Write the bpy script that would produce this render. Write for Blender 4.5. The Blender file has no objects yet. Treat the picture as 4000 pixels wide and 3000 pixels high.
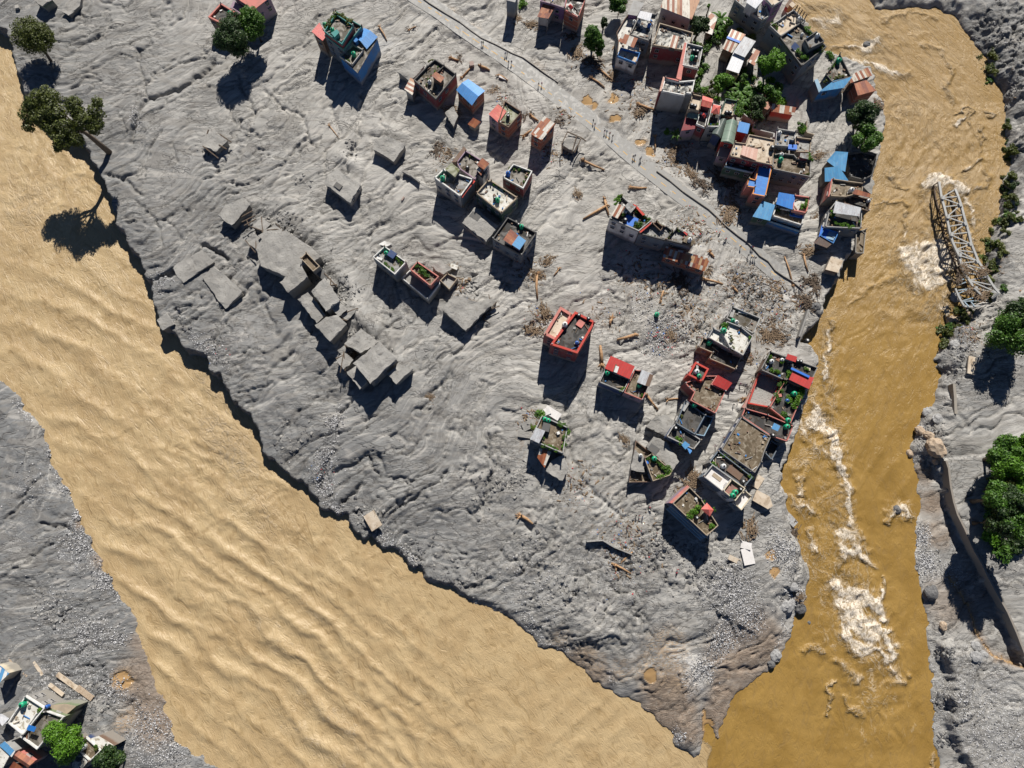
import bpy, bmesh, math, random
import numpy as np
from mathutils import Vector, Matrix, Quaternion
random.seed(7); RNG = np.random.default_rng(11)
SC = bpy.context.scene; COL = SC.collection
R = math.radians
# ---------------------------------------------------------------- camera
H = 230.0; FPX = 2800.0; PITCH = R(12.1)
cam_d = bpy.data.cameras.new('camera'); cam = bpy.data.objects.new('camera', cam_d); COL.objects.link(cam)
cam.location = (0, 0, H); cam.rotation_euler = (PITCH, 0, 0)
cam_d.sensor_width = 36; cam_d.lens = 36 * FPX / 4000; cam_d.clip_start = 1; cam_d.clip_end = 9000
SC.camera = cam
# ---------------------------------------------------------------- light
SUN_EL = R(39.5); SUN_AZ = math.atan2(0.14, 1.0)
W = bpy.data.worlds.new('World'); SC.world = W; W.use_nodes = True
nt = W.node_tree; sky = nt.nodes.new('ShaderNodeTexSky'); sky.sky_type = 'NISHITA'; sky.sun_disc = False
sky.sun_elevation = SUN_EL; sky.sun_rotation = SUN_AZ; sky.altitude = 4200; sky.air_density = .75; sky.dust_density = .15; sky.ozone_density = 2.5
bg = nt.nodes['Background']; bg.inputs['Strength'].default_value = 0.05
nt.links.new(sky.outputs[0], bg.inputs[0])
sd = bpy.data.lights.new('sun', 'SUN'); sd.energy = 5.0; sd.angle = R(0.5); sd.color = (1.0, 0.945, 0.86)
so = bpy.data.objects.new('sun', sd); COL.objects.link(so)
sv = Vector((math.sin(SUN_AZ) * math.cos(SUN_EL), math.cos(SUN_AZ) * math.cos(SUN_EL), math.sin(SUN_EL)))
so.rotation_euler = sv.to_track_quat('Z', 'Y').to_euler(); so.location = (0, 0, 300)
SC.view_settings.view_transform = 'Standard'; SC.view_settings.look = 'None'
SC.view_settings.gamma = 1; SC.view_settings.exposure = 0.46
# ---------------------------------------------------------------- map coordinates
ct, st = math.cos(PITCH), math.sin(PITCH)
def U(px, py, z=0.0):
    "survey mark on the photo map -> world x, y at height z"
    a = (px - 2000) / FPX; b = -(py - 1500) / FPX
    dx, dy, dz = a, b * ct + st, b * st - ct
    t = (z - H) / dz
    return (dx * t, dy * t)
def K(x0, y0, s):
    return lambda *p: [(x0 + p[i] / s, y0 + p[i + 1] / s) for i in range(0, len(p), 2)]
S5, S3, S2 = 5.53, 3.1725, 2.212
T1, T2, T3, T4, T5, T6 = K(2300,0,S5), K(2700,0,S5), K(3000,0,S5), K(2550,250,S5), K(2600,450,S5), K(2850,350,S5)
T7, T8, M1, M2, M3, M4 = K(2800,600,S3), K(3100,550,S3), K(3100,800,S3), K(2600,1150,S3), K(2850,1300,S3), K(2550,1400,S3)
M5, M6, M7, M8 = K(2750,1600,S3), K(2400,1650,S3), K(2600,1800,S3), K(2000,1550,S3)
L1, L2, L3, L4, L5, L6, L7, L8 = K(1200,0,S3), K(1550,200,S3), K(1680,550,S3), K(1750,750,S3), K(0,2600,2.38), K(780,0,S3), K(1850,0,2.54), K(2300,1320,S3)
P1 = K(2350,750,4.74)
C00, C10, C20, C30 = K(0,0,S2), K(1000,0,S2), K(2000,0,S2), K(3000,0,S2)
C01, C11, C21, C31 = K(0,750,S2), K(1000,750,S2), K(2000,750,S2), K(3000,750,S2)
C02, C12, C22, C32 = K(0,1500,S2), K(1000,1500,S2), K(2000,1500,S2), K(3000,1500,S2)
C03, C13, C23, C33 = K(0,2250,S2), K(1000,2250,S2), K(2000,2250,S2), K(3000,2250,S2)
PX = K(0,0,1)
# ---------------------------------------------------------------- numpy noise
def vnoise(x, y, seed=0):
    xi = np.floor(x).astype(np.int64); yi = np.floor(y).astype(np.int64)
    fx = x - xi; fy = y - yi
    fx = fx*fx*fx*(fx*(fx*6-15)+10); fy = fy*fy*fy*(fy*(fy*6-15)+10)
    def h(a, b):
        v = (a*374761393 + b*668265263 + seed*144269504) & 0xffffffff
        v = ((v ^ (v >> 13)) * 1274126177) & 0xffffffff
        return ((v ^ (v >> 16)) & 0xffffff) / float(0xffffff)
    return (h(xi,yi)*(1-fx)+h(xi+1,yi)*fx)*(1-fy) + (h(xi,yi+1)*(1-fx)+h(xi+1,yi+1)*fx)*fy
def fbm(x, y, seed=0, o=4, g=0.5):
    r = 0; a = 1; t = 0
    for i in range(o):
        r = r + a*vnoise(x*(2**i)+i*17.3, y*(2**i)-i*9.1, seed+i); t += a; a *= g
    return r/t
def sst(a, b, x):
    t = np.clip((x-a)/(b-a), 0, 1); return t*t*(3-2*t)
def seg_dist(X, Y, pts, ws=None, closed=False):
    n = len(pts); best = np.full(X.shape, 1e9); bw = np.zeros(X.shape)
    for i in range(n if closed else n-1):
        ax, ay = pts[i]; bx, by = pts[(i+1) % n]
        dx, dy = bx-ax, by-ay; L = dx*dx+dy*dy+1e-9
        t = np.clip(((X-ax)*dx+(Y-ay)*dy)/L, 0, 1)
        d = (X-ax-t*dx)**2+(Y-ay-t*dy)**2
        m = d < best
        best = np.where(m, d, best)
        if ws is not None: bw = np.where(m, ws[i]*(1-t)+ws[(i+1)%n]*t, bw)
    return np.sqrt(best), bw
def inside(X, Y, pts):
    r = np.zeros(X.shape, bool); n = len(pts)
    for i in range(n):
        x1, y1 = pts[i]; x2, y2 = pts[(i+1) % n]
        if y1 == y2: continue
        c = ((y1 > Y) != (y2 > Y)) & (X < (x2-x1)*(Y-y1)/(y2-y1)+x1)
        r ^= c
    return r
# ---------------------------------------------------------------- scene graph helpers
def tag(o, label, cat, group=None, kind=None):
    if label: o['label'] = label
    if cat: o['category'] = cat
    if group: o['group'] = group
    if kind: o['kind'] = kind
    return o
ORG = {}
def thing(name, label, cat, loc, group=None):
    o = bpy.data.objects.new(name, None); COL.objects.link(o); o.location = loc; o.empty_display_size = 0.5
    ORG[o.name] = tuple(loc); return tag(o, label, cat, group)
def mesh_obj(name, verts, faces, mat, parent=None, uv=None, smooth=False, mats=None, midx=None):
    "verts are world coordinates"
    off = ORG.get(parent.name, (0,0,0)) if parent else (0,0,0)
    me = bpy.data.meshes.new(name)
    me.from_pydata([(v[0]-off[0], v[1]-off[1], v[2]-off[2]) for v in verts], [], faces)
    for m in (mats or [mat]): me.materials.append(m)
    if midx: me.polygons.foreach_set('material_index', midx)
    if uv:
        l = me.uv_layers.new(name='UVMap'); k = 0
        for f in uv:
            for q in f: l.data[k].uv = q; k += 1
    if smooth: me.polygons.foreach_set('use_smooth', [True]*len(me.polygons))
    me.update()
    o = bpy.data.objects.new(name, me); COL.objects.link(o)
    if parent: o.parent = parent; ORG[o.name] = off
    return o
def fast_mesh(name, V, F, mat):
    "numpy: V (n,3), F (m,4) or (m,3)"
    me = bpy.data.meshes.new(name); k = F.shape[1]
    me.vertices.add(len(V)); me.vertices.foreach_set('co', V.astype(np.float32).ravel())
    me.loops.add(F.size); me.loops.foreach_set('vertex_index', F.astype(np.int32).ravel())
    me.polygons.add(len(F)); me.polygons.foreach_set('loop_start', (np.arange(len(F))*k).astype(np.int32))
    me.polygons.foreach_set('loop_total', np.full(len(F), k, np.int32))
    me.materials.append(mat); me.update(calc_edges=True); return me
def copy_tree(src, parent=None):
    c = src.copy(); COL.objects.link(c); c.parent = parent
    for ch in list(src.children): copy_tree(ch, c)
    return c
def box_vf(cx, cy, cz, sx, sy, sz, rz=0, rx=0, ry=0):
    M = Matrix.Translation((cx,cy,cz)) @ Matrix.Rotation(rz,4,'Z') @ Matrix.Rotation(ry,4,'Y') @ Matrix.Rotation(rx,4,'X')
    v = [M @ Vector((x*sx/2, y*sy/2, z*sz/2)) for x in (-1,1) for y in (-1,1) for z in (-1,1)]
    f = [(0,1,3,2),(4,6,7,5),(0,4,5,1),(2,3,7,6),(0,2,6,4),(1,5,7,3)]
    return [tuple(a) for a in v], f
def bar_vf(a, b, w, h=None):
    a = Vector(a); b = Vector(b); d = (b-a); L = d.length
    q = d.to_track_quat('X', 'Z'); M = Matrix.Translation((a+b)/2) @ q.to_matrix().to_4x4(); h = h or w
    v = [tuple(M @ Vector((x*L/2, y*w/2, z*h/2))) for x in (-1,1) for y in (-1,1) for z in (-1,1)]
    return v, [(0,1,3,2),(4,6,7,5),(0,4,5,1),(2,3,7,6),(0,2,6,4),(1,5,7,3)]
def tube_vf(path, radii, n=7):
    vs = []; fs = []
    for i, p in enumerate(path):
        p = Vector(p); d = (Vector(path[min(i+1,len(path)-1)])-Vector(path[max(i-1,0)])).normalized()
        q = d.to_track_quat('Z', 'X')
        for k in range(n):
            a = 2*math.pi*k/n; vs.append(tuple(p + q @ Vector((math.cos(a)*radii[i], math.sin(a)*radii[i], 0))))
    for i in range(len(path)-1):
        for k in range(n):
            a = i*n+k; b = i*n+(k+1)%n; fs.append((a, b, b+n, a+n))
    fs.append(tuple(range(n))[::-1]); fs.append(tuple(range((len(path)-1)*n, len(path)*n)))
    return vs, fs
class MB:
    def __init__(s): s.v = []; s.f = []
    def add(s, vf):
        n = len(s.v); s.v += list(vf[0]); s.f += [tuple(i+n for i in f) for f in vf[1]]; return s
    def build(s, name, mat, parent=None, **k): return mesh_obj(name, s.v, s.f, mat, parent, **k)
# ---------------------------------------------------------------- materials
def newmat(name):
    m = bpy.data.materials.new(name); m.use_nodes = True
    return m, m.node_tree, m.node_tree.nodes['Principled BSDF']
def N(nt, t, **kw):
    n = nt.nodes.new(t)
    for k, v in kw.items(): setattr(n, k, v)
    return n
def lk(nt, a, b): nt.links.new(a, b)
def noise(nt, vec, scale, detail=4, rough=0.55, dist=0.0):
    n = N(nt, 'ShaderNodeTexNoise'); n.inputs['Scale'].default_value = scale; n.inputs['Detail'].default_value = detail
    n.inputs['Roughness'].default_value = rough; n.inputs['Distortion'].default_value = dist
    lk(nt, vec, n.inputs['Vector']); return n.outputs['Fac']
def rng(nt, x, a, b, c=0.0, d=1.0, smooth=True):
    n = N(nt, 'ShaderNodeMapRange'); n.interpolation_type = 'SMOOTHSTEP' if smooth else 'LINEAR'
    lk(nt, x, n.inputs[0]); n.inputs[1].default_value = a; n.inputs[2].default_value = b
    n.inputs[3].default_value = c; n.inputs[4].default_value = d; return n.outputs[0]
def mth(nt, op, a, b=None):
    n = N(nt, 'ShaderNodeMath', operation=op)
    for i, q in enumerate((a, b)):
        if q is None: continue
        if isinstance(q, (int, float)): n.inputs[i].default_value = q
        else: lk(nt, q, n.inputs[i])
    return n.outputs[0]
def mix(nt, f, a, b, mode='MIX'):
    n = N(nt, 'ShaderNodeMixRGB', blend_type=mode)
    for i, q in zip((0,1,2), (f,a,b)):
        if isinstance(q, (int, float)): n.inputs[i].default_value = q
        elif isinstance(q, tuple): n.inputs[i].default_value = (*q, 1)
        else: lk(nt, q, n.inputs[i])
    return n.outputs[0]
def pos(nt): return N(nt, 'ShaderNodeNewGeometry').outputs['Position']
def bump(nt, h, strength, dist, bsdf, prev=None):
    b = N(nt, 'ShaderNodeBump'); b.inputs['Strength'].default_value = strength; b.inputs['Distance'].default_value = dist
    lk(nt, h, b.inputs['Height'])
    if prev is not None: lk(nt, prev, b.inputs['Normal'])
    if bsdf: lk(nt, b.outputs[0], bsdf.inputs['Normal'])
    return b.outputs[0]
MATS = {}
def paint(key, col, dirt=0.35, dcol=(0.16,0.14,0.12), rough=0.8, sc=0.5, zdirt=True):
    m, nt, b = newmat('paint_'+key); p = pos(nt)
    mp = N(nt, 'ShaderNodeMapping'); mp.inputs['Scale'].default_value = (1,1,0.35); lk(nt, p, mp.inputs[0])
    n1 = noise(nt, mp.outputs[0], sc, 5, 0.65); n2 = noise(nt, p, 3.0, 4, 0.6)
    f = mth(nt, 'MULTIPLY', rng(nt, n1, 0.42, 0.68), dirt)
    c = mix(nt, f, col, dcol)
    c = mix(nt, rng(nt, n2, 0.35, 0.75, 0, 0.22), c, tuple(x*0.55 for x in col))
    if zdirt:   # flood mud splashed up the foot of the walls
        sx = N(nt, 'ShaderNodeSeparateXYZ'); lk(nt, p, sx.inputs[0])
        z = mth(nt, 'ADD', sx.outputs['Z'], mth(nt, 'MULTIPLY', n1, -2.5))
        c = mix(nt, rng(nt, z, 1.6, -0.2, 0, 0.8), c, (0.25,0.235,0.21))
    lk(nt, c, b.inputs['Base Color']); b.inputs['Roughness'].default_value = rough
    bump(nt, n2, 0.25, 0.05, b); MATS[key] = m; return m
def floor_mat(key, c1, c2, c3, wet=0.3, sc=0.22):
    m, nt, b = newmat('roof_floor_'+key); p = pos(nt)
    n1 = noise(nt, p, sc, 4, 0.6, 1.6); n2 = noise(nt, p, sc*3.1, 5, 0.65, 0.8); n3 = noise(nt, p, 5, 3)
    c = mix(nt, rng(nt, n1, 0.44, 0.56), c1, c2)
    c = mix(nt, rng(nt, n2, 0.52, 0.62), c, c3)
    c = mix(nt, rng(nt, n3, 0.3, 0.8, 0, 0.35), c, tuple(x*0.5 for x in c1))
    lk(nt, c, b.inputs['Base Color'])
    lk(nt, rng(nt, n1, 0.46, 0.6, 0.9, 0.9-wet), b.inputs['Roughness'])
    bump(nt, n3, 0.3, 0.05, b); MATS[key] = m; return m
def tin(key, cols, stain=(0.17,0.05,0.02), sf=0.5, cw=0.85, rl=2.6, rough=0.5, metal=0.0):
    "corrugated sheets laid out in UV metres; cols: equally likely sheet colours"
    m, nt, b = newmat('tin_'+key); tc = N(nt, 'ShaderNodeUVMap'); sx = N(nt, 'ShaderNodeSeparateXYZ'); lk(nt, tc.outputs[0], sx.inputs[0])
    cu = mth(nt, 'FLOOR', mth(nt, 'DIVIDE', sx.outputs[0], cw)); cv = mth(nt, 'FLOOR', mth(nt, 'DIVIDE', sx.outputs[1], rl))
    cb = N(nt, 'ShaderNodeCombineXYZ'); lk(nt, cu, cb.inputs[0]); lk(nt, cv, cb.inputs[1])
    wn = N(nt, 'ShaderNodeTexWhiteNoise', noise_dimensions='3D'); lk(nt, cb.outputs[0], wn.inputs[0])
    cr = N(nt, 'ShaderNodeValToRGB'); cr.color_ramp.interpolation = 'CONSTANT'
    els = cr.color_ramp.elements
    while len(els) < len(cols): els.new(0.5)
    for i, c in enumerate(cols): els[i].position = i/len(cols); els[i].color = (*c, 1)
    lk(nt, wn.outputs[0], cr.inputs[0])
    mp = N(nt, 'ShaderNodeMapping'); mp.inputs['Scale'].default_value = (2.2,0.5,1); lk(nt, tc.outputs[0], mp.inputs[0])
    n = noise(nt, mp.outputs[0], 0.9, 5, 0.65); n2 = noise(nt, pos(nt), 2.5, 4, .6)
    c = mix(nt, rng(nt, n, 0.5, 0.66, 0, sf), cr.outputs[0], stain)
    c = mix(nt, rng(nt, n2, 0.4, 0.8, 0, 0.3), c, (0.2,0.18,0.16))
    wv = mth(nt, 'SINE', mth(nt, 'MULTIPLY', sx.outputs[0], 2*math.pi/0.28))
    fr = mth(nt, 'FRACT', mth(nt, 'DIVIDE', sx.outputs[0], cw)); seam = rng(nt, fr, 0.0, 0.09, 0.55, 0.0)
    c = mix(nt, seam, c, (0.06,0.05,0.05))
    lk(nt, c, b.inputs['Base Color']); b.inputs['Roughness'].default_value = rough; b.inputs['Metallic'].default_value = metal
    bump(nt, wv, 0.5, 0.03, b); MATS[key] = m; return m
for k, c, d in [('white',(.70,.70,.68),.5),('cream',(.62,.55,.42),.35),('tan',(.37,.30,.22),.4),('grey',(.24,.235,.225),.4),('lgrey',(.38,.38,.375),.35),
                ('dark',(.10,.10,.10),.4),('brown',(.16,.10,.07),.4),('maroon',(.22,.035,.045),.45),('red',(.50,.05,.035),.4),('pink',(.55,.19,.16),.45),
                ('purple',(.22,.11,.25),.3),('blue',(.03,.19,.50),.35),('bluegrey',(.15,.19,.235),.4),('teal',(.05,.25,.24),.4),('olive',(.17,.22,.12),.35),
                ('orange',(.70,.28,.07),.2),('mauve',(.32,.23,.30),.3),('darkblue',(.03,.06,.16),.2),('green',(.04,.09,.065),.3),('lblue',(.26,.40,.52),.25)]:
    paint(k, c, d)
def brick():
    m, nt, b = newmat('brick'); p = pos(nt); n = noise(nt, p, 1.2, 5, .6); sx = N(nt,'ShaderNodeSeparateXYZ'); lk(nt,p,sx.inputs[0])
    fl = mth(nt,'FRACT',mth(nt,'DIVIDE',sx.outputs[2],2.9)); line = rng(nt, fl, 0.06, 0.1, 1, 0)
    rows = mth(nt,'FRACT',mth(nt,'DIVIDE',sx.outputs[2],0.3)); rw = rng(nt, rows, 0.0, 0.2, .5, 0)
    c = mix(nt, rng(nt,n,.35,.7), (.33,.10,.06), (.20,.07,.045)); c = mix(nt, rw, c, (.25,.2,.17)); c = mix(nt, line, c, (.33,.3,.27))
    c = mix(nt, rng(nt, mth(nt,'ADD',sx.outputs[2],mth(nt,'MULTIPLY',n,-2)), 1.2,-.3,0,.85), c, (.26,.24,.215))
    lk(nt,c,b.inputs['Base Color']); b.inputs['Roughness'].default_value=.9; MATS['brick']=m
brick()
floor_mat('f_dirty', (.11,.10,.085),(.22,.20,.175),(.06,.045,.022))
floor_mat('f_dark', (.045,.045,.045),(.09,.085,.08),(.04,.03,.018), wet=.5)
floor_mat('f_brown', (.10,.075,.045),(.17,.13,.085),(.30,.26,.2), wet=.4)
floor_mat('f_grey', (.22,.22,.22),(.33,.33,.32),(.13,.10,.065))
floor_mat('f_white', (.55,.54,.50),(.68,.67,.63),(.32,.28,.21), wet=.1)
floor_mat('f_patch', (.06,.065,.07),(.55,.54,.50),(.22,.2,.17), wet=.2, sc=.3)
floor_mat('f_tan', (.52,.43,.33),(.60,.52,.42),(.36,.28,.20), wet=.1, sc=.15)
floor_mat('f_moss', (.20,.21,.14),(.33,.34,.26),(.12,.13,.04), wet=.2)
floor_mat('f_pink', (.35,.17,.14),(.28,.13,.11),(.20,.13,.11), wet=.2)
floor_mat('f_clean', (.66,.64,.63),(.70,.68,.67),(.62,.60,.58), wet=.1, sc=.1)
tin('rust', [(.34,.11,.045),(.25,.07,.03),(.40,.16,.07),(.20,.055,.03)], sf=.5)
tin('rustwhite', [(.34,.11,.045),(.55,.52,.46),(.25,.07,.03),(.62,.60,.55)], sf=.55)
tin('silver', [(.50,.52,.55),(.55,.57,.60),(.45,.47,.50)], sf=.45)
tin('silverwhite', [(.72,.73,.76),(.66,.68,.72)], sf=.08)
tin('bluetin', [(.012,.17,.56),(.02,.20,.60)], sf=.08, stain=(.2,.25,.3))
tin('bluepale', [(.07,.29,.54),(.055,.25,.50)], sf=.15, stain=(.3,.32,.33))
tin('bluesky', [(.09,.30,.68),(.08,.28,.65)], sf=.05, stain=(.3,.4,.5))
tin('redtin', [(.55,.05,.045),(.50,.045,.04)], sf=.08, stain=(.3,.04,.03))
tin('redpale', [(.60,.12,.10),(.66,.17,.13)], sf=.2, stain=(.5,.35,.1))
tin('bluestripe', [(.10,.32,.60),(.75,.76,.75)], sf=.05, cw=1.0, rl=50)
tin('patchwork', [(.34,.11,.045),(.5,.5,.45),(.22,.06,.03),(.42,.18,.08),(.28,.38,.42),(.18,.05,.035),(.55,.36,.2)], sf=.4, rl=2.2)
tin('ruststripe', [(.30,.10,.05),(.62,.57,.48),(.45,.24,.13),(.66,.62,.54)], sf=.6, cw=.9, rl=60)
tin('greentin', [(.16,.24,.19),(.20,.28,.22)], sf=.2, stain=(.4,.42,.38), cw=3, rl=60)
tin('greendark', [(.07,.10,.09),(.08,.11,.10)], sf=.2, stain=(.2,.2,.18), cw=3, rl=60)
tin('pinktin', [(.60,.36,.28),(.66,.44,.36)], sf=.1, cw=.45, rl=60)
tin('browntin', [(.10,.07,.06),(.12,.08,.06)], sf=.3)
def flat(key, col, rough=.5, metal=0., spec=.5):
    m, nt, b = newmat(key); b.inputs['Base Color'].default_value = (*col,1); b.inputs['Roughness'].default_value = rough
    b.inputs['Metallic'].default_value = metal; p = pos(nt); n = noise(nt, p, 6, 3)
    lk(nt, mix(nt, rng(nt,n,.3,.8,0,.3), col, tuple(x*.6 for x in col)), b.inputs['Base Color']); MATS[key]=m; return m
flat('glass_dark',(.015,.02,.028),.2); flat('frame',(.35,.34,.33),.6)
flat('tank_green',(.01,.34,.17),.45); flat('tank_black',(.02,.02,.022),.5); flat('tank_white',(.62,.64,.64),.4); flat('tank_blue',(.02,.12,.45),.4)
flat('tarp_blue',(.03,.16,.60),.5); flat('steel',(.36,.365,.36),.55,.0); flat('steel_dark',(.08,.08,.085),.6); flat('yellow',(.62,.36,.06),.7)
flat('skin',(.22,.11,.07),.6); flat('hair',(.012,.01,.01),.6); flat('rubber',(.02,.02,.02),.7); flat('chrome',(.3,.3,.3),.3,.6)
def wood(key, c1, c2):
    m, nt, b = newmat(key); p = pos(nt); n = noise(nt, p, 2.5, 5, .6, 1.); lk(nt, mix(nt, rng(nt,n,.35,.65), c1, c2), b.inputs['Base Color'])
    b.inputs['Roughness'].default_value=.85; bump(nt, n, .5, .05, b); MATS[key]=m
wood('wood',(.26,.14,.07),(.45,.29,.16)); wood('wood_dark',(.06,.045,.033),(.14,.10,.07)); wood('wood_pile',(.12,.085,.055),(.27,.19,.12)); wood('bark',(.09,.065,.045),(.16,.12,.085))
def leafmat(key, c1, c2, c3):
    m, nt, b = newmat(key); p = pos(nt); n = noise(nt, p, .45, 3, .6); n2 = noise(nt, p, 2.2, 3)
    g = N(nt,'ShaderNodeNewGeometry'); 
    c = mix(nt, rng(nt,n,.35,.65), c1, c2); c = mix(nt, rng(nt, n2, .48,.7), c, c3)
    c = mix(nt, rng(nt, g.outputs['Random Per Island'],0,1,0,.5), c, tuple(x*.55 for x in c1))
    lk(nt, c, b.inputs['Base Color']); b.inputs['Roughness'].default_value=.55
    try: b.inputs['Subsurface Weight'].default_value = 0
    except Exception: pass
    tr = N(nt,'ShaderNodeBsdfTranslucent'); lk(nt,c,tr.inputs[0]); ms = N(nt,'ShaderNodeMixShader'); ms.inputs[0].default_value=.25
    out = nt.nodes['Material Output']; lk(nt,b.outputs[0],ms.inputs[1]); lk(nt,tr.outputs[0],ms.inputs[2]); lk(nt,ms.outputs[0],out.inputs[0]); MATS[key]=m
leafmat('leaf_dark',(.022,.055,.014),(.035,.085,.015),(.09,.14,.02))
leafmat('leaf_mid',(.04,.12,.012),(.08,.19,.015),(.16,.29,.025))
leafmat('leaf_bright',(.08,.20,.012),(.13,.30,.018),(.19,.38,.025))
leafmat('leaf_olive',(.055,.075,.014),(.10,.125,.018),(.18,.21,.028))
leafmat('leaf_yellow',(.09,.12,.02),(.16,.19,.03),(.25,.26,.04))
# ================================================================ the land and the rivers
ZW = -5.0
def shore(rows):
    "rows (px, py, w): steep banks are surveyed at their top edge, beaches at the waterline"
    P = []; Wd = []
    for x, y, w in rows:
        P.append(U(x, y, 0.0 if w < 3 else ZW)); Wd.append(w)
    return P, Wd
c = 1.1
pen = [(-300,40,c),(-60,75,c),(20,120,c),(40,195,c),(50,260,c),(88,350,c),(110,400,c),(190,470,c),(250,520,c),(325,560,c),(352,633,c),(384,669,c),(398,723,c),(416,764,c),
 (430,820,c),(452,881,c),(470,905,c),(484,931,c),(510,975,c),(538,1003,c),(552,1040,c),(560,1066,c),(592,1112,c),(594,1150,c),(597,1180,c),(606,1238,c),(640,1285,c),(669,1300,c),(700,1350,c),
 (723,1370,c),(770,1385,c),(800,1401,c),(808,1430,c),(814,1455,c),(859,1473,c),(880,1530,c),(904,1568,c),(940,1610,c),(963,1627,c),(1000,1685,c),(1006,1720,c),(1013,1753,c),(1050,1800,c),(1090,1835,c),
 (1130,1860,c),(1172,1898,c),(1200,1930,c),(1226,1966,c),(1270,1990,c),(1316,2024,c),(1348,2011,c),(1375,2079,c),(1400,2100,c),(1452,2110,c),(1490,2140,c),(1520,2146,c),(1579,2192,1.5),(1642,2241,1.5),
 (1705,2286,1.8),(1778,2318,1.8),(1836,2354,2),(1904,2363,2.5),(1960,2395,2.9),(2054,2453,3.5),(2108,2521,6),(2194,2544,8),(2271,2612,14),(2407,2702,20),(2497,2747,24),(2588,2824,26),(2625,2870,14),(2651,2919,10),
 (2700,2950,12),(2735,2940,16),(2748,2880,16),(2765,2800,20),(2790,2860,16),(2805,2890,14),(2836,2792,20),(2881,2702,26),(2949,2657,30),(3000,2625,28),(3059,2548,18),(3099,2440,14),(3108,2386,12),(3154,2340,8),(3149,2263,7),
 (3158,2232,6),(3127,2133,5),(3104,2087,5),(3072,1988,4),(3055,1900,3),(3060,1830,c),(3080,1790,c),(3105,1740,c),(3120,1700,c),(3140,1640,c),(3160,1560,c),(3180,1500,c),(3195,1440,c),(3199,1383,c),(3175,1345,c),(3140,1325,c),(3153,1288,c),
 (3199,1256,c),(3225,1200,c),(3245,1160,c),(3262,1107,c),(3285,1080,c),(3310,1003,c),(3345,976,c),(3370,886,c),(3398,795,c),(3415,723,c),(3430,642,c),(3450,583,c),(3465,452,c),(3452,384,c),(3440,344,c),(3407,253,c),
 (3294,217,c),(3226,190,c),(3217,150,c),(3149,81,c),(3108,32,c),(3080,-60,c)]
penP, penW = shore(pen); penP += [(500,900),(900,4000),(-4000,4000),(-4000,1200)]; penW += [3]*4
lef = [(-200,1400,6),(0,1470,6),(20,1500,6),(81,1554,6),(99,1604,6),(154,1649,6),(181,1726,6),(208,1816,6),(253,1884,6),(289,1952,6),(298,2002,7),(321,2065,10),(357,2124,12),(398,2200,12),(434,2286,12),(511,2386,14),
 (556,2499,16),(570,2589,20),(606,2680,22),(646,2747,22),(665,2851,12),(678,2892,6),(769,2955,6),(850,3005,6),(1000,3080,6),(1200,3400,6)]
lefP, lefW = shore(lef); lefP += [(-300,-4000),(-4000,-4000),(-4000,900)]; lefW += [6]*3
rig = [(3385,-300,8),(3398,0,8),(3425,25,7),(3452,41,7),(3520,32,7),(3655,27,7),(3732,59,7),(3759,99,8),(3805,163,9),(3859,244,8),(3862,300,5),(3904,330,4),(3931,407,4),(3936,497,4),(3931,588,4),(3950,640,4),(3940,678,4),(3922,723,4),
 (3909,840,4),(3870,930,4),(3854,944,4),(3859,1030,4),(3850,1085,5),(3815,1150,6),(3750,1245,6),(3692,1275,6),(3674,1347,5),(3651,1410,4),(3674,1455,4),(3655,1559,4),(3601,1636,6),(3565,1726,6),(3570,1794,5),(3588,1907,7),(3597,2006,7),
 (3579,2042,6),(3579,2133,6),(3588,2223,5),(3592,2295,5),(3619,2431,4),(3633,2566,4),(3646,2747,4),(3655,2928,4),(3664,3000,4),(3680,3400,4)]
rigP, rigW = shore(rig); rigP += [(170,-4000),(4500,-4000),(4500,4000),(1300,4000)]; rigW += [5]*4
def Z0(rows): return [U(x, y, 0) for x, y in rows]
wallR = [(3690,1800),(3700,1830),(3708,1900),(3720,1960),(3735,2010),(3765,2070),(3800,2150),(3830,2200),(3850,2245),(3880,2300),(3930,2390),(3965,2470),(4000,2560)]
upR = Z0([(3690,1800)]+wallR[1:]+[(4060,2680),(4300,2900)])+[(420,-60),(420,60)]
plat = Z0([(3705,2520),(3700,2580),(3722,2640),(3735,2700),(3722,2760),(3740,2800),(3730,2860),(3760,2900),(3770,2960),(3800,3000),(3810,3100),(4400,3100),(4400,2640),(4080,2640),(3900,2560)])
def axis(lo, hi, step):
    a = list(np.arange(lo, hi+step, step)); o = []; d = step*4; x = lo
    while x > -3800: x -= d; o.append(x); d *= 1.5
    o2 = []; d = step*4; x = a[-1]
    while x < 3800: x += d; o2.append(x); d *= 1.5
    return np.array(o[::-1]+a+o2)
def grid_mesh(name, X, Y, Z, mat, keep=None):
    ny, nx = X.shape; idx = np.arange(nx*ny).reshape(ny, nx)
    F = np.stack([idx[:-1,:-1], idx[:-1,1:], idx[1:,1:], idx[1:,:-1]], -1).reshape(-1,4)
    V = np.stack([X,Y,Z], -1).reshape(-1,3)
    if keep is not None:
        k = keep.ravel()[F].any(1); F = F[k]; used = np.zeros(len(V), bool); used[F.ravel()] = True
        mp = np.cumsum(used)-1; V = V[used]; F = mp[F]
    else: used = np.ones(len(V), bool)
    me = fast_mesh(name, V, F, mat); me.polygons.foreach_set('use_smooth', np.ones(len(F), bool))
    o = bpy.data.objects.new(name, me); COL.objects.link(o); return o, used
STEP = 0.42
ax = axis(-202, 202, STEP); ay = axis(-78, 212, STEP)
X, Y = np.meshgrid(ax, ay)
wx = (fbm(X/9, Y/9, 3, 3)-.5); wy = (fbm(X/9, Y/9, 5, 3)-.5)
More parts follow.
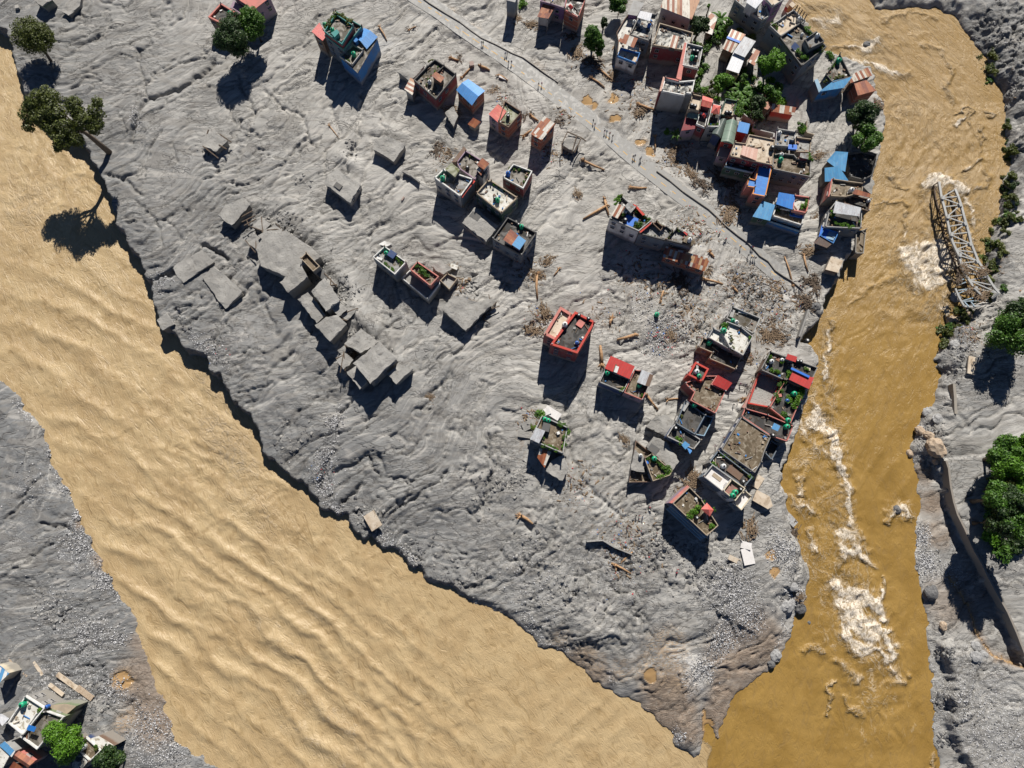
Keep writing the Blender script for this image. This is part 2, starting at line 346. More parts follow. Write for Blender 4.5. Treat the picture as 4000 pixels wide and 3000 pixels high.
jx = X + (fbm(X/3.2, Y/3.2, 8, 3)-.5)*3.0; jy = Y + (fbm(X/3.2, Y/3.2, 9, 3)-.5)*3.0
def land(P, Wd):
    d, w = seg_dist(jx, jy, P, Wd, True); s = inside(jx, jy, P); return np.where(s, d, -d), w
# natural height away from the banks
flow_f = X*-.8 + Y*-.6; flow_g = X*.6 - Y*.8
lw = (fbm(X/38, Y/38, 13, 2)-.5)*1.7; fa_ = np.cos(lw); fb_ = np.sin(lw)
lw2 = (fbm(X/45+9, Y/45, 14, 2)-.5)*34
f1 = fbm(flow_f/34+wx*1.1, (flow_g+lw2)/7+wy*1.3, 21, 4, .45)
f2 = fbm(flow_f/17+wx*1.3, (flow_g+lw2*1.1)/2.6+wy*1.5, 25, 3, .45)
f3 = fbm((flow_f+lw2*.6)/8, (flow_g+lw2*1.2)/1.5+wy*2, 27, 3, .45); ridge3 = 1-np.abs(2*f3-1)
gate = sst(.42,.58,fbm(X/26, Y/26, 29, 3)); gate2 = sst(.46,.6,fbm(X/20+5, Y/20, 30, 3))
ridge = 1-np.abs(2*f1-1); ridge2 = 1-np.abs(2*f2-1)
big = (fbm(X/30, Y/30, 31, 3)-.5)
def blobs(rows):
    r = np.zeros(X.shape)
    for x, y, rad, a in rows:
        cx, cy = U(x, y, -1); q = rad/12.0
        m = ((jx-cx)**2+(jy-cy)**2)/(q*q); r = np.maximum(r, a*np.exp(-m*m*.7))
    return r
def strips(rows):
    r = np.zeros(X.shape)
    for pts, wd, a in rows:
        P = [U(x, y, -1) for x, y in pts]; d, _ = seg_dist(jx, jy, P); q = wd/12.0
        r = np.maximum(r, a*np.exp(-(d/q)**2))
    return r
rough = np.clip(blobs([(1700,2350,230,.8),(2100,2150,240,.8),(2350,1950,200,.5),(2500,2250,200,1),(2750,2200,150,.8),(2250,2350,200,.9),(2700,1280,170,.8),(2500,1350,160,.7),(2950,1150,140,1),(3050,1250,100,1),
   (1900,1850,160,.7),(1450,2050,160,.7),(1150,1700,150,.6),(2300,1650,140,.5),(1750,1700,140,.4),(700,1250,130,.6),(900,1150,160,.5),(550,520,80,.7),(600,180,120,.35),(400,150,80,.3),(100,1800,150,.4),(230,2350,220,.6),(330,2750,220,.7),(900,1450,160,.6),(2150,2000,150,.5),
   (3650,1600,80,1.6),(3620,1750,80,1.6),(3850,180,150,2.6),(3950,330,170,2.4),(3960,80,110,2.),(3990,600,130,2),(3820,1180,120,1.4),(3750,1400,120,.8),(2650,1050,120,.6),(2450,300,120,.3),(1250,1000,150,.35),(2050,1100,130,.5),(3900,2700,200,.5),(3680,2500,60,1.2),(3700,2750,60,1.5)]),0,2)
roughn = (fbm(X/2.6, Y/2.6, 41, 5, .6)-.5)
crk = 1-np.abs(2*fbm(X/5+wx, Y/5+wy, 47, 4)-1)
zn = big*1.6 + (f1-.5)*1.5 - .75*np.clip((ridge-.90)/.10,0,1)**1.3 - (.08+.34*gate)*np.clip((ridge2-.82)/.18,0,1)**1.5 - .10*gate2*np.clip((ridge3-.78)/.22,0,1)**1.3 + rough*(roughn*2.1 - .95*np.clip((crk-.90)/.08,0,1)*(fbm(X/7,Y/7,49,3)>.5))
zn += (fbm(X/4, Y/4, 51, 3)-.5)*.06
gull = strips([([(840,255),(760,320),(660,370),(580,400),(530,480),(520,560)],9,1.2),([(800,600),(900,560),(950,480)],7,.8),([(885,1010),(800,960),(740,1040),(640,1090),(600,1100)],9,1.5),([(580,380),(545,280),(550,200)],6,.6),
   ([(1320,1700),(1330,1610),(1370,1560)],7,1),([(1300,1760),(1240,1900)],10,.8),([(1750,1850),(1700,1900),(1600,1950),(1520,2000)],7,.9),([(1330,820),(1340,700),(1400,560),(1420,440),(1410,380)],9,.8),([(1190,480),(1200,520),(1170,620),(1120,700)],8,.6),
   ([(2200,1600),(2240,1800),(2300,1900),(2420,2020)],9,.7),([(1690,870),(1560,920),(1470,960),(1450,1050)],8,.6),([(2430,1100),(2450,1250),(2420,1350)],9,.7),([(1000,1100),(870,1210),(850,1330)],8,.8),([(1090,1310),(1040,1230),(1010,1150)],8,.6),
   ([(1475,1780),(1500,1850),(1600,1900),(1580,1960)],6,.7),([(1300,1850),(1440,1780),(1480,1850),(1610,1880)],6,.8),([(3720,1590),(3790,1680),(3830,1620)],8,.6),
   ([(230,150),(330,90),(420,60)],5,.5),([(260,200),(330,150),(450,110)],5,.5),([(220,260),(300,200),(400,150),(440,70)],6,.5),([(560,340),(640,290),(720,250),(800,235)],6,.6),([(575,335),(600,300),(690,240)],5,.5),([(480,560),(500,500),(470,450)],5,.5),([(420,680),(480,700),(560,770)],8,.8),
   ([(560,740),(570,640),(600,560),(640,520)],6,.6),([(700,640),(680,560),(740,500),(760,440)],6,.5),([(900,420),(930,520),(900,600),(860,680)],7,.7),([(930,300),(960,380),(1000,450),(960,560),(930,700),(900,760)],8,.7),([(1200,540),(1240,600),(1260,540)],5,.5),([(1040,360),(1100,420),(1190,470),(1200,540),(1120,640),(1060,740)],7,.6),
   ([(1300,420),(1330,530),(1280,600),(1270,720)],6,.6),([(1480,560),(1440,650),(1400,760),(1410,880)],8,.7),([(1560,700),(1500,780),(1480,880),(1440,960)],7,.6),([(1880,1000),(1860,1080),(1800,1130),(1770,1200)],6,.6),([(1560,1250),(1500,1300),(1480,1340)],7,.7),([(1520,1180),(1530,1280),(1490,1330)],5,.5),([(1620,1450),(1540,1490),(1530,1560)],6,.6),
   ([(2150,1240),(2050,1290),(1980,1360)],7,.6),([(2330,1500),(2340,1600),(2300,1700)],6,.5),([(2520,1660),(2470,1750),(2420,1800)],6,.6),([(1780,1400),(1740,1500),(1640,1560)],7,.6),([(1150,1380),(1060,1450),(1000,1560),(960,1600)],7,.7),([(1240,1560),(1150,1620),(1100,1700)],7,.6),([(720,950),(690,900),(650,870)],5,.5),([(540,800),(620,860),(640,960)],6,.6),
   ([(680,1290),(760,1230),(830,1170)],4,.6),([(700,1310),(780,1250),(850,1190)],4,.6),([(660,1270),(740,1200),(800,1140)],4,.6),([(1250,2080),(1340,1960),(1420,1900)],7,.8),([(1900,1700),(1930,1850),(1880,1990)],7,.6),([(2100,1500),(2150,1620),(2120,1700)],7,.5),([(60,1950),(120,1880),(190,1840)],7,1),([(10,2030),(70,1960)],6,1),([(150,2040),(200,2050),(250,2070)],8,1.2),([(100,2200),(150,2150),(190,2130)],8,1.2),([(0,2250),(60,2220)],7,1)])*1.25
zn -= gull
def hump(rows):
    r = np.zeros(X.shape)
    for x, y, rx, ry, ang, a in rows:
        cx, cy = U(x,y,0); u = X-cx; v = Y-cy; ca, sa = math.cos(R(ang)), math.sin(R(ang)); m = ((u*ca+v*sa)/(rx/12))**2+((-u*sa+v*ca)/(ry/12))**2; r = r + a*np.exp(-m)
    return r
zn += hump([(1200,900,150,70,-45,3.2),(1340,1090,110,40,-50,2.6),(1400,1230,80,36,-50,2.4),(1450,1290,110,50,-40,2.6),(1560,1420,60,30,-40,1.4),(1790,1160,60,40,-30,1.6),(1370,640,70,30,-30,1.6),(1550,520,80,35,-30,1.4),(980,790,80,40,-30,1.6),(1620,330,60,30,-30,1),(2580,1680,50,30,-30,1.2),
  (950,1180,200,60,-48,-1.6),(1200,1480,160,60,-48,-1.4),(1350,1600,120,60,-40,-1.2),(1480,1750,200,50,-40,.9),(700,560,300,120,-50,.9),(600,900,260,90,-50,.8),(1600,1950,150,90,0,1.2),(2300,2050,200,100,-20,.9),(1900,1500,160,90,-30,.7),(1650,1250,120,60,-30,-.8)])
dp, wp = land(penP, penW); dl, wl = land(lefP, lefW); dr, wr = land(rigP, rigW)
def rise(d, w, top=0.0):
    t = np.clip((d+.4*0)/w, 0, 1)
    s = np.where(w < 3, sst(0,1,t), t**.75)
    return np.where(d > 0, ZW + (top-ZW)*s, ZW - .5 - np.clip(-d,0,4)*.7)
sth = sst(U(0,1450,0)[1], U(0,2150,0)[1], Y)*sst(30,-5,X)
zp = rise(dp+.3, wp, -3.1*sth*(1-sst(2,50,dp))) + zn*np.clip((dp)/3,0,1)
topL = -2.8 + 2.4*sst(0,50,dl-10)
zl = rise(dl+.3, wl, topL) + zn*.8*np.clip(dl/4,0,1)
dup = seg_dist(jx, jy, upR, None, True)[0]*np.where(inside(jx, jy, upR),1,-1)
dpl = seg_dist(jx, jy, plat, None, True)[0]*np.where(inside(jx, jy, plat),1,-1)
PYc = (Y - U(2000,1800,0)[1])
low = sst(6,-6,PYc)          # 1 south of the wall's start: the bank lies low there
topR = -3.6*low
topR = np.where(low > .01, np.maximum(topR, -3.6*low*(1-sst(-.5,.5,dup))), topR)
topR = np.maximum(topR, -3.6+3.0*sst(-1.2,1.6,dpl+roughn*4)) * np.where(low>.01,1,1)
topR = np.where(low>.01, topR, 0)
hill = 6*sst(235,262, X+ (fbm(X/20,Y/20,77,3)-.5)*30 + 0*Y)
zr = rise(dr+.3, wr, topR) + zn*.9*np.clip(dr/3,0,1) + np.where(dr>0, hill, 0)
Z = np.where(dp > -6, zp, np.where(dl > -6, zl, np.where(dr > -6, zr, ZW-3)))
for zz, dd in ((zp,dp),(zl,dl),(zr,dr)): Z = np.where(dd > 0, zz, Z)
# road bed
road_px = [(1560,-60),(1640,-5),(1720,45),(1800,105),(1880,160),(1950,205),(2030,262),(2110,322),(2190,382),(2270,440),(2345,498),(2400,545),(2450,590),(2500,632),(2560,680),(2620,728),(2700,788),(2780,850),(2850,908),(2920,968),(2990,1025),(3050,1075),(3100,1110)]
roadP = [U(x, y, 0) for x, y in road_px]
droad, _ = seg_dist(X, Y, roadP)
mudw = (fbm(X/2.2, Y/2.2, 61, 4)-.5)*.10 + (fbm(X/12, Y/12, 62, 2)-.5)*.42
roadz = np.clip(mudw - .03, -.12, .3) - .05
rb = 1-sst(2.9, 5.2, droad+(fbm(X/6,Y/6,65,3)-.5)*3)
Z = np.where(dp > 2, Z*(1-rb)+roadz*rb, Z)
# masks -------------------------------------------------------------
wet0 = 0
grav = np.clip(strips([([(40,1560),(90,1640)],18,.8),([(160,1690),(190,1800),(215,1860),(265,1930),(288,2010)],14,1.3),([(250,2030),(262,2090)],12,1),([(340,2190),(375,2260),(420,2310),(445,2345)],16,1.2),([(375,2650),(430,2720),(500,2750),(560,2830),(640,2880)],16,.8),
    ([(1330,1600),(1310,1680),(1270,1760),(1240,1860),(1270,1920),(1310,2010)],26,1.1),([(1150,2040),(1250,2130)],18,0),([(540,420),(530,480),(545,520)],16,.8),([(640,1080),(630,1150)],18,.9),([(760,1320),(850,1400),(890,1440)],22,.9),([(1400,1980),(1520,2120),(1600,2190)],14,.8),
    ([(2880,2400),(2840,2500),(2790,2570),(2720,2640),(2700,2690)],30,1.3),([(3010,2080),(3060,2160),(3110,2300),(3120,2360)],34,1),([(3090,2420),(3060,2530)],14,1),([(3610,2060),(3620,2160),(3630,2250),(3680,2230)],34,1.3),([(3600,2300),(3625,2430),(3640,2560),(3655,2760),(3670,3000)],12,1),
    ([(2060,2420),(2100,2500),(2200,2560)],18,.9),([(2400,2640),(2410,2680)],16,.9),([(2650,2860),(2665,2920)],16,1.2),([(3600,1700),(3640,1780)],24,.7),([(880,400),(650,380)],10,.0)])
  + blobs([(270,2120,70,.8),(320,2180,60,.7),(240,2450,130,.4),(350,2480,70,.7),(120,1900,120,.3),(60,2100,100,.3),(2850,2300,110,.9),(2900,2420,90,.9),(2600,1280,80,.9),(2570,1340,70,.8),(2500,1200,70,.5),(2100,2250,200,.3),(2400,2150,200,.3),(1700,2150,160,.25),(3800,2700,200,.5),(3920,2850,180,.6),(250,2640,120,.7),(600,2900,120,.6),(3750,2250,60,.5)]), 0, 1.4)
silt = np.clip(blobs([(2620,2740,100,1.2),(2650,2800,80,1.2),(2700,2860,50,1),(2900,2580,120,1),(2960,2480,90,.9),(3010,2540,70,1),(2850,2700,70,1.1),(2820,2800,60,1.2),(2790,2880,50,1.1),(520,2650,80,.9),(560,2760,80,.9),(600,2840,70,1),(2270,2590,50,.8),(2330,2650,60,.8),(540,2400,40,.7),(540,2520,50,.8),(300,2040,30,1),(380,2180,40,1.1),(3625,1850,40,1),(3660,1960,50,1),(3680,2080,50,.9),(3720,2350,80,.6)])
  + strips([([(3740,2260),(3810,2380),(3850,2500),(3900,2570),(4000,2600)],14,1.2)]),0,1.3)
sand = np.clip(blobs([(2600,2540,75,1),(2560,2620,70,1),(2640,2640,60,1),(2300,2570,45,.8),(2340,2600,40,.7),(2190,2500,40,.6),(2440,2620,40,.7),(480,2820,40,1),(640,2700,30,.8),(455,2660,40,1.2),(2340,190,35,0),(2290,400,22,1.2),(2385,395,24,1.2),(2310,415,18,1.2),(2395,470,25,.8),(2510,560,25,1),(1750,60,40,.6),(1850,130,40,.6),(2080,280,50,.6),(3780,1130,60,.6)]),0,1.2)
wetp = np.clip(blobs([(455,2665,30,1.3),(2545,2640,26,1.0),(2788,2830,14,1.3),(2290,398,18,1.3),(2390,395,22,1.3),(2318,415,18,1.2),(2400,470,20,1.1),(2500,560,22,1.1),(2540,600,18,1.0),(3010,2170,22,1),(3018,2240,16,1)])+strips([([(2760,2780),(2772,2900)],6,1.2),([(3740,2260),(3810,2380),(3850,2500),(3900,2570),(4000,2600)],6,.7)]),0,1)
wetp = sst(.42,.62,wetp*(.55+.9*fbm(X/3.5,Y/3.5,88,4)))
wash = np.clip(strips([([(2000,210),(2120,300),(2200,390)],22,.4)])+blobs([(2680,2660,60,1.3),(2700,2620,50,1),(2650,2560,30,.6)]),0,1.2)
deb = np.clip(blobs([(2050,1060,60,.8),(2280,560,0.1,0),(2450,300,110,.6),(2300,250,90,.5),(2500,450,90,.5),(2650,600,80,.8),(2700,900,90,.9),(2850,850,80,.8),(2900,1150,130,1),(3000,1250,120,1),(2700,1250,140,.9),(2500,1100,110,.6),(2350,1250,70,.5),(2100,1750,90,.5),(2250,1900,120,.4),(2400,2100,100,.5),(2950,1750,70,.6),(3700,1180,90,1.2),(3850,1000,90,1),(3850,300,110,.6),(2950,450,90,.6),(2900,300,70,.4),(3350,800,60,.8),(2150,600,60,.5),(1750,620,60,.4),(1960,400,60,.5),(3560,1680,60,.5),(3780,1300,80,.9),(3400,420,60,.8),(3270,600,60,.6)]),0,1.2)
gdx = U(700,1700,0)
dark = np.clip(sst(55,-135, X+ (Y-60)*.80 + big*60)*.95,0,1)      # wetter mud towards the west bank, with lens vignetting put into its colour
GX, GY = X, Y
darkE = np.clip(blobs([(3850,150,110,.9),(3900,60,120,.8),(3980,260,110,.9),(3930,400,90,.8),(3960,600,90,.8),(3880,1050,80,.7),(3700,1400,70,.7),(3650,1600,60,.6),(3740,1300,60,.6),(3780,1600,130,.55),(3780,1850,110,.5),(3850,2000,160,.5),(3850,2300,160,.5),(3720,2150,90,.5),(3850,2650,160,.45),(3700,2850,160,.4),(3960,2850,160,.45),(3940,1450,120,.55),(2850,2350,200,.55),(2550,2350,250,.5),(2250,2250,250,.4),(2900,2000,120,.5)]),0,1)  # dark rock and tip silt, with some east bank shadow put into the colour
def groundmat():
    m, nt, b = newmat('silt_ground'); p = pos(nt)
    a1 = N(nt,'ShaderNodeAttribute',attribute_name='m1'); a2 = N(nt,'ShaderNodeAttribute',attribute_name='m2')
    s1 = N(nt,'ShaderNodeSeparateColor'); lk(nt,a1.outputs['Color'],s1.inputs[0]); s2 = N(nt,'ShaderNodeSeparateColor'); lk(nt,a2.outputs['Color'],s2.inputs[0])
    grav_, silt_, sand_ = s1.outputs[0], s1.outputs[1], s1.outputs[2]; dark_, deb_, wash_ = s2.outputs[0], s2.outputs[1], s2.outputs[2]
    wet_ = a1.outputs['Alpha']
    mp = N(nt,'ShaderNodeMapping'); mp.inputs['Rotation'].default_value=(0,0,R(-37)); mp.inputs['Scale'].default_value=(.30,1.,1.); lk(nt,p,mp.inputs[0])
    flow = noise(nt, mp.outputs[0], .20, 4, .55, 1.8); n0 = noise(nt, p, .05, 4, .5, .5); n1 = noise(nt, p, .6, 6, .62, .6); n2 = noise(nt, p, 3.0, 5, .65)
    c = mix(nt, rng(nt, n0, .35,.65), (.345,.335,.315), (.415,.405,.385))
    c = mix(nt, dark_, c, (.155,.160,.165))
    c = mix(nt, rng(nt, flow, .50,.60,0,.42), c, (.22,.205,.185))
    c = mix(nt, rng(nt, flow, .44,.37,0,.30), c, (.50,.47,.43))
    c = mix(nt, mth(nt,'MULTIPLY',rng(nt, n1, .56,.68,0,.55), mth(nt,'ADD',.3,a2.outputs['Alpha'])), c, (.17,.16,.15))
    fcv = N(nt,'ShaderNodeAttribute',attribute_name='fc').outputs['Vector']; st1 = noise(nt, fcv, .55, 6, .6, .7); st2 = noise(nt, fcv, 1.7, 5, .6, .5)
    c = mix(nt, rng(nt, st1, .53,.62,0,.38), c, (.15,.145,.14)); c = mix(nt, rng(nt, st1, .44,.36,0,.35), c, (.50,.485,.455)); c = mix(nt, rng(nt, st2, .54,.66,0,.30), c, (.13,.125,.12))
    def thin(vec, sc, dist, w, det=3): return rng(nt, mth(nt,'ABSOLUTE', mth(nt,'SUBTRACT', noise(nt, vec, sc, det, .55, dist), .5)), w, 0.0)
    d1 = mth(nt,'MULTIPLY', thin(mp.outputs[0], .15, 1.6, .017), rng(nt, noise(nt,p,.045,3,.5,.5), .38,.54)); d2 = mth(nt,'MULTIPLY', thin(mp.outputs[0], .40, 2.4, .022, 4), rng(nt, noise(nt,p,.07,3,.5,.5), .44,.58))
    dend = mth(nt,'MAXIMUM', d1, d2)
    c = mix(nt, mth(nt,'MULTIPLY',dend,.62), c, (.10,.095,.09))
    c = mix(nt, mth(nt,'MULTIPLY',wash_,rng(nt,n1,.3,.5)), c, (.58,.57,.55))
    c = mix(nt, mth(nt,'MULTIPLY',silt_,rng(nt,flow,.3,.48,.6,1)), c, (.21,.165,.13))
    sl = noise(nt, mp.outputs[0], 1.1, 4, .5, 2.5)
    c = mix(nt, mth(nt,'MULTIPLY',silt_,rng(nt,sl,.5,.6,0,.55)), c, (.33,.285,.24))
    c = mix(nt, mth(nt,'MULTIPLY',mth(nt,'MULTIPLY',sand_,.8),rng(nt,sl,.42,.56)), c, (.33,.245,.165))
    c = mix(nt, wet_, c, (.36,.23,.11))
    # cobbles and pale grit
    v = N(nt,'ShaderNodeTexVoronoi'); v.inputs['Scale'].default_value=2.6; lk(nt,p,v.inputs['Vector'])
    wn = N(nt,'ShaderNodeSeparateColor'); lk(nt, v.outputs['Color'], wn.inputs[0])
    cob = mth(nt,'MULTIPLY', rng(nt, wn.outputs[0], .45,.75), rng(nt, v.outputs['Distance'], .55,.25))
    cob = mth(nt,'MULTIPLY', cob, rng(nt, mth(nt,'ADD',grav_, mth(nt,'MULTIPLY',n1,.6)), .45,.95))
    c = mix(nt, cob, c, (.62,.62,.63))
    cobd = mth(nt,'MULTIPLY', rng(nt, wn.outputs[1], .6,.8), mth(nt,'MULTIPLY', rng(nt,grav_,.3,.9), .7)); c = mix(nt, cobd, c, (.07,.07,.075))
    v2 = N(nt,'ShaderNodeTexVoronoi'); v2.inputs['Scale'].default_value=1.3; lk(nt,p,v2.inputs['Vector']); w2 = N(nt,'ShaderNodeSeparateColor'); lk(nt,v2.outputs['Color'],w2.inputs[0])
    dm = mth(nt,'MULTIPLY', rng(nt, w2.outputs[0], .6,.85), mth(nt,'MULTIPLY', rng(nt, noise(nt,p,.35,4,.6,1.),.45,.6), deb_)); c = mix(nt, mth(nt,'MULTIPLY',dm,.75), c, (.20,.13,.075))
    lk(nt, c, b.inputs['Base Color'])
    lk(nt, rng(nt, wet_, 0,1,.92,.12), b.inputs['Roughness']); b.inputs['Specular IOR Level'].default_value=.25
    rough_ = a2.outputs['Alpha']
    hb = mth(nt,'ADD', mth(nt,'ADD', mth(nt,'MULTIPLY',flow,.35), mth(nt,'MULTIPLY',st1,.5)), mth(nt,'ADD', mth(nt,'MULTIPLY',n1, mth(nt,'ADD',.22,mth(nt,'MULTIPLY',rough_,.9))), mth(nt,'MULTIPLY',n2,.10)))
    hb = mth(nt,'SUBTRACT', hb, mth(nt,'MULTIPLY', dend, .25))
    hb = mth(nt,'MULTIPLY', hb, mth(nt,'SUBTRACT',1.0,wet_))
    q = bump(nt, hb, .8, .75, None)
    bump(nt, mth(nt,'ADD',cob, mth(nt,'MULTIPLY', n2, .12)), .55, .3, b, q)
    return m
MATS['ground'] = groundmat()
ground, used = grid_mesh('ground', X, Y, Z, MATS['ground']); tag(ground, 'grey flood silt covering the town', None, kind='structure')
def attr(o, name, r, g, b_, a, used):
    at = o.data.color_attributes.new(name, 'FLOAT_COLOR', 'POINT')
    d = np.stack([np.clip(q,0,1).ravel()[used] for q in (r,g,b_,a)], -1).astype(np.float32); at.data.foreach_set('color', d.ravel())
one = np.ones(X.shape)
attr(ground, 'm1', grav, silt, sand, wetp, used); attr(ground, 'm2', np.maximum(dark, darkE), deb, wash, np.clip(rough,0,1), used)
fc = ground.data.attributes.new('fc', 'FLOAT_VECTOR', 'POINT'); fc.data.foreach_set('vector', np.stack([(flow_f*.16).ravel()[used], ((flow_g+lw2*1.1)/1.0+wy*4).ravel()[used], np.zeros(used.sum())], -1).astype(np.float32).ravel())
def gz(x, y):
    i = min(max(int(np.searchsorted(ax, x))-1, 0), len(ax)-2); j = min(max(int(np.searchsorted(ay, y))-1, 0), len(ay)-2)
    return float(Z[j:j+2, i:i+2].mean())
# mud skin for buried roofs: same silt, no survey masks
def mudmat():
    m, nt, b = newmat('mud_roof'); p = pos(nt)
    n0 = noise(nt, p, .12, 4, .5, .8); n1 = noise(nt, p, .9, 6, .62, 1.0); n2 = noise(nt, p, 4, 4, .6)
    c = mix(nt, rng(nt,n0,.35,.65), (.25,.243,.23), (.33,.322,.305)); c = mix(nt, rng(nt,n1,.52,.68,0,.5), c, (.17,.155,.135)); c = mix(nt, rng(nt,n2,.5,.8,0,.3), c, (.15,.14,.125))
    lk(nt,c,b.inputs['Base Color']); b.inputs['Roughness'].default_value=.95; bump(nt, mth(nt,'ADD',n1,mth(nt,'MULTIPLY',n2,.3)), .7,.4,b); return m
MATS['mud'] = mudmat()
# ------------------------------------------------------------------ water
bx = axis(-202, 202, .5); by = axis(-78, 212, .5)
WX, WY = np.meshgrid(bx, by)
def cxr(Yv):
    pts = [(3250,-100),(3480,150),(3680,400),(3700,650),(3560,950),(3450,1250),(3400,1500),(3330,1800),(3350,2200),(3330,2600),(3300,3050)]
    q = sorted([(U(x,y,ZW)[1], U(x,y,ZW)[0]) for x,y in pts]); return np.interp(Yv, [a for a,_ in q], [b_ for _,b_ in q])
X, Y = WX, WY
jx = X; jy = Y
dpw,_ = land(penP, penW); dlw,_ = land(lefP, lefW); drw,_ = land(rigP, rigW)
keep = (dpw < 5) & (dlw < 5) & (drw < 5)
jn = [U(2744,2890,ZW), U(2775,2915,ZW), U(2772,2950,ZW), U(2765,3000,ZW), U(2760,3100,ZW)]
JX = np.interp(Y, sorted([q[1] for q in jn]), [q[0] for q in sorted(jn, key=lambda a:a[1])])
right = X > JX + (fbm(Y/3, X*0, 5, 3)-.5)*1.2
sR = Y; tR = X - cxr(Y)
rot = R(-54); sL = X*math.cos(rot)+Y*math.sin(rot); tL = -X*math.sin(rot)+Y*math.cos(rot)   # along / across the left river
fs = np.where(right, sR, sL); ft = np.where(right, tR, tL)
wv = np.zeros(X.shape)
# fine chop
ch = (fbm(ft/2.6+fbm(fs/6,ft/6,91,2)*2, fs/5.5, 71, 4, .6)-.5)
chl = (fbm(fs/3.4+fbm(fs/9,ft/9,92,2)*3, ft/4.2, 72, 4, .6)-.5)
def wblob(rows, zz=ZW):
    r = np.zeros(X.shape)
    for x, y, rx, ry, ang, a in rows:
        cx, cy = U(x,y,zz); u = X-cx; v = Y-cy; ca, sa = math.cos(R(ang)), math.sin(R(ang)); uu = u*ca+v*sa; vv = -u*sa+v*ca
        m = (uu/(rx/12))**2+(vv/(ry/12))**2; r = np.maximum(r, a*np.exp(-m))
    return r
# standing waves: crests run from upper left to lower right
def train(cx, cy, wl, crest_deg, A, rx, ry, seed):
    x0, y0 = U(cx,cy,ZW); a = R(crest_deg+90); u = (X-x0)*math.cos(a)+(Y-y0)*math.sin(a)
    ph = (fbm(X/22,Y/22,seed,3)-.5)*8 + (fbm(X/6,Y/6,seed+4,3)-.5)*2.2
    m = wblob([(cx,cy,rx,ry,crest_deg,1)]); m = m*(.55+.9*fbm(X/10,Y/10,seed+9,3))
    w = np.sin(2*math.pi*u/wl+ph); return A*m*(np.exp(1.2*w)/1.8-.8)
T = train(1200,2650,6.6,-36,.62,620,330,101) + train(700,2200,8.2,-28,.5,520,520,111) + train(250,1400,9.5,-25,.45,420,420,121) + train(800,1700,7,-35,.3,300,420,131) + train(2300,2800,5.5,40,.16,250,200,141) + train(1500,2900,6.4,-38,.3,400,200,151)
amp = wblob([(820,1300,330,110,-55,1.),(760,1150,150,150,0,.8),(950,1900,500,200,-52,.7),(1300,2400,900,300,-45,.45),(200,700,300,250,-30,.7)])
wv = np.where(right, ch*1.1, chl*(.4+.8*amp) + T*.8)
rap = wblob([(3250,1700,60,170,8,1.0),(3200,1640,110,80,0,1),(3160,1800,120,60,20,.8),(3260,2000,70,170,0,.9),(3140,1990,70,60,0,.7),(3330,2350,110,230,14,1.15),(3400,2500,90,160,18,1.1),(3420,2700,120,180,5,.6),(3200,2180,120,120,0,.8),(3600,1030,140,160,15,1.2),(3620,1200,110,90,10,.9),(3560,1090,120,120,0,.9),
   (3200,130,170,130,30,.8),(3400,180,170,120,0,.8),(3420,300,120,140,0,.7),(3500,430,200,160,0,.55),(3750,560,160,160,0,.45),(3750,760,130,120,0,.9),(3660,720,60,70,0,1.3),(3820,850,100,160,0,.7),(3340,250,110,60,-20,1),(3520,960,120,200,0,.5),(3230,1500,40,170,5,1),(3530,2000,60,50,0,.8),(3230,2500,90,80,0,.4),(3440,800,70,90,0,.6),(3500,1200,140,140,0,.35),(3450,620,150,150,0,.4),(3230,1320,60,160,0,.7),(3620,500,90,60,45,.6)])
lines = np.zeros(X.shape)
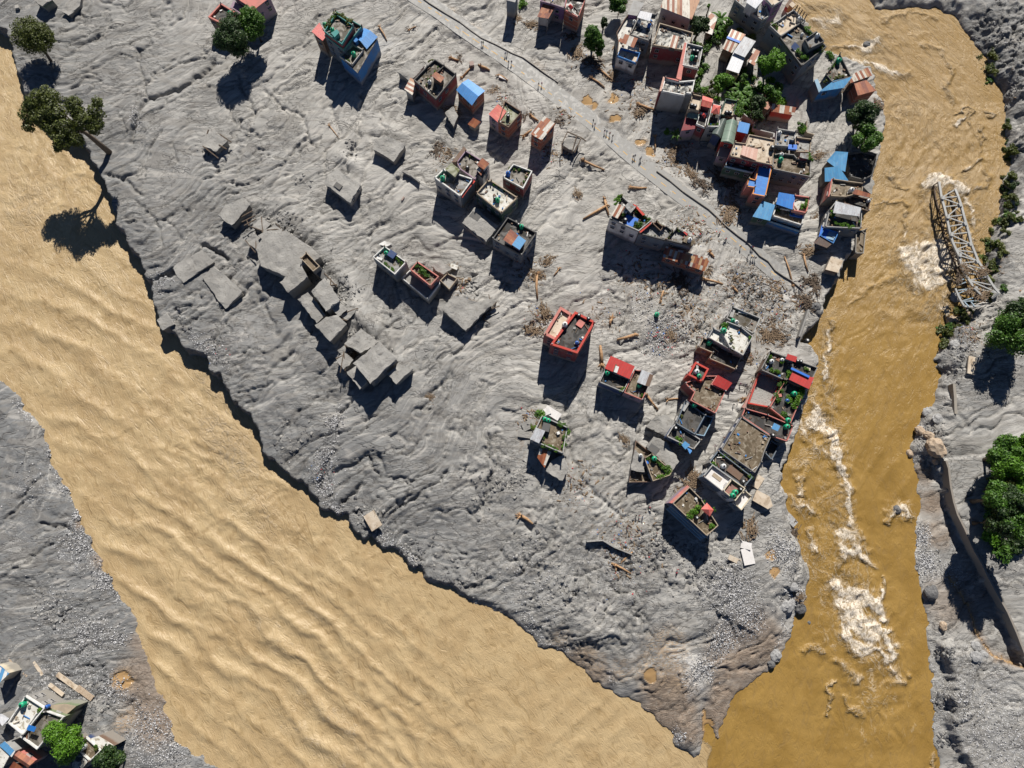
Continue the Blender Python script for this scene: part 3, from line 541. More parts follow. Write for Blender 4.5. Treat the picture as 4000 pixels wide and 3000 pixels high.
for ptsf, wdf, af in [(C32(380,330,470,370,560,430,590,540,600,640,640,780,680,900),26,1.25),(C32(680,900,690,1000,700,1100,690,1200,740,1300,800,1400,870,1560),22,1.1),(C32(290,330,330,450,420,560,520,600),20,.8),(C32(230,800,260,780,330,790,260,860,290,960),14,1.0),(C33(540,60,620,70,700,180),20,1.1),
   (C33(640,250,720,190,860,170,930,210,980,330),26,1.6),(C33(700,260,740,330,800,420,900,470),40,1.35),(C33(660,390,700,520,740,620,860,660),30,1.1),(C33(900,430,1030,500,1070,600,1050,680),20,1.4),(C33(960,650,1050,740,1120,860,1175,900),16,1.0),(C33(1000,20,990,120,970,230),8,1.2),(C33(560,900,530,1050,500,1200),8,1.0),(C33(650,1050,700,1160,780,1180),10,.8),(C33(1430,1560,1400,1659),8,1.1),
   (C33(310,640,400,620,470,690),18,.8),(C33(620,760,700,860,760,900),22,1.0),(C32(1040,1180,1100,1080,1170,1050,1210,1160),14,1.2),(C32(0,0,60,40,130,60),10,0),(C32(360,0,400,120,430,260,380,330),28,1.0),(C32(200,1000,260,1060,330,1040,380,1100),16,.9),(C32(640,1290,740,1290,800,1420,700,1480,640,1380),28,1.2),(C32(330,1300,360,1400,420,1460),10,.9),
   (C31(1250,560,1400,500,1500,420,1540,560,1500,700,1380,760),60,1.25),(C31(1300,640,1500,640,1600,600),60,1.4),(C31(1560,860,1500,960,1540,1060),30,.7),(C31(920,110,1100,80,1180,60,1190,200,1160,420),10,.8),(C31(540,1100,580,1180,520,1300,480,1480,500,1600),12,.9),(C31(700,980,860,860,1000,800,1130,720),14,.5),(C31(1660,30,1720,80,1760,180,1800,300),18,.8),(C31(1740,340,1790,420,1800,520),12,.9),(C31(1350,20,1400,200,1440,400),30,.7),
   (C30(1350,1620,1400,1560,1490,1520,1560,1560,1680,1640),26,1.4),(C30(1640,1070,1720,980),12,1.4),(C30(1600,1000,1650,960,1720,930,1760,960,1750,1080),8,1.0),(C30(1700,1480,1760,1420,1850,1340),7,1.2),(C30(1850,1340,1840,1240,1860,1160,1830,1060),7,.8),(C30(840,420,900,370,950,340),26,1.3),(C30(700,560,820,540,940,560,1060,620,1200,640),26,1.0),(C30(560,400,700,380,840,420),14,.9),(C30(1000,160,1130,120,1300,110,1440,170),16,.7),
   (C30(340,60,500,40,620,100,560,200,420,180),40,.7),(C30(1560,540,1580,620,1540,760,1580,860),16,.8),(C30(1370,400,1480,430,1560,520),20,.6),(C30(1870,1440,1900,1560,1800,1640),14,.8),(C30(1040,1480,1100,1600,1200,1640),14,.7),(C30(1880,960,1980,1000,1900,1010),14,1.0)]:
    Pf = [U(x_,y_,ZW) for x_,y_ in ptsf]; jx2 = X+(fbm(X/3,Y/3,201,3)-.5)*4; jy2 = Y+(fbm(X/3,Y/3,202,3)-.5)*4
    m_ = (np.abs(X-Pf[0][0])<60)&(np.abs(Y-Pf[0][1])<60); dd = np.full(X.shape,99.); dd[m_] = seg_dist(jx2[m_], jy2[m_], Pf)[0]; lines = np.maximum(lines, af*np.exp(-(dd/(wdf/12*.8))**2))
wv = np.where(right, ((1-np.abs(2*fbm(ft/4.2+fbm(fs/9,ft/9,94,2)*3, fs/6.5, 74, 4, .55)-1))-.75)*2.4*(.10+.6*np.clip(rap,0,1.2)+.45*np.clip(lines,0,1.3)) + wv*.3 + lines*.35 + train(3480,1850,5.5,55,.18,140,260,161)+train(3620,620,5,50,.15,150,200,171), wv)
edge = np.minimum(np.minimum(np.abs(dpw),np.abs(dlw)),np.abs(drw)); wv = wv*sst(0,4,edge)
WZ = ZW + wv*.9
foamL = wblob([(700,1180,260,60,-56,.55),(820,1450,260,60,-56,.7),(900,1750,200,70,-52,.7),(1000,2000,200,90,-50,.4),(1100,2500,300,60,-36,.35),(1300,2800,260,60,-36,.4),(100,800,150,150,0,.35),(330,1000,300,40,-45,.3),(1260,2420,300,30,-36,.25),(1250,2930,160,40,-30,.5)])
foam = np.clip(np.where(right, rap*.68+lines*.72, foamL)/1.6,0,1)
brown = np.where(right, sst(U(0,200,ZW)[1], U(0,1700,ZW)[1], Y)*.9+.1, 0)
calm = np.where(right, np.clip(1-rap,0,1), .3)
def watermat():
    m, nt, b = newmat('muddy_water'); a1 = N(nt,'ShaderNodeAttribute',attribute_name='w1'); s = N(nt,'ShaderNodeSeparateColor'); lk(nt,a1.outputs['Color'],s.inputs[0])
    foam_, brown_, right_ = s.outputs; foam_ = mth(nt,'MULTIPLY',foam_,1.6); fa = N(nt,'ShaderNodeAttribute',attribute_name='flow'); fv = fa.outputs['Vector']
    mp = N(nt,'ShaderNodeMapping'); mp.inputs['Scale'].default_value=(.45,1.,1.); lk(nt,fv,mp.inputs[0])
    n1 = noise(nt, mp.outputs[0], .45, 6, .6, 1.4); n2 = noise(nt, mp.outputs[0], 1.8, 5, .6, .8); n3 = noise(nt, fv, .09, 4, .5, 1.)
    tan = mix(nt, rng(nt,n3,.35,.65), (.38,.275,.148), (.44,.33,.185))
    br = mix(nt, rng(nt,n3,.35,.65), (.25,.152,.040), (.305,.19,.055))
    lt = mix(nt, rng(nt,n3,.35,.65), (.37,.262,.135), (.32,.215,.095))
    br = mix(nt, brown_, lt, br)
    c = mix(nt, right_, tan, br)
    c = mix(nt, rng(nt,n1,.50,.68,0,.4), c, (.22,.145,.06))
    # foam filaments: thin bands where the warped noise crosses its middle
    mq = N(nt,'ShaderNodeMapping'); mq.inputs['Scale'].default_value=(.7,1.,1.); lk(nt,fv,mq.inputs[0]); qv = mq.outputs[0]
    def fil(sc, dist, w, det=5): return rng(nt, mth(nt,'ABSOLUTE', mth(nt,'SUBTRACT', noise(nt, qv, sc, det, .6, dist), .5)), w, 0.0)
    F_ = mth(nt,'ADD', foam_, mth(nt,'MULTIPLY', mth(nt,'SUBTRACT', noise(nt, qv, .22, 5, .65, 1.2), .5), 1.5))
    core = mth(nt,'MULTIPLY', rng(nt, F_, .75, 1.10), rng(nt, noise(nt, qv, 1.1, 5,.7,1.2), .32,.56,.25,1.0))
    f1_ = mth(nt,'MULTIPLY', fil(.16, 1.8, .035), rng(nt, F_, .15,.7,.0,.75)); f2_ = mth(nt,'MULTIPLY', fil(.42, 1.4, .05), rng(nt, F_, .35,.85,0,.6))
    ff = mth(nt,'MAXIMUM', core, mth(nt,'MAXIMUM', f1_, f2_))
    c = mix(nt, ff, c, mix(nt, core, (.56,.45,.31), (.76,.68,.57)))
    lk(nt,c,b.inputs['Base Color']); b.inputs['Roughness'].default_value=.33; b.inputs['Specular IOR Level'].default_value=.30
    lk(nt, rng(nt, ff, 0,.6,.3,.7), b.inputs['Roughness'])
    r1 = mth(nt,'SUBTRACT', 1.0, mth(nt,'ABSOLUTE', mth(nt,'SUBTRACT', mth(nt,'MULTIPLY',n1,2.0), 1.0))); r2 = mth(nt,'SUBTRACT', 1.0, mth(nt,'ABSOLUTE', mth(nt,'SUBTRACT', mth(nt,'MULTIPLY',n2,2.0), 1.0)))
    h = mth(nt,'ADD', mth(nt,'MULTIPLY',r1,.55), mth(nt,'ADD', mth(nt,'MULTIPLY', r2, .22), mth(nt,'MULTIPLY', ff, .30)))
    st_ = mth(nt,'ADD', mth(nt,'ADD', rng(nt, foam_, 0,.8,.42,1.1), mth(nt,'MULTIPLY', mth(nt,'SUBTRACT',1.,brown_), mth(nt,'MULTIPLY',right_,.45))), mth(nt,'MULTIPLY', mth(nt,'SUBTRACT',1.,right_), .05))
    bump(nt, mth(nt,'MULTIPLY',h,st_), .85, 1.0, b); return m
MATS['water'] = watermat()
water, used = grid_mesh('river_water', X, Y, WZ, MATS['water'], keep); tag(water, 'brown flood water of the two rivers', None, kind='structure')
attr(water, 'w1', foam, brown, right.astype(float), np.ones(X.shape), used)
fa = water.data.attributes.new('flow', 'FLOAT_VECTOR', 'POINT'); fa.data.foreach_set('vector', np.stack([fs.ravel()[used], ft.ravel()[used], np.zeros(used.sum())], -1).astype(np.float32).ravel())
# ------------------------------------------------------------------ road sheet
def ribbon(P, w, z, name, mat, wn=0.0):
    vs = []; fs_ = []; n = len(P)
    Q = []
    for i in range(n-1):
        for k in range(6):
            t = k/6; Q.append((P[i][0]*(1-t)+P[i+1][0]*t, P[i][1]*(1-t)+P[i+1][1]*t))
    Q.append(P[-1])
    for i, q in enumerate(Q):
        a = Q[max(i-1,0)]; b_ = Q[min(i+1,len(Q)-1)]; d = Vector((b_[0]-a[0], b_[1]-a[1])).normalized(); nn = Vector((-d.y, d.x))
        for s in (-1,1): vs.append((q[0]+nn.x*s*w/2, q[1]+nn.y*s*w/2, z))
    for i in range(len(Q)-1): fs_.append((2*i, 2*i+2, 2*i+3, 2*i+1))
    return mesh_obj(name, vs, fs_, mat), Q
def asphalt():
    m, nt, b = newmat('asphalt_silted'); p = pos(nt); n = noise(nt,p,.35,5,.6,1.5); n2 = noise(nt,p,4,3)
    c = mix(nt, rng(nt,n,.42,.6), (.235,.235,.23), (.33,.325,.31)); c = mix(nt, rng(nt,n,.60,.70,0,.8), c, (.50,.48,.44)); c = mix(nt, rng(nt,n,.40,.34,0,.6), c, (.30,.25,.19)); c = mix(nt, rng(nt,n2,.4,.7,0,.3), c, (.1,.1,.1))
    lk(nt,c,b.inputs['Base Color']); lk(nt, rng(nt,n,.4,.6,.45,.85), b.inputs['Roughness']); return m
MATS['asphalt'] = asphalt()
road, RQ = ribbon(roadP, 6.4, 0.0, 'road', MATS['asphalt']); tag(road, 'silted asphalt road running through the town', None, kind='structure')
mk = MB()
cum = 0; on = []
for i in range(len(RQ)-1):
    a, b_ = Vector(RQ[i]), Vector(RQ[i+1]); d = (b_-a).normalized(); nn = Vector((-d.y, d.x)); L = (b_-a).length
    ph = cum % 4.4; cum += L
    if ph < 2.2:
        a2 = a-nn*1.1; e = a2+d*min(L,2.0); mk.add(([(a2.x+nn.x*s, a2.y+nn.y*s, .012) for s in (-.11,.11)]+[(e.x+nn.x*s, e.y+nn.y*s, .012) for s in (.11,-.11)], [(3,2,1,0)]))
rm = mk.build('road_marking', MATS['yellow']); tag(rm, 'dashed yellow centre line of the silted road', None, kind='structure')
# ================================================================ building kit
def ccw(P):
    a = sum(P[i][0]*P[(i+1)%len(P)][1]-P[(i+1)%len(P)][0]*P[i][1] for i in range(len(P)))
    return P if a > 0 else P[::-1]
def inset(P, d):
    n = len(P); o = []
    for i in range(n):
        p0, p1, p2 = Vector(P[i-1]), Vector(P[i]), Vector(P[(i+1)%n])
        a = (p1-p0).normalized(); b = (p2-p1).normalized(); na = Vector((-a.y,a.x)); nb = Vector((-b.y,b.x)); s = na+nb
        k = s.dot(na); s = s/max(k,.35); o.append((p1.x+s.x*d, p1.y+s.y*d))
    return o
def prism(P, z0, z1, bottom=False):
    n = len(P); v = [(x,y,z0) for x,y in P]+[(x,y,z1) for x,y in P]
    f = [(i,(i+1)%n,n+(i+1)%n,n+i) for i in range(n)]+[tuple(range(n,2*n))]
    if bottom: f.append(tuple(range(n))[::-1])
    return v, f
def ring(P, Q, z0, z1):
    n = len(P); v = [(x,y,z0) for x,y in P]+[(x,y,z1) for x,y in P]+[(x,y,z1) for x,y in Q]+[(x,y,z0) for x,y in Q]
    f = []
    for i in range(n):
        j = (i+1)%n; f += [(i,j,n+j,n+i),(n+i,n+j,2*n+j,2*n+i),(2*n+i,2*n+j,3*n+j,3*n+i),(3*n+i,3*n+j,j,i)]
    return v, f
def win_mesh():
    v=[]; f=[]; mi=[]
    def bx(x0,x1,y0,y1,z0,z1,m):
        n=len(v); v.extend([(x,y,z) for x in (x0,x1) for y in (y0,y1) for z in (z0,z1)])
        for q in [(0,1,3,2),(4,6,7,5),(0,4,5,1),(2,3,7,6),(0,2,6,4),(1,5,7,3)]: f.append(tuple(n+i for i in q)); mi.append(m)
    bx(-.6,.6,-.05,.03,-.65,.65,0)
    for s in (-1,1): bx(s*.66-.06,s*.66+.06,-.12,.05,-.74,.74,1)
    bx(-.72,.72,-.14,.05,-.8,-.65,1); bx(-.72,.72,-.12,.05,.65,.78,1); bx(-.03,.03,-.08,0,-.65,.65,1); bx(-.78,.78,-.45,.05,.86,.94,1)
    me = bpy.data.meshes.new('window'); me.from_pydata(v,[],f); me.materials.append(MATS['glass_dark']); me.materials.append(MATS['frame']); me.polygons.foreach_set('material_index', mi); me.update(); return me
WIN = win_mesh(); NW = [0]
FOOT = []
def windows(par, P, ztop, z0, st=2.9, sp=3.1):
    off = ORG[par.name]; n = len(P)
    for i in range(n):
        a = Vector(P[i]); b = Vector(P[(i+1)%n]); L = (b-a).length
        if L < 3.2: continue
        t = (b-a)/L; nn = Vector((t.y,-t.x)); mid = (a+b)/2
        if nn.dot(-mid.normalized()) < .25: continue
        k = max(1, int(L/sp)); fl = int((ztop-.7-max(z0,.2))/st)
        for s in range(min(fl,4)):
            for j in range(k):
                if random.random() < .22: continue
                q = a+t*L*(j+.5)/k
                o = bpy.data.objects.new('window', WIN); COL.objects.link(o); o.parent = par
                o.location = (q.x+nn.x*.03-off[0], q.y+nn.y*.03-off[1], ztop-1.55-st*s-off[2]); o.rotation_euler = (0,0,math.atan2(t.y,t.x)); NW[0] += 1
def uvq(P3, faces):
    "planar uv in metres: u along the first edge, v down the slope"
    a = Vector(P3[0]); u = (Vector(P3[1])-a).normalized(); out = []
    for f in faces:
        p = [Vector(P3[i]) for i in f]; nrm = (p[1]-p[0]).cross(p[2]-p[0])
        if nrm.length < 1e-6: nrm = Vector((0,0,1))
        v = nrm.normalized().cross(u); out.append([((q-a).dot(u)+50, (q-a).dot(v)+50) for q in p])
    return out
def house(name, label, cat='house', first=None, group=None):
    c_ = [U(x,y,0) for x,y in first]; cx = sum(a[0] for a in c_)/len(c_); cy = sum(a[1] for a in c_)/len(c_)
    return thing(name, label, cat, (cx, cy, 0), group)
def blk(root, px, h, kind='T', wall='grey', top='f_dirty', par=None, z0=-4, ph=.95, pw=.24, win=None, rise=.7, ov=.35, name=None, ow=0):
    P = ccw([U(x,y,h) for x,y in px]); FOOT.append(([U(x,y,h) for x,y in px], h))
    if kind == 'T':
        fl = h-ph; W_ = inset(P, .02+ow)
        mesh_obj('wall', *prism(W_, z0, fl-.16), MATS[wall], root)
        S_ = inset(P, .004); sv_, sf_ = prism(S_, fl-.16, fl, True); mesh_obj('roof_slab', sv_, sf_, MATS[top], root, uv=uvq(sv_, sf_))
        mesh_obj('parapet', *ring(P, inset(P, pw), fl-.02+.003, h), MATS[par or wall], root)
        if win is None: win = h >= 5
        A_ = abs(sum(P[i][0]*P[(i+1)%len(P)][1]-P[(i+1)%len(P)][0]*P[i][1] for i in range(len(P))))/2
        mb = MB()
        sm_ = random.choice(('grey','tan','brown','lgrey'))
        for (x_, y_) in inset(P, pw*.5):
            if random.random() < .6: mesh_obj('column_stub', *box_vf(x_, y_, h+.3, .32, .32, .7+random.random()*.6, random.random()), MATS[sm_], root)
        if A_ > 25 and top not in ('bluetin','f_clean','mud'):
            P2 = inset(P, .7); xs = [q[0] for q in P2]; ys = [q[1] for q in P2]; V_=[]; F_=[]; M_=[]; got = 0; want = int(min(26, A_*.16))
            for _ in range(want*6):
                if got >= want: break
                x_ = random.uniform(min(xs),max(xs)); y_ = random.uniform(min(ys),max(ys))
                if not inside(np.array([x_]), np.array([y_]), P2)[0]: continue
                if random.random() < .5: # most things lean against the edge
                    j_ = min(range(len(P2)), key=lambda q: math.hypot(P2[q][0]-x_, P2[q][1]-y_)); x_ = x_*.45+P2[j_][0]*.55; y_ = y_*.45+P2[j_][1]*.55
                long_ = random.random() < .35
                v_, f_ = box_vf(x_, y_, fl+.12+.1*random.random(), random.uniform(1.0,2.6) if long_ else random.uniform(.25,.9), random.uniform(.1,.3) if long_ else random.uniform(.25,.8), random.uniform(.12,.5), random.random()*3.1, random.uniform(-.15,.15), random.uniform(-.1,.1))
                n0 = len(V_); V_ += v_; F_ += [tuple(i+n0 for i in q) for q in f_]; M_ += [random.choice((0,0,1,1,2,3,4,5,6))]*6; got += 1
            if V_: mesh_obj('rubbish', V_, F_, None, root, mats=[MATS[q] for q in ('brown','grey','white','tan','blue','wood_pile','rust')], midx=M_)['kind'] = 'stuff'
        if win: windows(root, W_, fl-.16, z0)
    elif kind == 'S':
        W_ = inset(P, .18); mesh_obj('wall', *prism(W_, z0, h-.22), MATS[wall], root)
        # uneven slab: subdivide the outline and let the mud lie in drifts
        bm = bmesh.new(); vs = [bm.verts.new((x,y,h)) for x,y in P]; f = bm.faces.new(vs); lw = [bm.verts.new((x,y,h-.24)) for x,y in P]; n = len(P)
        for i in range(n): bm.faces.new((vs[(i+1)%n], vs[i], lw[i], lw[(i+1)%n]))
        me = bpy.data.meshes.new('roof_slab'); 
        if top == 'mud':
            bmesh.ops.triangulate(bm, faces=[f]); 
            for _ in range(3):
                es = [e for e in bm.edges if e.calc_length() > 1.2]; 
                if es: bmesh.ops.subdivide_edges(bm, edges=es, cuts=1, use_grid_fill=False); bmesh.ops.triangulate(bm, faces=[q for q in bm.faces if len(q.verts)>3])
            for v_ in bm.verts:
                if v_.co.z > h-.1:
                    nz = float(vnoise(np.array([v_.co.x/2.1]), np.array([v_.co.y/2.1]), 5)[0]); v_.co.z += (nz-.5)*.45
                    v_.co.x += (float(vnoise(np.array([v_.co.x]), np.array([v_.co.y]), 6)[0])-.5)*.75; v_.co.y += (float(vnoise(np.array([v_.co.x]), np.array([v_.co.y]), 7)[0])-.5)*.75
        ul = bm.loops.layers.uv.new('UVMap'); e0 = (Vector(P[1])-Vector(P[0])).normalized()
        for f_ in bm.faces:
            for l_ in f_.loops: q_ = l_.vert.co.xy-Vector(P[0]); l_[ul].uv = (q_.dot(e0)+50, q_.dot(Vector((-e0.y,e0.x)))+50)
        off = ORG[root.name]
        for v_ in bm.verts: v_.co -= Vector(off)
        bm.to_mesh(me); bm.free(); me.materials.append(MATS[top]); o = bpy.data.objects.new('roof_slab', me); COL.objects.link(o); o.parent = root; ORG[o.name]=off
        if win: windows(root, W_, h-.2, z0)
    else:
        Q = [U(x,y,h) for x,y in px]; a = ccw(Q)
        W_ = inset(P, ov); zt = h-.08
        if kind in ('H',):      # shed roof: edge p0-p1 high
            zs = [h+rise, h+rise]+[h]*(len(Q)-2)
            # keep the edge where it was surveyed
            v = [(x,y,z) for (x,y),z in zip(Q,zs)]; v += [(x,y,z-.07) for x,y,z in v]; n = len(Q)
            f = [tuple(range(n)), tuple(range(n,2*n))[::-1]]+[(i,n+i,n+(i+1)%n,(i+1)%n) for i in range(n)]
            mesh_obj('roof', v, f, MATS[top], root, uv=uvq(v,f))
        elif kind == 'G':       # gable, ridge parallel to p0-p1
            m1 = ((Q[1][0]+Q[2][0])/2,(Q[1][1]+Q[2][1])/2); m0 = ((Q[0][0]+Q[3][0])/2,(Q[0][1]+Q[3][1])/2)
            v = [(*Q[0],h),(*Q[1],h),(*Q[2],h),(*Q[3],h),(*m0,h+rise),(*m1,h+rise)]; v += [(x,y,z-.07) for x,y,z in v]
            f = [(0,1,5,4),(4,5,2,3),(6,10,11,7),(10,9,8,11),(0,4,10,6),(4,3,9,10),(1,7,11,5),(5,11,8,2),(0,6,7,1),(3,2,8,9)]
            mesh_obj('roof', v, f, MATS[top], root, uv=uvq(v,f))
        elif kind == 'P':
            cx = sum(q[0] for q in Q)/4; cy = sum(q[1] for q in Q)/4; v = [(*q,h) for q in Q]+[(cx,cy,h+rise)]; f = [(0,1,4),(1,2,4),(2,3,4),(3,0,4),(3,2,1,0)]
            mesh_obj('roof', v, f, MATS[top], root, uv=uvq(v,f))
        elif kind == 'B':       # barrel vault across p0-p3, running p0->p1
            v=[]; f=[]; n=9
            for k in range(n):
                t=k/(n-1); z=h+rise*math.sin(math.pi*t)
                for e in (0,1):
                    A=Q[0] if e==0 else Q[1]; B=Q[3] if e==0 else Q[2]; v.append((A[0]*(1-t)+B[0]*t, A[1]*(1-t)+B[1]*t, z))
            for k in range(n-1): f.append((2*k,2*k+1,2*k+3,2*k+2))
            f.append(tuple(range(0,2*n,2))[::-1]); f.append(tuple(range(1,2*n,2)))
            mesh_obj('roof', v, f, MATS[top], root, uv=uvq(v,f))
        if wall: 
            mesh_obj('wall', *prism(W_, z0, zt-.02), MATS[wall], root)
            if win is None: win = (h-max(z0,0)) >= 5.5
            if win: windows(root, W_, zt-.3, z0)
    return root
def part(root, name, vf, mat, **k): return mesh_obj(name, *vf, MATS[mat], root, **k)
# ================================================================ the houses
h = house('concrete_house','tall teal and maroon town house with stepped green roof terraces, beside the blue gabled roof', first=L1(440,430))
blk(h, L1(350,130,682,322,448,612,212,438), 11, wall='bluegrey', top='f_dark', par='teal')
blk(h, L1(352,168,574,314,430,545,208,386), 13.4, wall='maroon', top='f_dirty', par='teal', z0=9)
blk(h, L1(292,408,368,362,400,398,340,460), 15, 'S', wall='teal', top='teal', z0=12)
blk(h, L1(58,405,157,293,243,440,190,506), 9.5, 'H', wall='brown', top='redtin', rise=.6)
h = house('concrete_house','blue walled house with bright blue gabled tin roof and small front terrace', first=L1(680,640))
blk(h, L1(396,695,566,540,620,440,705,345,875,470,625,905), 8.0, 'S', wall='blue', top='f_dirty', win=False)
blk(h, L1(600,460,705,346,874,456,738,608), 8.6, 'G', wall=None, top='bluesky', rise=.9, z0=7.6)
blk(h, L1(545,482,588,448,636,492,596,525), 10.2, 'S', wall='blue', top='blue', z0=8)
blk(h, L1(396,693,562,540,700,615,556,803), 9.0, wall='teal', top='f_dirty', par='lgrey', z0=7.6, win=False)
h = house('concrete_house','maroon walled house with wet dark terrace and rust red stair hut', first=L2(480,380))
blk(h, L2(208,352,372,182,472,95,590,172,737,283,484,592), 7.2, wall='maroon', top='f_dirty', par='dark', pw=.3)
blk(h, L2(430,318,485,268,592,326,542,390), 9.2, 'H', wall='brown', top='rust', z0=6)
part(h, 'partition_wall', bar_vf((*U(*L2(500,262)[0],7),6.6),(*U(*L2(590,178)[0],7),6.6),.2,1), 'dark')
h = house('shed','small shed with striped rusty tin roof leaning on the maroon house', 'shed', first=L2(175,460))
blk(h, L2(95,485,172,340,255,380,192,546), 4.6, 'H', wall='lgrey', top='ruststripe')
h = house('buried_house','low half buried house with pale cracked roof west of the maroon house', first=L2(180,240))
blk(h, L2(12,268,150,95,345,190,172,366), 3.4, 'S', wall='grey', top='mud', win=True)
h = house('brick_house','unfinished brick house under a sky blue gabled roof', first=L2(920,510))
blk(h, L2(885,345,1095,490,930,672,735,480), 6.8, 'G', wall='brick', top='bluesky', rise=1.0)
h = house('ruined_shed','collapsed hut with small dark rusty roof below the sky blue gabled house', 'shed', first=L2(950,900))
blk(h, L2(945,835,1042,890,965,955,878,905), 3.2, 'H', wall='grey', top='rust')
blk(h, L2(600,760,700,680,760,800,700,930), 2.6, 'S', wall='grey', top='mud')
h = house('brick_house','narrow brick house with pink tin roof and mossy terrace', first=C10(2180,990))
blk(h, C10(2010,995,2090,910,2165,962,2095,1062), 7.4, 'H', wall='mauve', top='redpale', ov=.1)
blk(h, C10(2092,1050,2150,868,2298,965,2182,1100), 8.0, wall='brick', top='f_moss', par='brown')
h = house('brick_house','lone brick hut with striped rusty white roof beside a broken hut', first=C20(265,1100))
blk(h, C20(280,1008,372,1075,256,1212,162,1158), 8.0, 'H', wall='brick', top='rustwhite', rise=.5, ov=.15)
h = house('ruined_house','broken hut with mud heaped roof and bare posts, east of the lone brick hut', first=C20(520,1220))
blk(h, C20(430,1250,500,1150,590,1200,530,1310), 2.8, 'S', wall='brown', top='mud')
for a, b in [((430,1240),(480,1140)),((480,1140),(600,1190)),((600,1190),(540,1320)),((430,1240),(430,1330)),((600,1190),(640,1220)),((560,1170),(520,1310))]:
    part(h, 'beam', bar_vf((*U(*C20(*a)[0],3.6),3.6),(*U(*C20(*b)[0],3.2),3.2),.3), 'wood_dark')
h = house('concrete_house','white parapet house with flooded front roof and mossy stair hut', first=L3(370,480))
blk(h, L3(52,456,163,346,538,470,376,690), 9.0, wall='lgrey', top='f_grey', par='white', pw=.38)
blk(h, L3(330,262,440,118,640,240,560,478,372,350), 8.6, wall='grey', top='f_dirty', par='mauve', pw=.3)
blk(h, L3(185,350,262,272,370,355,310,450), 11, 'S', wall='dark', top='f_moss', z0=7.5)
blk(h, L3(265,262,418,70,455,112,320,262), 6.2, 'S', wall='brown', top='brown', z0=-1)
blk(h, L3(380,690,462,572,545,488,560,502,476,600,400,705), 8.3, 'S', wall='bluegrey', top='red', z0=-1)
blk(h, L3(562,400,655,238,740,285,655,462), 8.4, 'S', wall='white', top='f_dirty', win=True)
blk(h, L3(580,305,650,225,738,280,666,358), 10.6, 'H', wall='white', top='rust', z0=8)
blk(h, L3(562,352,592,320,664,358,632,430), 9.6, 'H', wall='maroon', top='rustwhite', z0=8)
h = house('concrete_house','maroon house with crenellated white parapet and blue water tank', first=L3(1080,430))
blk(h, L3(900,452,1032,282,1269,372,1155,590), 7.8, wall='maroon', top='f_dirty', par='white', pw=.34)
h = house('concrete_house','dark walled house with bright white sanded terrace in the middle of a cluster', first=L3(820,700))
blk(h, L3(570,645,705,492,760,488,1088,700,886,895), 8.4, wall='green', top='f_white', par='tan', pw=.35)
blk(h, L3(590,700,720,540,800,520,1086,740,890,945), 5.2, 'S', wall='bluegrey', top='grey', win=False)
h = house('buried_house','mud covered flat roof in the shade of the white sanded terrace', first=L4(400,420))
blk(h, L4(178,380,335,185,430,270,620,420,472,612), 4.2, 'S', wall='grey', top='mud', win=True)
part(h, 'stair_opening', box_vf(*U(*L4(335,300)[0],4.3),4.25,3.4,2.2,.35,R(-35)), 'dark')
h = house('concrete_house','dark stained terrace house carrying a rusty and a blue striped tin canopy', first=L4(820,560))
blk(h, L4(550,575,740,310,1100,500,912,785), 8.0, wall='bluegrey', top='f_dark', par='dark', pw=.3)
blk(h, L4(683,600,775,465,876,540,792,660), 10, 'H', wall='grey', top='rust', z0=7, rise=.5)
blk(h, L4(792,660,876,540,967,602,888,716), 9.8, 'H', wall='mauve', top='bluestripe', z0=7, rise=.4)
h = house('buried_house','buried single roof slab south east of the teal town house shadow', first=C10(1150,1270))
blk(h, C10(1025,1215,1120,1172,1290,1250,1190,1395,1100,1335,1010,1290), 3.3, 'S', wall='grey', top='mud')
h = house('buried_house','buried house with a square roof hatch, standing alone in the mud', first=C10(750,1600))
blk(h, C10(585,1580,690,1460,905,1590,812,1752), 4.2, 'S', wall='lgrey', top='mud', win=True)
part(h, 'roof_hatch', box_vf(*U(*C10(710,1608)[0],4.3),4.35,2.6,1.8,.4,R(-35)), 'dark')
h = house('concrete_house','small house with white parapet, green tank and potted plants, left of the pink parapet house', first=C11(1150,590))
blk(h, C11(1008,560,1112,465,1300,602,1200,712), 7.6, wall='bluegrey', top='f_grey', par='white', pw=.3)
blk(h, C11(1058,452,1108,422,1178,448,1130,470), 6.6, 'S', wall='grey', top='white', z0=4)
h = house('concrete_house','small house with pink parapet full of plants above a lower muddy terrace', first=C11(1450,720))
blk(h, C11(1330,668,1395,598,1582,728,1506,812), 7.6, wall='pink', top='f_brown', par='pink', pw=.35)
blk(h, C11(1256,742,1330,672,1506,815,1580,735,1590,790,1484,928), 4.3, wall='lgrey', top='mud', par='white', pw=.3, win=False)
h = house('ruined_house','broken walls and mud slab to the right of the pink parapet house', first=C11(1670,780))
blk(h, C11(1590,762,1652,700,1742,745,1670,842), 3.2, wall='tan', top='mud', par='tan', win=False)
blk(h, C11(1515,640,1590,590,1690,660,1620,720), 2.4, 'S', wall='grey', top='mud')
h = house('buried_house','flat mud roof strewn with broken timber and bottles', first=C11(1800,1040))
blk(h, C11(1600,1010,1712,892,1940,955,2010,915,2040,975,1950,1050,1812,1198), 3.4, 'S', wall='grey', top='mud')
h = house('buried_house','long mud buried house row with a small tan walled terrace on it', first=C11(300,600))
blk(h, C11(0,480,85,350,260,335,470,470,560,560,400,640,255,730,45,640), 5.6, 'S', wall='grey', top='mud')
blk(h, C11(385,572,435,520,552,640,494,686), 7.6, wall='grey', top='f_brown', par='tan', win=False)
blk(h, C11(210,780,382,618,446,735,276,872), 6.4, 'S', wall='grey', top='mud')
blk(h, C11(495,686,552,640,640,740,590,770), 4.6, 'S', wall='grey', top='dark')
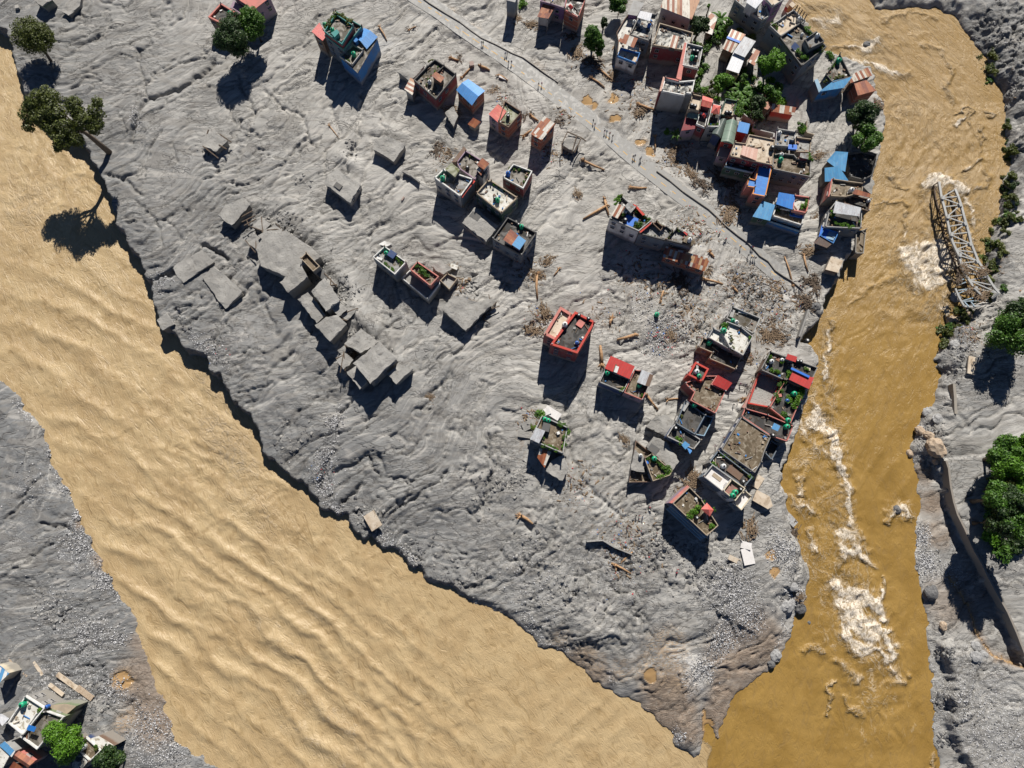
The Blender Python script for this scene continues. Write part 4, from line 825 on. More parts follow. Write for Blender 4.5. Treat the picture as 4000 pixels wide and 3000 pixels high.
h = house('buried_house','two stepped mud roofs at the middle of the buried row', first=C11(560,930))
blk(h, C11(475,860,592,738,722,930,606,1028), 6.8, 'S', wall='lgrey', top='mud')
blk(h, C11(362,930,446,864,602,1062,526,1132), 4.4, 'S', wall='grey', top='mud')
h = house('buried_house','square mud roof at the lower end of the buried row', first=C11(640,1160))
blk(h, C11(512,1155,600,1085,700,1060,782,1140,640,1292), 5.6, 'S', wall='grey', top='mud')
h = house('buried_house','buried roof with broken slabs at the upper end of the buried row', first=C11(120,340))
blk(h, C11(20,372,152,290,216,332,80,430), 4.2, 'S', wall='grey', top='mud')
h = house('buried_house','mud mounded roof beside snapped roof beams, upper end of the buried row', first=C01(2000,200))
blk(h, C01(1885,205,1950,110,2100,50,2160,110,2000,292), 3.4, 'S', wall='dark', top='mud')
for a, b in [((2060,230),(2180,160)),((2090,260),(2205,200)),((2110,290),(2212,230)),((2130,240),(2150,290))]:
    part(h, 'beam', bar_vf((*U(*C01(*a)[0],2.8),2.8),(*U(*C01(*b)[0],2.8),2.6),.3), 'wood_dark')
h = house('buried_house','largest mud covered house with a broad square roof above lower wings', first=C11(1020,1470))
blk(h, C11(842,1475,940,1400,1070,1292,1216,1440,985,1652), 7.2, 'S', wall='grey', top='mud', win=True)
blk(h, C11(762,1310,908,1180,1060,1296,905,1395), 5.0, 'S', wall='grey', top='mud')
blk(h, C11(1136,1575,1230,1482,1355,1530,1212,1656), 4.4, 'S', wall='grey', top='mud')
blk(h, C11(785,1560,862,1502,965,1640,900,1700), 3.6, 'S', wall='grey', top='mud')
h = house('ruined_house','shattered small roof lying alone in the mud of the west fields', first=C00(1850,1240))
blk(h, C00(1762,1180,1850,1130,1960,1215,1870,1310,1755,1262), 2.8, 'S', wall='dark', top='mud')
for a, b in [((1750,1260),(1890,1370)),((1900,1160),(2000,1230)),((1800,1120),(1770,1230)),((1890,1250),(1960,1290))]:
    part(h, 'beam', bar_vf((*U(*C00(*a)[0],3),2.9),(*U(*C00(*b)[0],2),2.1),.35), 'wood_dark')
h = house('shed','grey roofed shed with green side wall at the top left corner', 'shed', first=C00(360,0))
blk(h, C00(280,-10,360,-80,455,-5,372,52), 3.2, 'S', wall='green', top='mud')
h = house('ruined_house','two tipped roof slabs half sunk in mud near the top left corner', first=C00(620,60))
blk(h, C00(525,95,590,0,700,-40,690,40,600,135), 1.6, 'S', wall='dark', top='mud')
h = house('concrete_house','red parapet house with wet green roof partly hidden by two trees', first=L6(250,180))
blk(h, L6(102,208,262,34,486,172,300,306), 7.0, wall='brown', top='f_dark', par='pink', pw=.5)
h = house('concrete_house','pink roofed block cut by the top edge, behind the two trees', first=L6(640,-30))
blk(h, L6(400,-60,560,-200,880,-40,672,120), 9.0, 'S', wall='mauve', top='pink', win=True)
blk(h, L6(380,80,420,10,540,90,500,190), 6.5, 'S', wall='purple', top='mauve')
h = house('shed','white stilt hut with rusty sheet roof at the top edge', 'shed', first=L7(710,100))
blk(h, L7(702,22,806,80,742,186,630,166), 6.4, 'H', wall='lgrey', top='rust', z0=2.0)
for q in ((650,175),(735,190),(800,90)): part(h, 'stilt', bar_vf((*U(*L7(*q)[0],6),-1),(*U(*L7(*q)[0],6),5.6),.3), 'lgrey')
h = house('concrete_house','purple balconied house at the top edge beside a red roof terrace', first=L7(800,0))
blk(h, L7(660,8,700,-90,925,-60,902,80,766,36), 8.0, wall='purple', top='f_dirty', par='mauve')
h = house('brick_house','brick house with red terrace and small red star canopy at the top edge', first=L7(1000,40))
blk(h, L7(904,96,925,-60,1115,-20,1040,172), 8.4, wall='brick', top='f_dark', par='pink')
blk(h, L7(935,60,960,38,990,68,962,96), 9.6, 'P', wall=None, top='redtin', rise=.8)
h = house('shed','grey roofed building whose corner touches the top edge, left of the purple house', 'house', first=L7(380,-30))
blk(h, L7(322,0,335,-80,445,-70,412,22), 8.0, 'S', wall='bluegrey', top='lgrey')
# ---- the long block with the white rear wall
h = house('apartment_building','four storey white block with overgrown red edged roof, western end of the long row', 'building', first=P1(480,400))
blk(h, P1(150,480,372,62,470,150,640,280,935,520,690,722), 10.6, wall='white', top='f_dark', par='lgrey', pw=.3)
blk(h, P1(425,260,505,185,636,275,540,388), 12.2, 'S', wall='grey', top='f_grey', z0=9)
blk(h, P1(300,225,430,290,300,492,175,430), 12.0, 'H', wall='grey', top='ruststripe', z0=9, rise=.5)
blk(h, P1(575,215,640,242,806,418,762,436), 11.2, 'S', wall='red', top='red', z0=9)
blk(h, P1(686,728,850,600,935,522,905,600,720,760), 10.3, 'S', wall='maroon', top='red', z0=-1)
h = house('apartment_building','stained grey three storey block with stepped parapet in the middle of the long row', 'building', first=P1(1000,760))
blk(h, P1(688,765,930,578,1015,532,1160,640,1200,618,1322,718,1182,890), 9.6, wall='bluegrey', top='f_grey', par='dark', pw=.28)
blk(h, P1(945,580,1018,536,1150,640,1095,720), 10.0, wall='grey', top='f_dark', par='brown', z0=8.3, win=False)
h = house('apartment_building','blue grey block with small roof hut and white tank, eastern end of the long row', 'building', first=P1(1450,850))
blk(h, P1(1190,882,1392,655,1590,770,1740,915,1672,1000), 9.0, wall='bluegrey', top='f_grey', par='dark', pw=.28)
blk(h, P1(1492,905,1592,800,1745,915,1672,995), 9.8, 'S', wall='brown', top='f_brown', z0=7.5)
blk(h, P1(1510,755,1530,735,1592,775,1580,808), 10.0, 'H', wall=None, top='redtin', rise=.4, z0=8)
h = house('shed','long low brick shed under a patchwork of rusty and painted sheets', 'shed', first=P1(1550,1260))
blk(h, P1(1175,1020,1990,1262,1912,1472,1135,1205), 5.2, 'H', wall='brick', top='patchwork', rise=1.0, win=True)
# ---- red rimmed house
h = house('concrete_house','big house with broad red parapets and black flooded roof, alone on the plain', first=C21(500,1200))
blk(h, C21(275,1228,418,988,528,1056,388,1288), 11.6, wall='maroon', top='f_tan', par='pink', pw=.85)
blk(h, C21(330,1318,545,1030,722,1120,566,1395), 12.4, wall='maroon', top='f_dark', par='red', pw=.7)
blk(h, C21(455,1345,520,1290,640,1230,566,1396), 6.0, 'S', wall='lgrey', top='lgrey')
h = house('concrete_house','house with red tin roof split by a rusty ridge strip', first=L8(350,440))
blk(h, L8(268,225,567,355,502,508,200,378), 8.2, 'H', wall='dark', top='redtin', rise=.5)
blk(h, L8(130,545,205,378,510,508,425,668), 7.0, wall='darkblue', top='f_dark', par='lgrey')
part(h, 'ridge_strip', bar_vf((*U(*L8(362,275)[0],8.5),8.55),(*U(*L8(312,420)[0],8.2),8.32),.7,.06), 'brown')
part(h, 'skylight', bar_vf((*U(*L8(355,352)[0],8.5),8.55),(*U(*L8(328,430)[0],8.2),8.42),1.1,.06), 'white')
h = house('concrete_house','pink rimmed house half covered by a silver tin roof, right of the red tin roof', first=L8(610,580))
blk(h, L8(438,675,570,392,650,402,735,600,665,768), 7.0, wall='mauve', top='f_brown', par='pink')
blk(h, L8(655,398,790,450,735,603,597,550), 8.4, 'H', wall='dark', top='silver', rise=.4, z0=5)
part(h, 'rust_sheet', bar_vf((*U(*L8(775,455)[0],8.6),8.92),(*U(*L8(725,598)[0],8.4),8.5),1.3,.05), 'brown')
# ---- right hand cluster
h = house('concrete_house','four level house of stepped terraces with pale sanded middle roof', first=M2(850,500))
blk(h, M2(755,292,830,145,1178,290,1092,487), 8.6, wall='grey', top='f_dirty', par='lgrey')
blk(h, M2(690,455,760,330,938,400,1085,520,962,755,800,665), 8.8, wall='grey', top='f_white', par='lgrey')
blk(h, M2(528,530,592,412,690,460,800,668,820,690), 8.2, wall='bluegrey', top='f_white', par='lgrey')
blk(h, M2(410,650,470,535,560,560,955,752,870,930,540,792,580,720), 6.2, wall='brown', top='f_dark', par='tan')
h = house('concrete_house','orange red walled house with a small cube terrace and sloping red canopy', first=M4(650,420))
blk(h, M4(437,205,530,40,698,126,616,292), 9.8, wall='red', top='f_dark', par='red', pw=.55)
blk(h, M4(400,300,450,360,515,415,468,520,780,682,905,400,735,318,800,212,640,215), 8.8, wall='maroon', top='f_brown', par='pink')
blk(h, M4(795,212,975,312,915,400,738,318), 9.4, 'H', wall=None, top='redtin', rise=.9, z0=8)
h = house('concrete_house','black floored walled terrace between the orange red house and a garden wedge', first=M4(450,750))
blk(h, M4(285,805,410,515,655,700,525,942), 7.4, wall='grey', top='f_dark', par='bluegrey')
blk(h, M4(527,942,657,700,760,730,640,962), 6.0, wall='darkblue', top='f_dark', par='lblue')
blk(h, M6(645,172,720,50,765,8,1080,215,985,335), 7.0, wall='darkblue', top='f_dark', par='lgrey', pw=.3)
blk(h, M6(870,232,936,280,880,336,832,280), 7.8, 'H', wall=None, top='bluestripe', rise=.3, z0=6)
blk(h, M6(900,322,930,300,962,355,935,392), 6.6, 'H', wall=None, top='bluesky', rise=.1, z0=6)
h = house('buried_house','smooth mud covered roof west of the black floored terrace', first=M6(560,60))
blk(h, M6(390,50,500,-70,650,-90,755,0,640,175), 3.2, 'S', wall='dark', top='mud')
h = house('buried_house','mud covered roof with a dark stair hole beside the garden wedge', first=M6(620,380))
blk(h, M6(395,300,490,175,640,245,800,480,715,592,470,382), 4.2, 'S', wall='dark', top='mud')
part(h, 'stair_opening', box_vf(*U(*M6(485,330)[0],4.3),4.25,3.2,2.4,.35,R(-35)), 'dark')
h = house('concrete_house','wedge shaped terrace planted with creepers and a green tank', first=M6(540,560))
blk(h, M6(370,440,465,382,720,600,690,655,478,728), 5.4, wall='grey', top='f_brown', par='tan')
blk(h, M6(182,742,265,222,400,330,440,372,372,440,474,738), 3.0, wall='dark', top='f_brown', par='brown', win=False)
blk(h, M6(205,590,250,340,368,432,362,612), 4.3, 'S', wall='lgrey', top='mud')
h = house('warehouse','broad flooded brown roof by the river, biggest flat roof of the eastern bank', 'building', first=M5(520,450))
blk(h, M5(215,492,465,86,832,330,748,530,712,650,632,782), 6.2, wall='darkblue', top='f_brown', par='grey', z0=-6, ph=.45)
blk(h, M5(752,530,834,376,936,440,842,626), 3.0, wall='dark', top='f_dark', par='bluegrey', z0=-6, win=False)
h = house('concrete_house','dark wet terrace with a small blue canopy at the rear of the broad flooded roof', first=M5(780,200))
blk(h, M5(465,84,512,-20,790,60,1070,180,1110,205,1035,395,832,328), 5.8, wall='dark', top='f_dark', par='pink', z0=-6)
blk(h, M5(866,165,946,205,915,270,835,232), 7.4, 'H', wall=None, top='bluestripe', rise=.2, z0=5)
h = house('concrete_house','riverside terrace with two red tin canopies and many plants', first=M3(740,420))
blk(h, M3(385,455,505,225,820,330,1095,428,1035,560,665,578), 6.2, wall='brown', top='f_dark', par='grey', z0=-6)
blk(h, M3(715,262,834,300,818,364,694,322), 8.2, 'H', wall='bluegrey', top='redtin', z0=5, rise=.3)
blk(h, M3(790,455,962,545,1048,552,985,698,735,578), 7.6, 'H', wall='dark', top='redtin', z0=5, rise=.4)
h = house('concrete_house','long garden terrace edged with pink wall and river side creepers', first=M3(720,850))
blk(h, M3(495,925,690,580,940,690,755,1132), 5.6, wall='brown', top='f_dark', par='pink', z0=-6)
h = house('ruined_house','open walled yard heaped with broken planks beside the long garden terrace', first=M3(420,750))
blk(h, M3(225,875,372,480,655,590,490,925), 3.2, wall='grey', top='mud', par='red', z0=-2, win=False, pw=.4)
h = house('concrete_house','cluttered planted terrace with round white tank behind the white walled roof', first=M5(330,720))
blk(h, M5(62,655,178,505,605,835,500,962), 7.6, wall='grey', top='f_dark', par='bluegrey')
h = house('concrete_house','house with clean white roof terrace, pink tiled corner room and two green tanks', first=M7(700,300))
blk(h, M7(465,190,582,45,832,225,706,378), 8.0, wall='bluegrey', top='f_clean', par='lgrey')
blk(h, M7(712,370,822,222,990,340,866,497), 9.6, wall='white', top='f_pink', par='cream', z0=0)
blk(h, M7(840,520,866,497,985,362,1075,440,942,614), 7.4, wall='bluegrey', top='f_clean', par='cream')
h = house('concrete_house','cracked tan slab roof at the river edge below the broad flooded roof', first=M7(1180,460))
blk(h, M7(1078,490,1130,360,1290,440,1330,560,1269,600), 2.2, 'S', wall='grey', top='f_tan', z0=-5)
h = house('concrete_house','brown roof house with striped side wall, small pyramid canopy and planted terrace', first=M7(350,620))
blk(h, M7(85,525,298,322,440,465,656,802,512,930), 8.8, wall='darkblue', top='f_brown', par='tan')
blk(h, M7(40,520,270,300,298,322,85,528), 8.4, 'S', wall='mauve', top='pink')
blk(h, M7(438,598,512,520,596,608,546,692), 10.0, 'P', wall=None, top='redpale', rise=.9, z0=8)
for k in range(3):
    a = M7(70-k*12,555+k*16)[0]; b = M7(500-k*12,950+k*16)[0]; part(h, 'string_course', bar_vf((*U(*a,7),6.6-k*1.6),(*U(*b,7),6.6-k*1.6),.5,.4), 'lblue')
h = house('concrete_house','hedge rimmed brown terrace house in front of collapsed white slabs', first=M8(470,470))
blk(h, M8(225,530,370,228,690,375,635,702), 6.6, wall='bluegrey', top='f_brown', par='lgrey', pw=.3)
blk(h, M8(292,382,412,425,336,576,222,522), 7.8, 'H', wall='bluegrey', top='silver', rise=.5, z0=0, win=False)
h = house('shed','torn rusty sheet roof on a lean-to south of the hedge rimmed terrace', 'shed', first=M8(400,750))
blk(h, M8(340,640,486,685,404,882,308,745), 4.4, 'H', wall='dark', top='rustwhite')
h = house('buried_house','low mud slab roof south of the hedge rimmed terrace', first=C22(380,760))
blk(h, C22(290,757,340,660,450,610,487,725,432,838), 3.4, 'S', wall='grey', top='mud')
# ---- northern quarter
h = house('concrete_house','white fronted house lettered on its front wall, with rusty roof canopy', first=T1(850,1050))
blk(h, T1(600,700,760,420,860,290,1050,345,890,745,1110,900,1110,1130,1020,1362,606,1212,640,900), 6.6, wall='bluegrey', top='f_white', par='brown', win=False)
blk(h, T1(610,1205,690,1020,1110,1140,1022,1362), 7.2, wall='white', top='f_tan', par='blue', z0=0)
blk(h, T1(720,730,1056,850,968,1032,640,892), 9.2, 'H', wall=None, top='rustwhite', rise=.5, z0=8)
blk(h, T1(960,20,1192,75,1045,342,835,308), 8.2, 'H', wall='purple', top='lgrey', rise=.3)
txt = bpy.data.curves.new('lettering','FONT'); txt.body = 'CTV'; txt.size = 1.7; txt.extrude = .02
to = bpy.data.objects.new('lettering', txt); COL.objects.link(to); dg = bpy.context.evaluated_depsgraph_get(); lm = bpy.data.meshes.new_from_object(to.evaluated_get(dg)); bpy.data.objects.remove(to)
lm.materials.append(MATS['steel_dark']); lo = bpy.data.objects.new('lettering', lm); COL.objects.link(lo); lo.parent = h
a = Vector(U(*T1(610,1205)[0],7.2)); b = Vector(U(*T1(1022,1362)[0],7.2)); d = (b-a).normalized(); q = a+d*(b-a).length*.48; off = ORG[h.name]
lo.location = (q.x+d.y*.06-off[0], q.y-d.x*.06-off[1], 5.2); lo.rotation_euler = (R(90),0,math.atan2(d.y,d.x))
h = house('concrete_house','grey and white blotched roof with tattered white canopy, right of the lettered house', first=T1(1180,560))
blk(h, T1(890,740,1120,248,1482,300,1312,882), 8.6, wall='bluegrey', top='f_patch', par='grey', pw=.3)
blk(h, T1(1110,245,1366,300,1322,458,1044,375), 10.4, 'H', wall=None, top='silverwhite', rise=.3, z0=9)
h = house('warehouse','hall with large striped rusty and white roof at the top edge', 'building', first=PX(2660,30))
blk(h, PX(2600,-30,2745,-25,2702,76,2580,28), 9.4, 'H', wall='lgrey', top='ruststripe', rise=.6)
h = house('concrete_house','maroon house with peeling black and white roof and a striped tin sheet', first=T1(1800,800))
blk(h, T1(1376,965,1530,490,2260,700,2130,1092), 9.0, wall='maroon', top='f_patch', par='tan', pw=.3)
blk(h, T1(1800,760,1952,800,1886,1056,1720,1010), 10.2, 'H', wall='dark', top='ruststripe', rise=.3, z0=8)
h = house('concrete_house','grey terrace with four black tanks and red canopy edge', first=C20(1560,480))
blk(h, C20(1474,560,1510,368,1652,402,1612,590), 9.6, wall='maroon', top='f_grey', par='white')
blk(h, C20(1490,366,1512,372,1462,690,1420,675), 9.4, 'S', wall='maroon', top='pink', z0=0)
blk(h, C20(1462,690,1490,560,1600,600,1560,720), 4.0, 'S', wall='dark', top='dark')
h = house('apartment_building','tall white rimmed block with big blank grey rear wall and pink side strips', 'building', first=T4(540,480))
blk(h, T4(190,578,265,288,560,372,912,342,850,642,722,622,706,682), 11, wall='lgrey', top='f_patch', par='white', pw=.35, win=False)
blk(h, T4(138,596,222,276,264,290,192,582), 11.1, 'H', wall='maroon', top='pinktin', rise=.2, ov=.1)
blk(h, T4(222,276,500,326,560,352,560,372,264,292), 11.2, 'S', wall='pink', top='pink', z0=9)
h = house('row_house','tan terrace row house with two black tanks and maroon balconies', first=T4(920,800))
blk(h, T4(770,960,860,642,1068,690,1010,1002), 10.0, wall='tan', top='f_tan', par='tan')
blk(h, T4(612,1440,760,1000,1010,1040,930,1400), 6.8, 'S', wall='mauve', top='maroon', win=True)
blk(h, T4(766,1050,1006,1092,975,1200,730,1150), 8.2, 'H', wall=None, top='greentin', rise=.3, z0=6)
h = house('row_house','row house with red gabled roof beside the tan terrace', first=T4(1160,820))
blk(h, T4(1075,680,1300,758,1255,955,1040,902), 10.6, 'G', wall='maroon', top='redpale', rise=.7)
blk(h, T4(940,1290,1020,1040,1200,1060,1130,1370), 8.4, wall='maroon', top='f_dark', par='white')
blk(h, T4(1062,1110,1100,1050,1150,1120,1110,1180), 9.8, 'P', wall=None, top='redtin', rise=.8, z0=8)
h = house('row_house','row house with small orange star shaped canopy over a planted terrace', first=T4(1330,1080))
blk(h, T4(1165,1345,1282,850,1482,900,1440,1352), 8.8, wall='lgrey', top='f_dark', par='white')
blk(h, T4(1305,870,1466,905,1430,1095,1255,1060), 10.4, 'P', wall='orange', top='redpale', rise=1.0, z0=8.6, ov=.8)
h = house('row_house','cluttered tan terrace wrapped in creepers, right of the orange canopy', first=T4(1650,930))
blk(h, T4(1460,1092,1578,738,1836,792,1742,1122), 9.4, wall='green', top='f_tan', par='green')
h = house('row_house','row house with dark vaulted green roof', first=T5(1060,280))
blk(h, T5(1000,395,1170,90,1340,120,1195,500), 8.0, 'B', wall='darkblue', top='greendark', rise=1.0)
h = house('row_house','row house with long pale green vaulted roof', first=T5(1370,350))
blk(h, T5(1195,570,1320,110,1560,150,1468,640), 9.0, 'B', wall='red', top='greentin', rise=1.2)
blk(h, T5(1110,880,1180,680,1420,720,1340,930), 6.0, 'S', wall='mauve', top='grey', win=True)
h = house('shed','small red walled roof hut under a bright blue sheet', 'shed', first=T5(1680,270))
blk(h, T5(1585,145,1818,200,1772,402,1540,348), 10.4, 'H', wall='red', top='bluesky', rise=.4)
h = house('apartment_building','large pale paved roof with pink striped canopy above maroon balconies', 'building', first=T6(500,1300))
blk(h, T6(0,1425,112,1130,345,1160,422,962,978,1075,925,1625), 10.6, wall='maroon', top='f_tan', par='tan', ph=.5)
blk(h, T6(280,1215,612,1290,575,1532,235,1400), 11.2, 'H', wall=None, top='pinktin', rise=.2, z0=10)
blk(h, T5(1285,1095,1372,880,2010,1060,1890,1240), 7.2, wall='green', top='f_dark', par='lblue')
blk(h, T5(1690,990,1778,935,1812,980,1800,1050), 9.4, 'P', wall='maroon', top='redtin', rise=.7, z0=7)
h = house('concrete_house','grey walled roof enclosure with one white tank, north of the curly stained terrace', first=T6(1200,1020))
blk(h, T6(982,1200,1022,830,1432,900,1402,1092,1290,1072,1268,1222), 9.8, wall='grey', top='f_grey', par='lgrey')
h = house('concrete_house','curly stained terrace house with bluish rear wall and two small tanks', first=T7(850,150))
blk(h, T7(690,186,706,10,790,-10,960,10,1000,60,1170,60,1158,286), 8.8, wall='bluegrey', top='f_brown', par='grey')
blk(h, T6(1412,1060,1440,1020,1778,1062,1738,1345,1420,1340), 8.4, wall='tan', top='f_grey', par='tan')
blk(h, T6(1515,1460,1535,1370,1712,1380,1690,1500), 10, 'S', wall='maroon', top='f_grey', z0=8)
h = house('shed','brown rusty sheet roof among trees', 'shed', first=T6(810,260))
blk(h, T6(715,75,976,130,932,330,825,432,658,380), 5.6, 'S', wall='brown', top='rust')
h = house('shed','long red walled shed with rusty and white sheets held by stones', 'shed', first=T6(1160,450))
blk(h, T6(915,320,1432,400,1390,556,895,470), 5.2, 'H', wall='red', top='rustwhite', rise=.5)
h = house('concrete_house','T shaped bright blue roof with orange rim', first=T7(550,330))
blk(h, T7(370,405,395,300,478,322,520,130,688,160,605,532,440,500,465,420), 8.2, wall='pink', top='bluetin', par='orange', ph=.35, pw=.3)
h = house('concrete_house','bright blue tin roof house with stepped white balconies', first=T7(860,600))
blk(h, T7(765,485,968,520,945,696,735,626), 7.6, 'H', wall='dark', top='bluetin', rise=.4)
blk(h, T7(690,770,732,655,950,700,1095,745,1055,885), 6.4, wall='lblue', top='f_brown', par='white', pw=.3)
blk(h, T7(640,830,700,760,1060,880,1030,960), 4.2, wall='blue', top='f_dark', par='lblue')
h = house('concrete_house','pink walled roof garden attached to the bright blue tin roof', first=T7(1050,620))
blk(h, T7(940,700,960,508,1158,536,1112,736), 7.8, wall='pink', top='f_white', par='pink', pw=.32)
h = house('shed','faded blue tin roof with rusty corner patch over green balconies', 'house', first=T7(600,720))
blk(h, T7(560,592,720,642,660,832,442,780), 6.2, 'H', wall='green', top='bluepale', rise=.4)
h = house('shed','twisted pale blue tin roof above a dark ruined yard, upper piece', 'shed', first=T8(560,260))
blk(h, T8(510,140,665,152,640,384,530,340,410,250), 4.6, 'H', wall='dark', top='bluepale', rise=.6)
h = house('shed','pale blue tin roof bent in two, lower piece beside the riverside ruins', 'shed', first=T8(520,430))
blk(h, T8(372,350,548,330,680,492,388,506), 4.8, 'H', wall='dark', top='bluepale', rise=.8)
h = house('ruined_house','dark roofless walls between the blue tin roofs and the river', first=T8(850,330))
blk(h, T8(660,150,880,110,1040,160,980,420,870,480,700,440), 2.4, wall='dark', top='f_dark', par='dark', z0=-6, win=False, ph=1.6)
blk(h, T8(870,480,940,455,1005,500,960,660,860,560), .8, 'S', wall='grey', top='mud', z0=-6)
h = house('concrete_house','brown terrace house with pink west wall, south of the pale blue tin roof', first=T8(650,580))
blk(h, T8(448,680,486,468,868,522,850,640,640,692), 7.2, wall='grey', top='f_brown', par='tan')
blk(h, T8(425,690,470,470,486,468,456,686), 7.0, 'S', wall='pink', top='pink')
blk(h, T8(760,600,952,660,940,702,728,656), 7.8, 'H', wall=None, top='rust', rise=.2, z0=6)
h = house('concrete_house','dark riverside terrace below the pink walled terrace', first=T8(800,780))
blk(h, T8(630,772,650,655,962,722,930,872), 6.0, wall='dark', top='f_dark', par='brown', z0=-6)
h = house('concrete_house','garden terrace with silver tin roof striped by shade, by the river', first=M1(650,150))
blk(h, M1(392,272,445,60,520,-40,850,60,838,292), 6.4, wall='bluegrey', top='f_dark', par='lgrey', z0=-6)
blk(h, M1(515,-42,832,40,818,142,490,100), 8.2, 'H', wall=None, top='silver', rise=.3, z0=6)
h = house('concrete_house','small shaded terrace lined with blue sheets, south of the garden terrace', first=M1(440,390))
blk(h, M1(328,380,388,282,562,340,496,478), 5.0, wall='dark', top='f_dark', par='blue', z0=-2)
blk(h, M1(325,395,484,478,412,534,245,470), 4.4, 'H', wall=None, top='browntin', rise=.3, z0=3)
h = house('buried_house','pale tan slab roof standing over the river bank, last building before the bridgehead', first=M1(510,740))
blk(h, M1(396,800,466,640,616,690,552,842), 3.4, 'S', wall='brown', top='f_tan', z0=-5)
h = house('ruined_house','broken riverside platform holding a brown puddle', first=M1(820,480))
blk(h, M1(765,600,775,330,900,300,870,600), .6, wall='tan', top='f_brown', par='lgrey', z0=-6, win=False, ph=.5)
h = house('shed','shed with striped rusty roof crossed by one light blue sheet', 'shed', first=T2(920,880))
blk(h, T2(870,625,1178,745,882,1142,665,1045), 6.0, 'G', wall='brown', top='ruststripe', rise=.6)
part(h, 'blue_sheet', bar_vf((*U(*T2(770,810)[0],6.5),6.72),(*U(*T2(1050,920)[0],6.5),6.72),.9,.06), 'tarp_blue')
h = house('shed','shed with clean silver roof, in the middle of the tin roofed group', 'shed', first=T2(1140,1000))
blk(h, T2(1145,800,1388,905,1160,1238,905,1128), 6.6, 'H', wall='lgrey', top='silver', rise=.4)
h = house('shed','long pale tin shed with rust stains ending in a small tan room', 'shed', first=T2(960,1370))
blk(h, T2(910,1140,1160,1240,1030,1586,760,1496), 5.6, 'H', wall='tan', top='silverwhite', rise=.3)
blk(h, T2(828,1602,850,1530,1030,1592,1005,1655), 4.6, wall='tan', top='f_tan', par='tan', win=False)
h = house('shed','small rusty and white shed half under the round tree', 'shed', first=T2(1340,1230))
blk(h, T2(1340,1050,1482,1120,1370,1420,1230,1332), 4.2, 'H', wall='bluegrey', top='rustwhite', rise=.3)
h = house('shed','ragged rusty shed roof with white patches between the trees', 'shed', first=T2(430,500))
blk(h, T2(390,258,560,400,450,752,310,700), 3.8, 'H', wall='brown', top='rustwhite', rise=.3)
h = house('row_house','shaded row of grey houses along the river street with a white tin roof hut', first=T2(1300,150))
blk(h, T2(940,-10,1100,-180,1560,-60,1700,330,1540,430,1340,310), 8.0, wall='bluegrey', top='f_grey', par='lgrey', z0=-2)
blk(h, T2(1250,-80,1562,0,1390,188,1185,50), 11, 'H', wall='white', top='silverwhite', rise=.4, z0=6)
h = house('row_house','purple walled row house at the top edge by the river', first=T2(1800,100))
blk(h, T2(1590,-60,1720,-240,2010,-20,1760,130), 10.4, wall='purple', top='f_tan', par='lgrey', z0=-2)
h = house('row_house','riverside house with pale terrace, rusty posts and planted corner', first=T3(450,550))
blk(h, T3(30,540,200,450,390,305,560,205,818,448,270,770), 10.0, wall='bluegrey', top='f_tan', par='lgrey', z0=-5)
for k in range(5):
    q = T3(590+k*50, 215+k*48)[0]; w_ = U(*q,10); part(h, 'column_stub', bar_vf((*w_,9),(*w_,12.4),.28), 'brown')
h = house('row_house','riverside house with planted parapet and raised grey roof room', first=T3(750,950))
blk(h, T3(250,792,700,480,1000,720,1272,1000,732,1425), 10.4, wall='bluegrey', top='f_dirty', par='dark', z0=-5, pw=.3)
blk(h, T3(798,842,1052,668,1222,890,900,1045), 12.4, wall='grey', top='f_grey', par='dark', z0=9)
h = house('concrete_house','triangular dark terrace prow pointing upstream with blue tin front', first=C30(590,620))
blk(h, C30(500,640,622,458,722,662,560,712), 7.4, wall='bluegrey', top='f_dirty', par='dark', z0=-5)
blk(h, C30(560,705,725,665,655,758,442,792), 7.0, 'H', wall='blue', top='bluepale', rise=.4, z0=-2)
blk(h, C30(400,690,430,680,470,780,440,800), 6.8, 'S', wall='bluegrey', top='lblue', z0=-2)
h = house('shed','rusty striped sheet roof hanging at the river edge, beside the blue tin front', 'shed', first=C30(800,650))
blk(h, C30(735,640,862,585,905,650,700,722), 6.2, 'H', wall='brown', top='ruststripe', rise=.3, z0=-5)
h = house('brick_house','brick hut with crumpled rust red roof at the river edge', first=C30(840,760))
blk(h, C30(745,722,850,690,936,782,776,826), 6.4, 'S', wall='brick', top='rust', z0=-5)
h = house('shed','red riverside shed with tiny cream roof at the top edge', 'shed', first=T3(500,120))
blk(h, T3(370,120,480,-40,600,100,500,240), 4.0, 'S', wall='red', top='brown', z0=-3)
blk(h, T3(455,95,520,30,605,100,530,165), 6.0, 'S', wall='orange', top='f_tan', z0=3)
# ---- bottom left corner
h = house('concrete_house','white sanded terrace with one green tank in the bottom left corner', first=L5(240,460))
blk(h, L5(68,532,235,280,415,395,210,648), 8.0, wall='grey', top='f_white', par='white', pw=.3)
h = house('concrete_house','olive walled house with dark shaded terrace in the bottom left corner', first=L5(420,620))
blk(h, L5(182,662,330,440,430,420,592,478,342,782), 7.6, wall='olive', top='f_dirty', par='white', pw=.3)
blk(h, L5(440,372,600,356,706,378,594,474), 5.0, 'S', wall='olive', top='tan')
blk(h, L5(270,548,342,570,316,618,246,596), 9.0, 'H', wall=None, top='bluetin', rise=.2, z0=8)
h = house('shed','blue and white striped roof cut by the left edge', 'shed', first=L5(10,90))
blk(h, L5(-60,-20,15,0,86,72,-20,175), 5.0, 'H', wall='cream', top='bluestripe', rise=.4)
h = house('shed','white sheet roof with one red stripe at the left edge', 'shed', first=L5(30,500))
blk(h, L5(-50,455,20,445,86,492,20,562), 4.4, 'H', wall='grey', top='silverwhite', rise=.3)
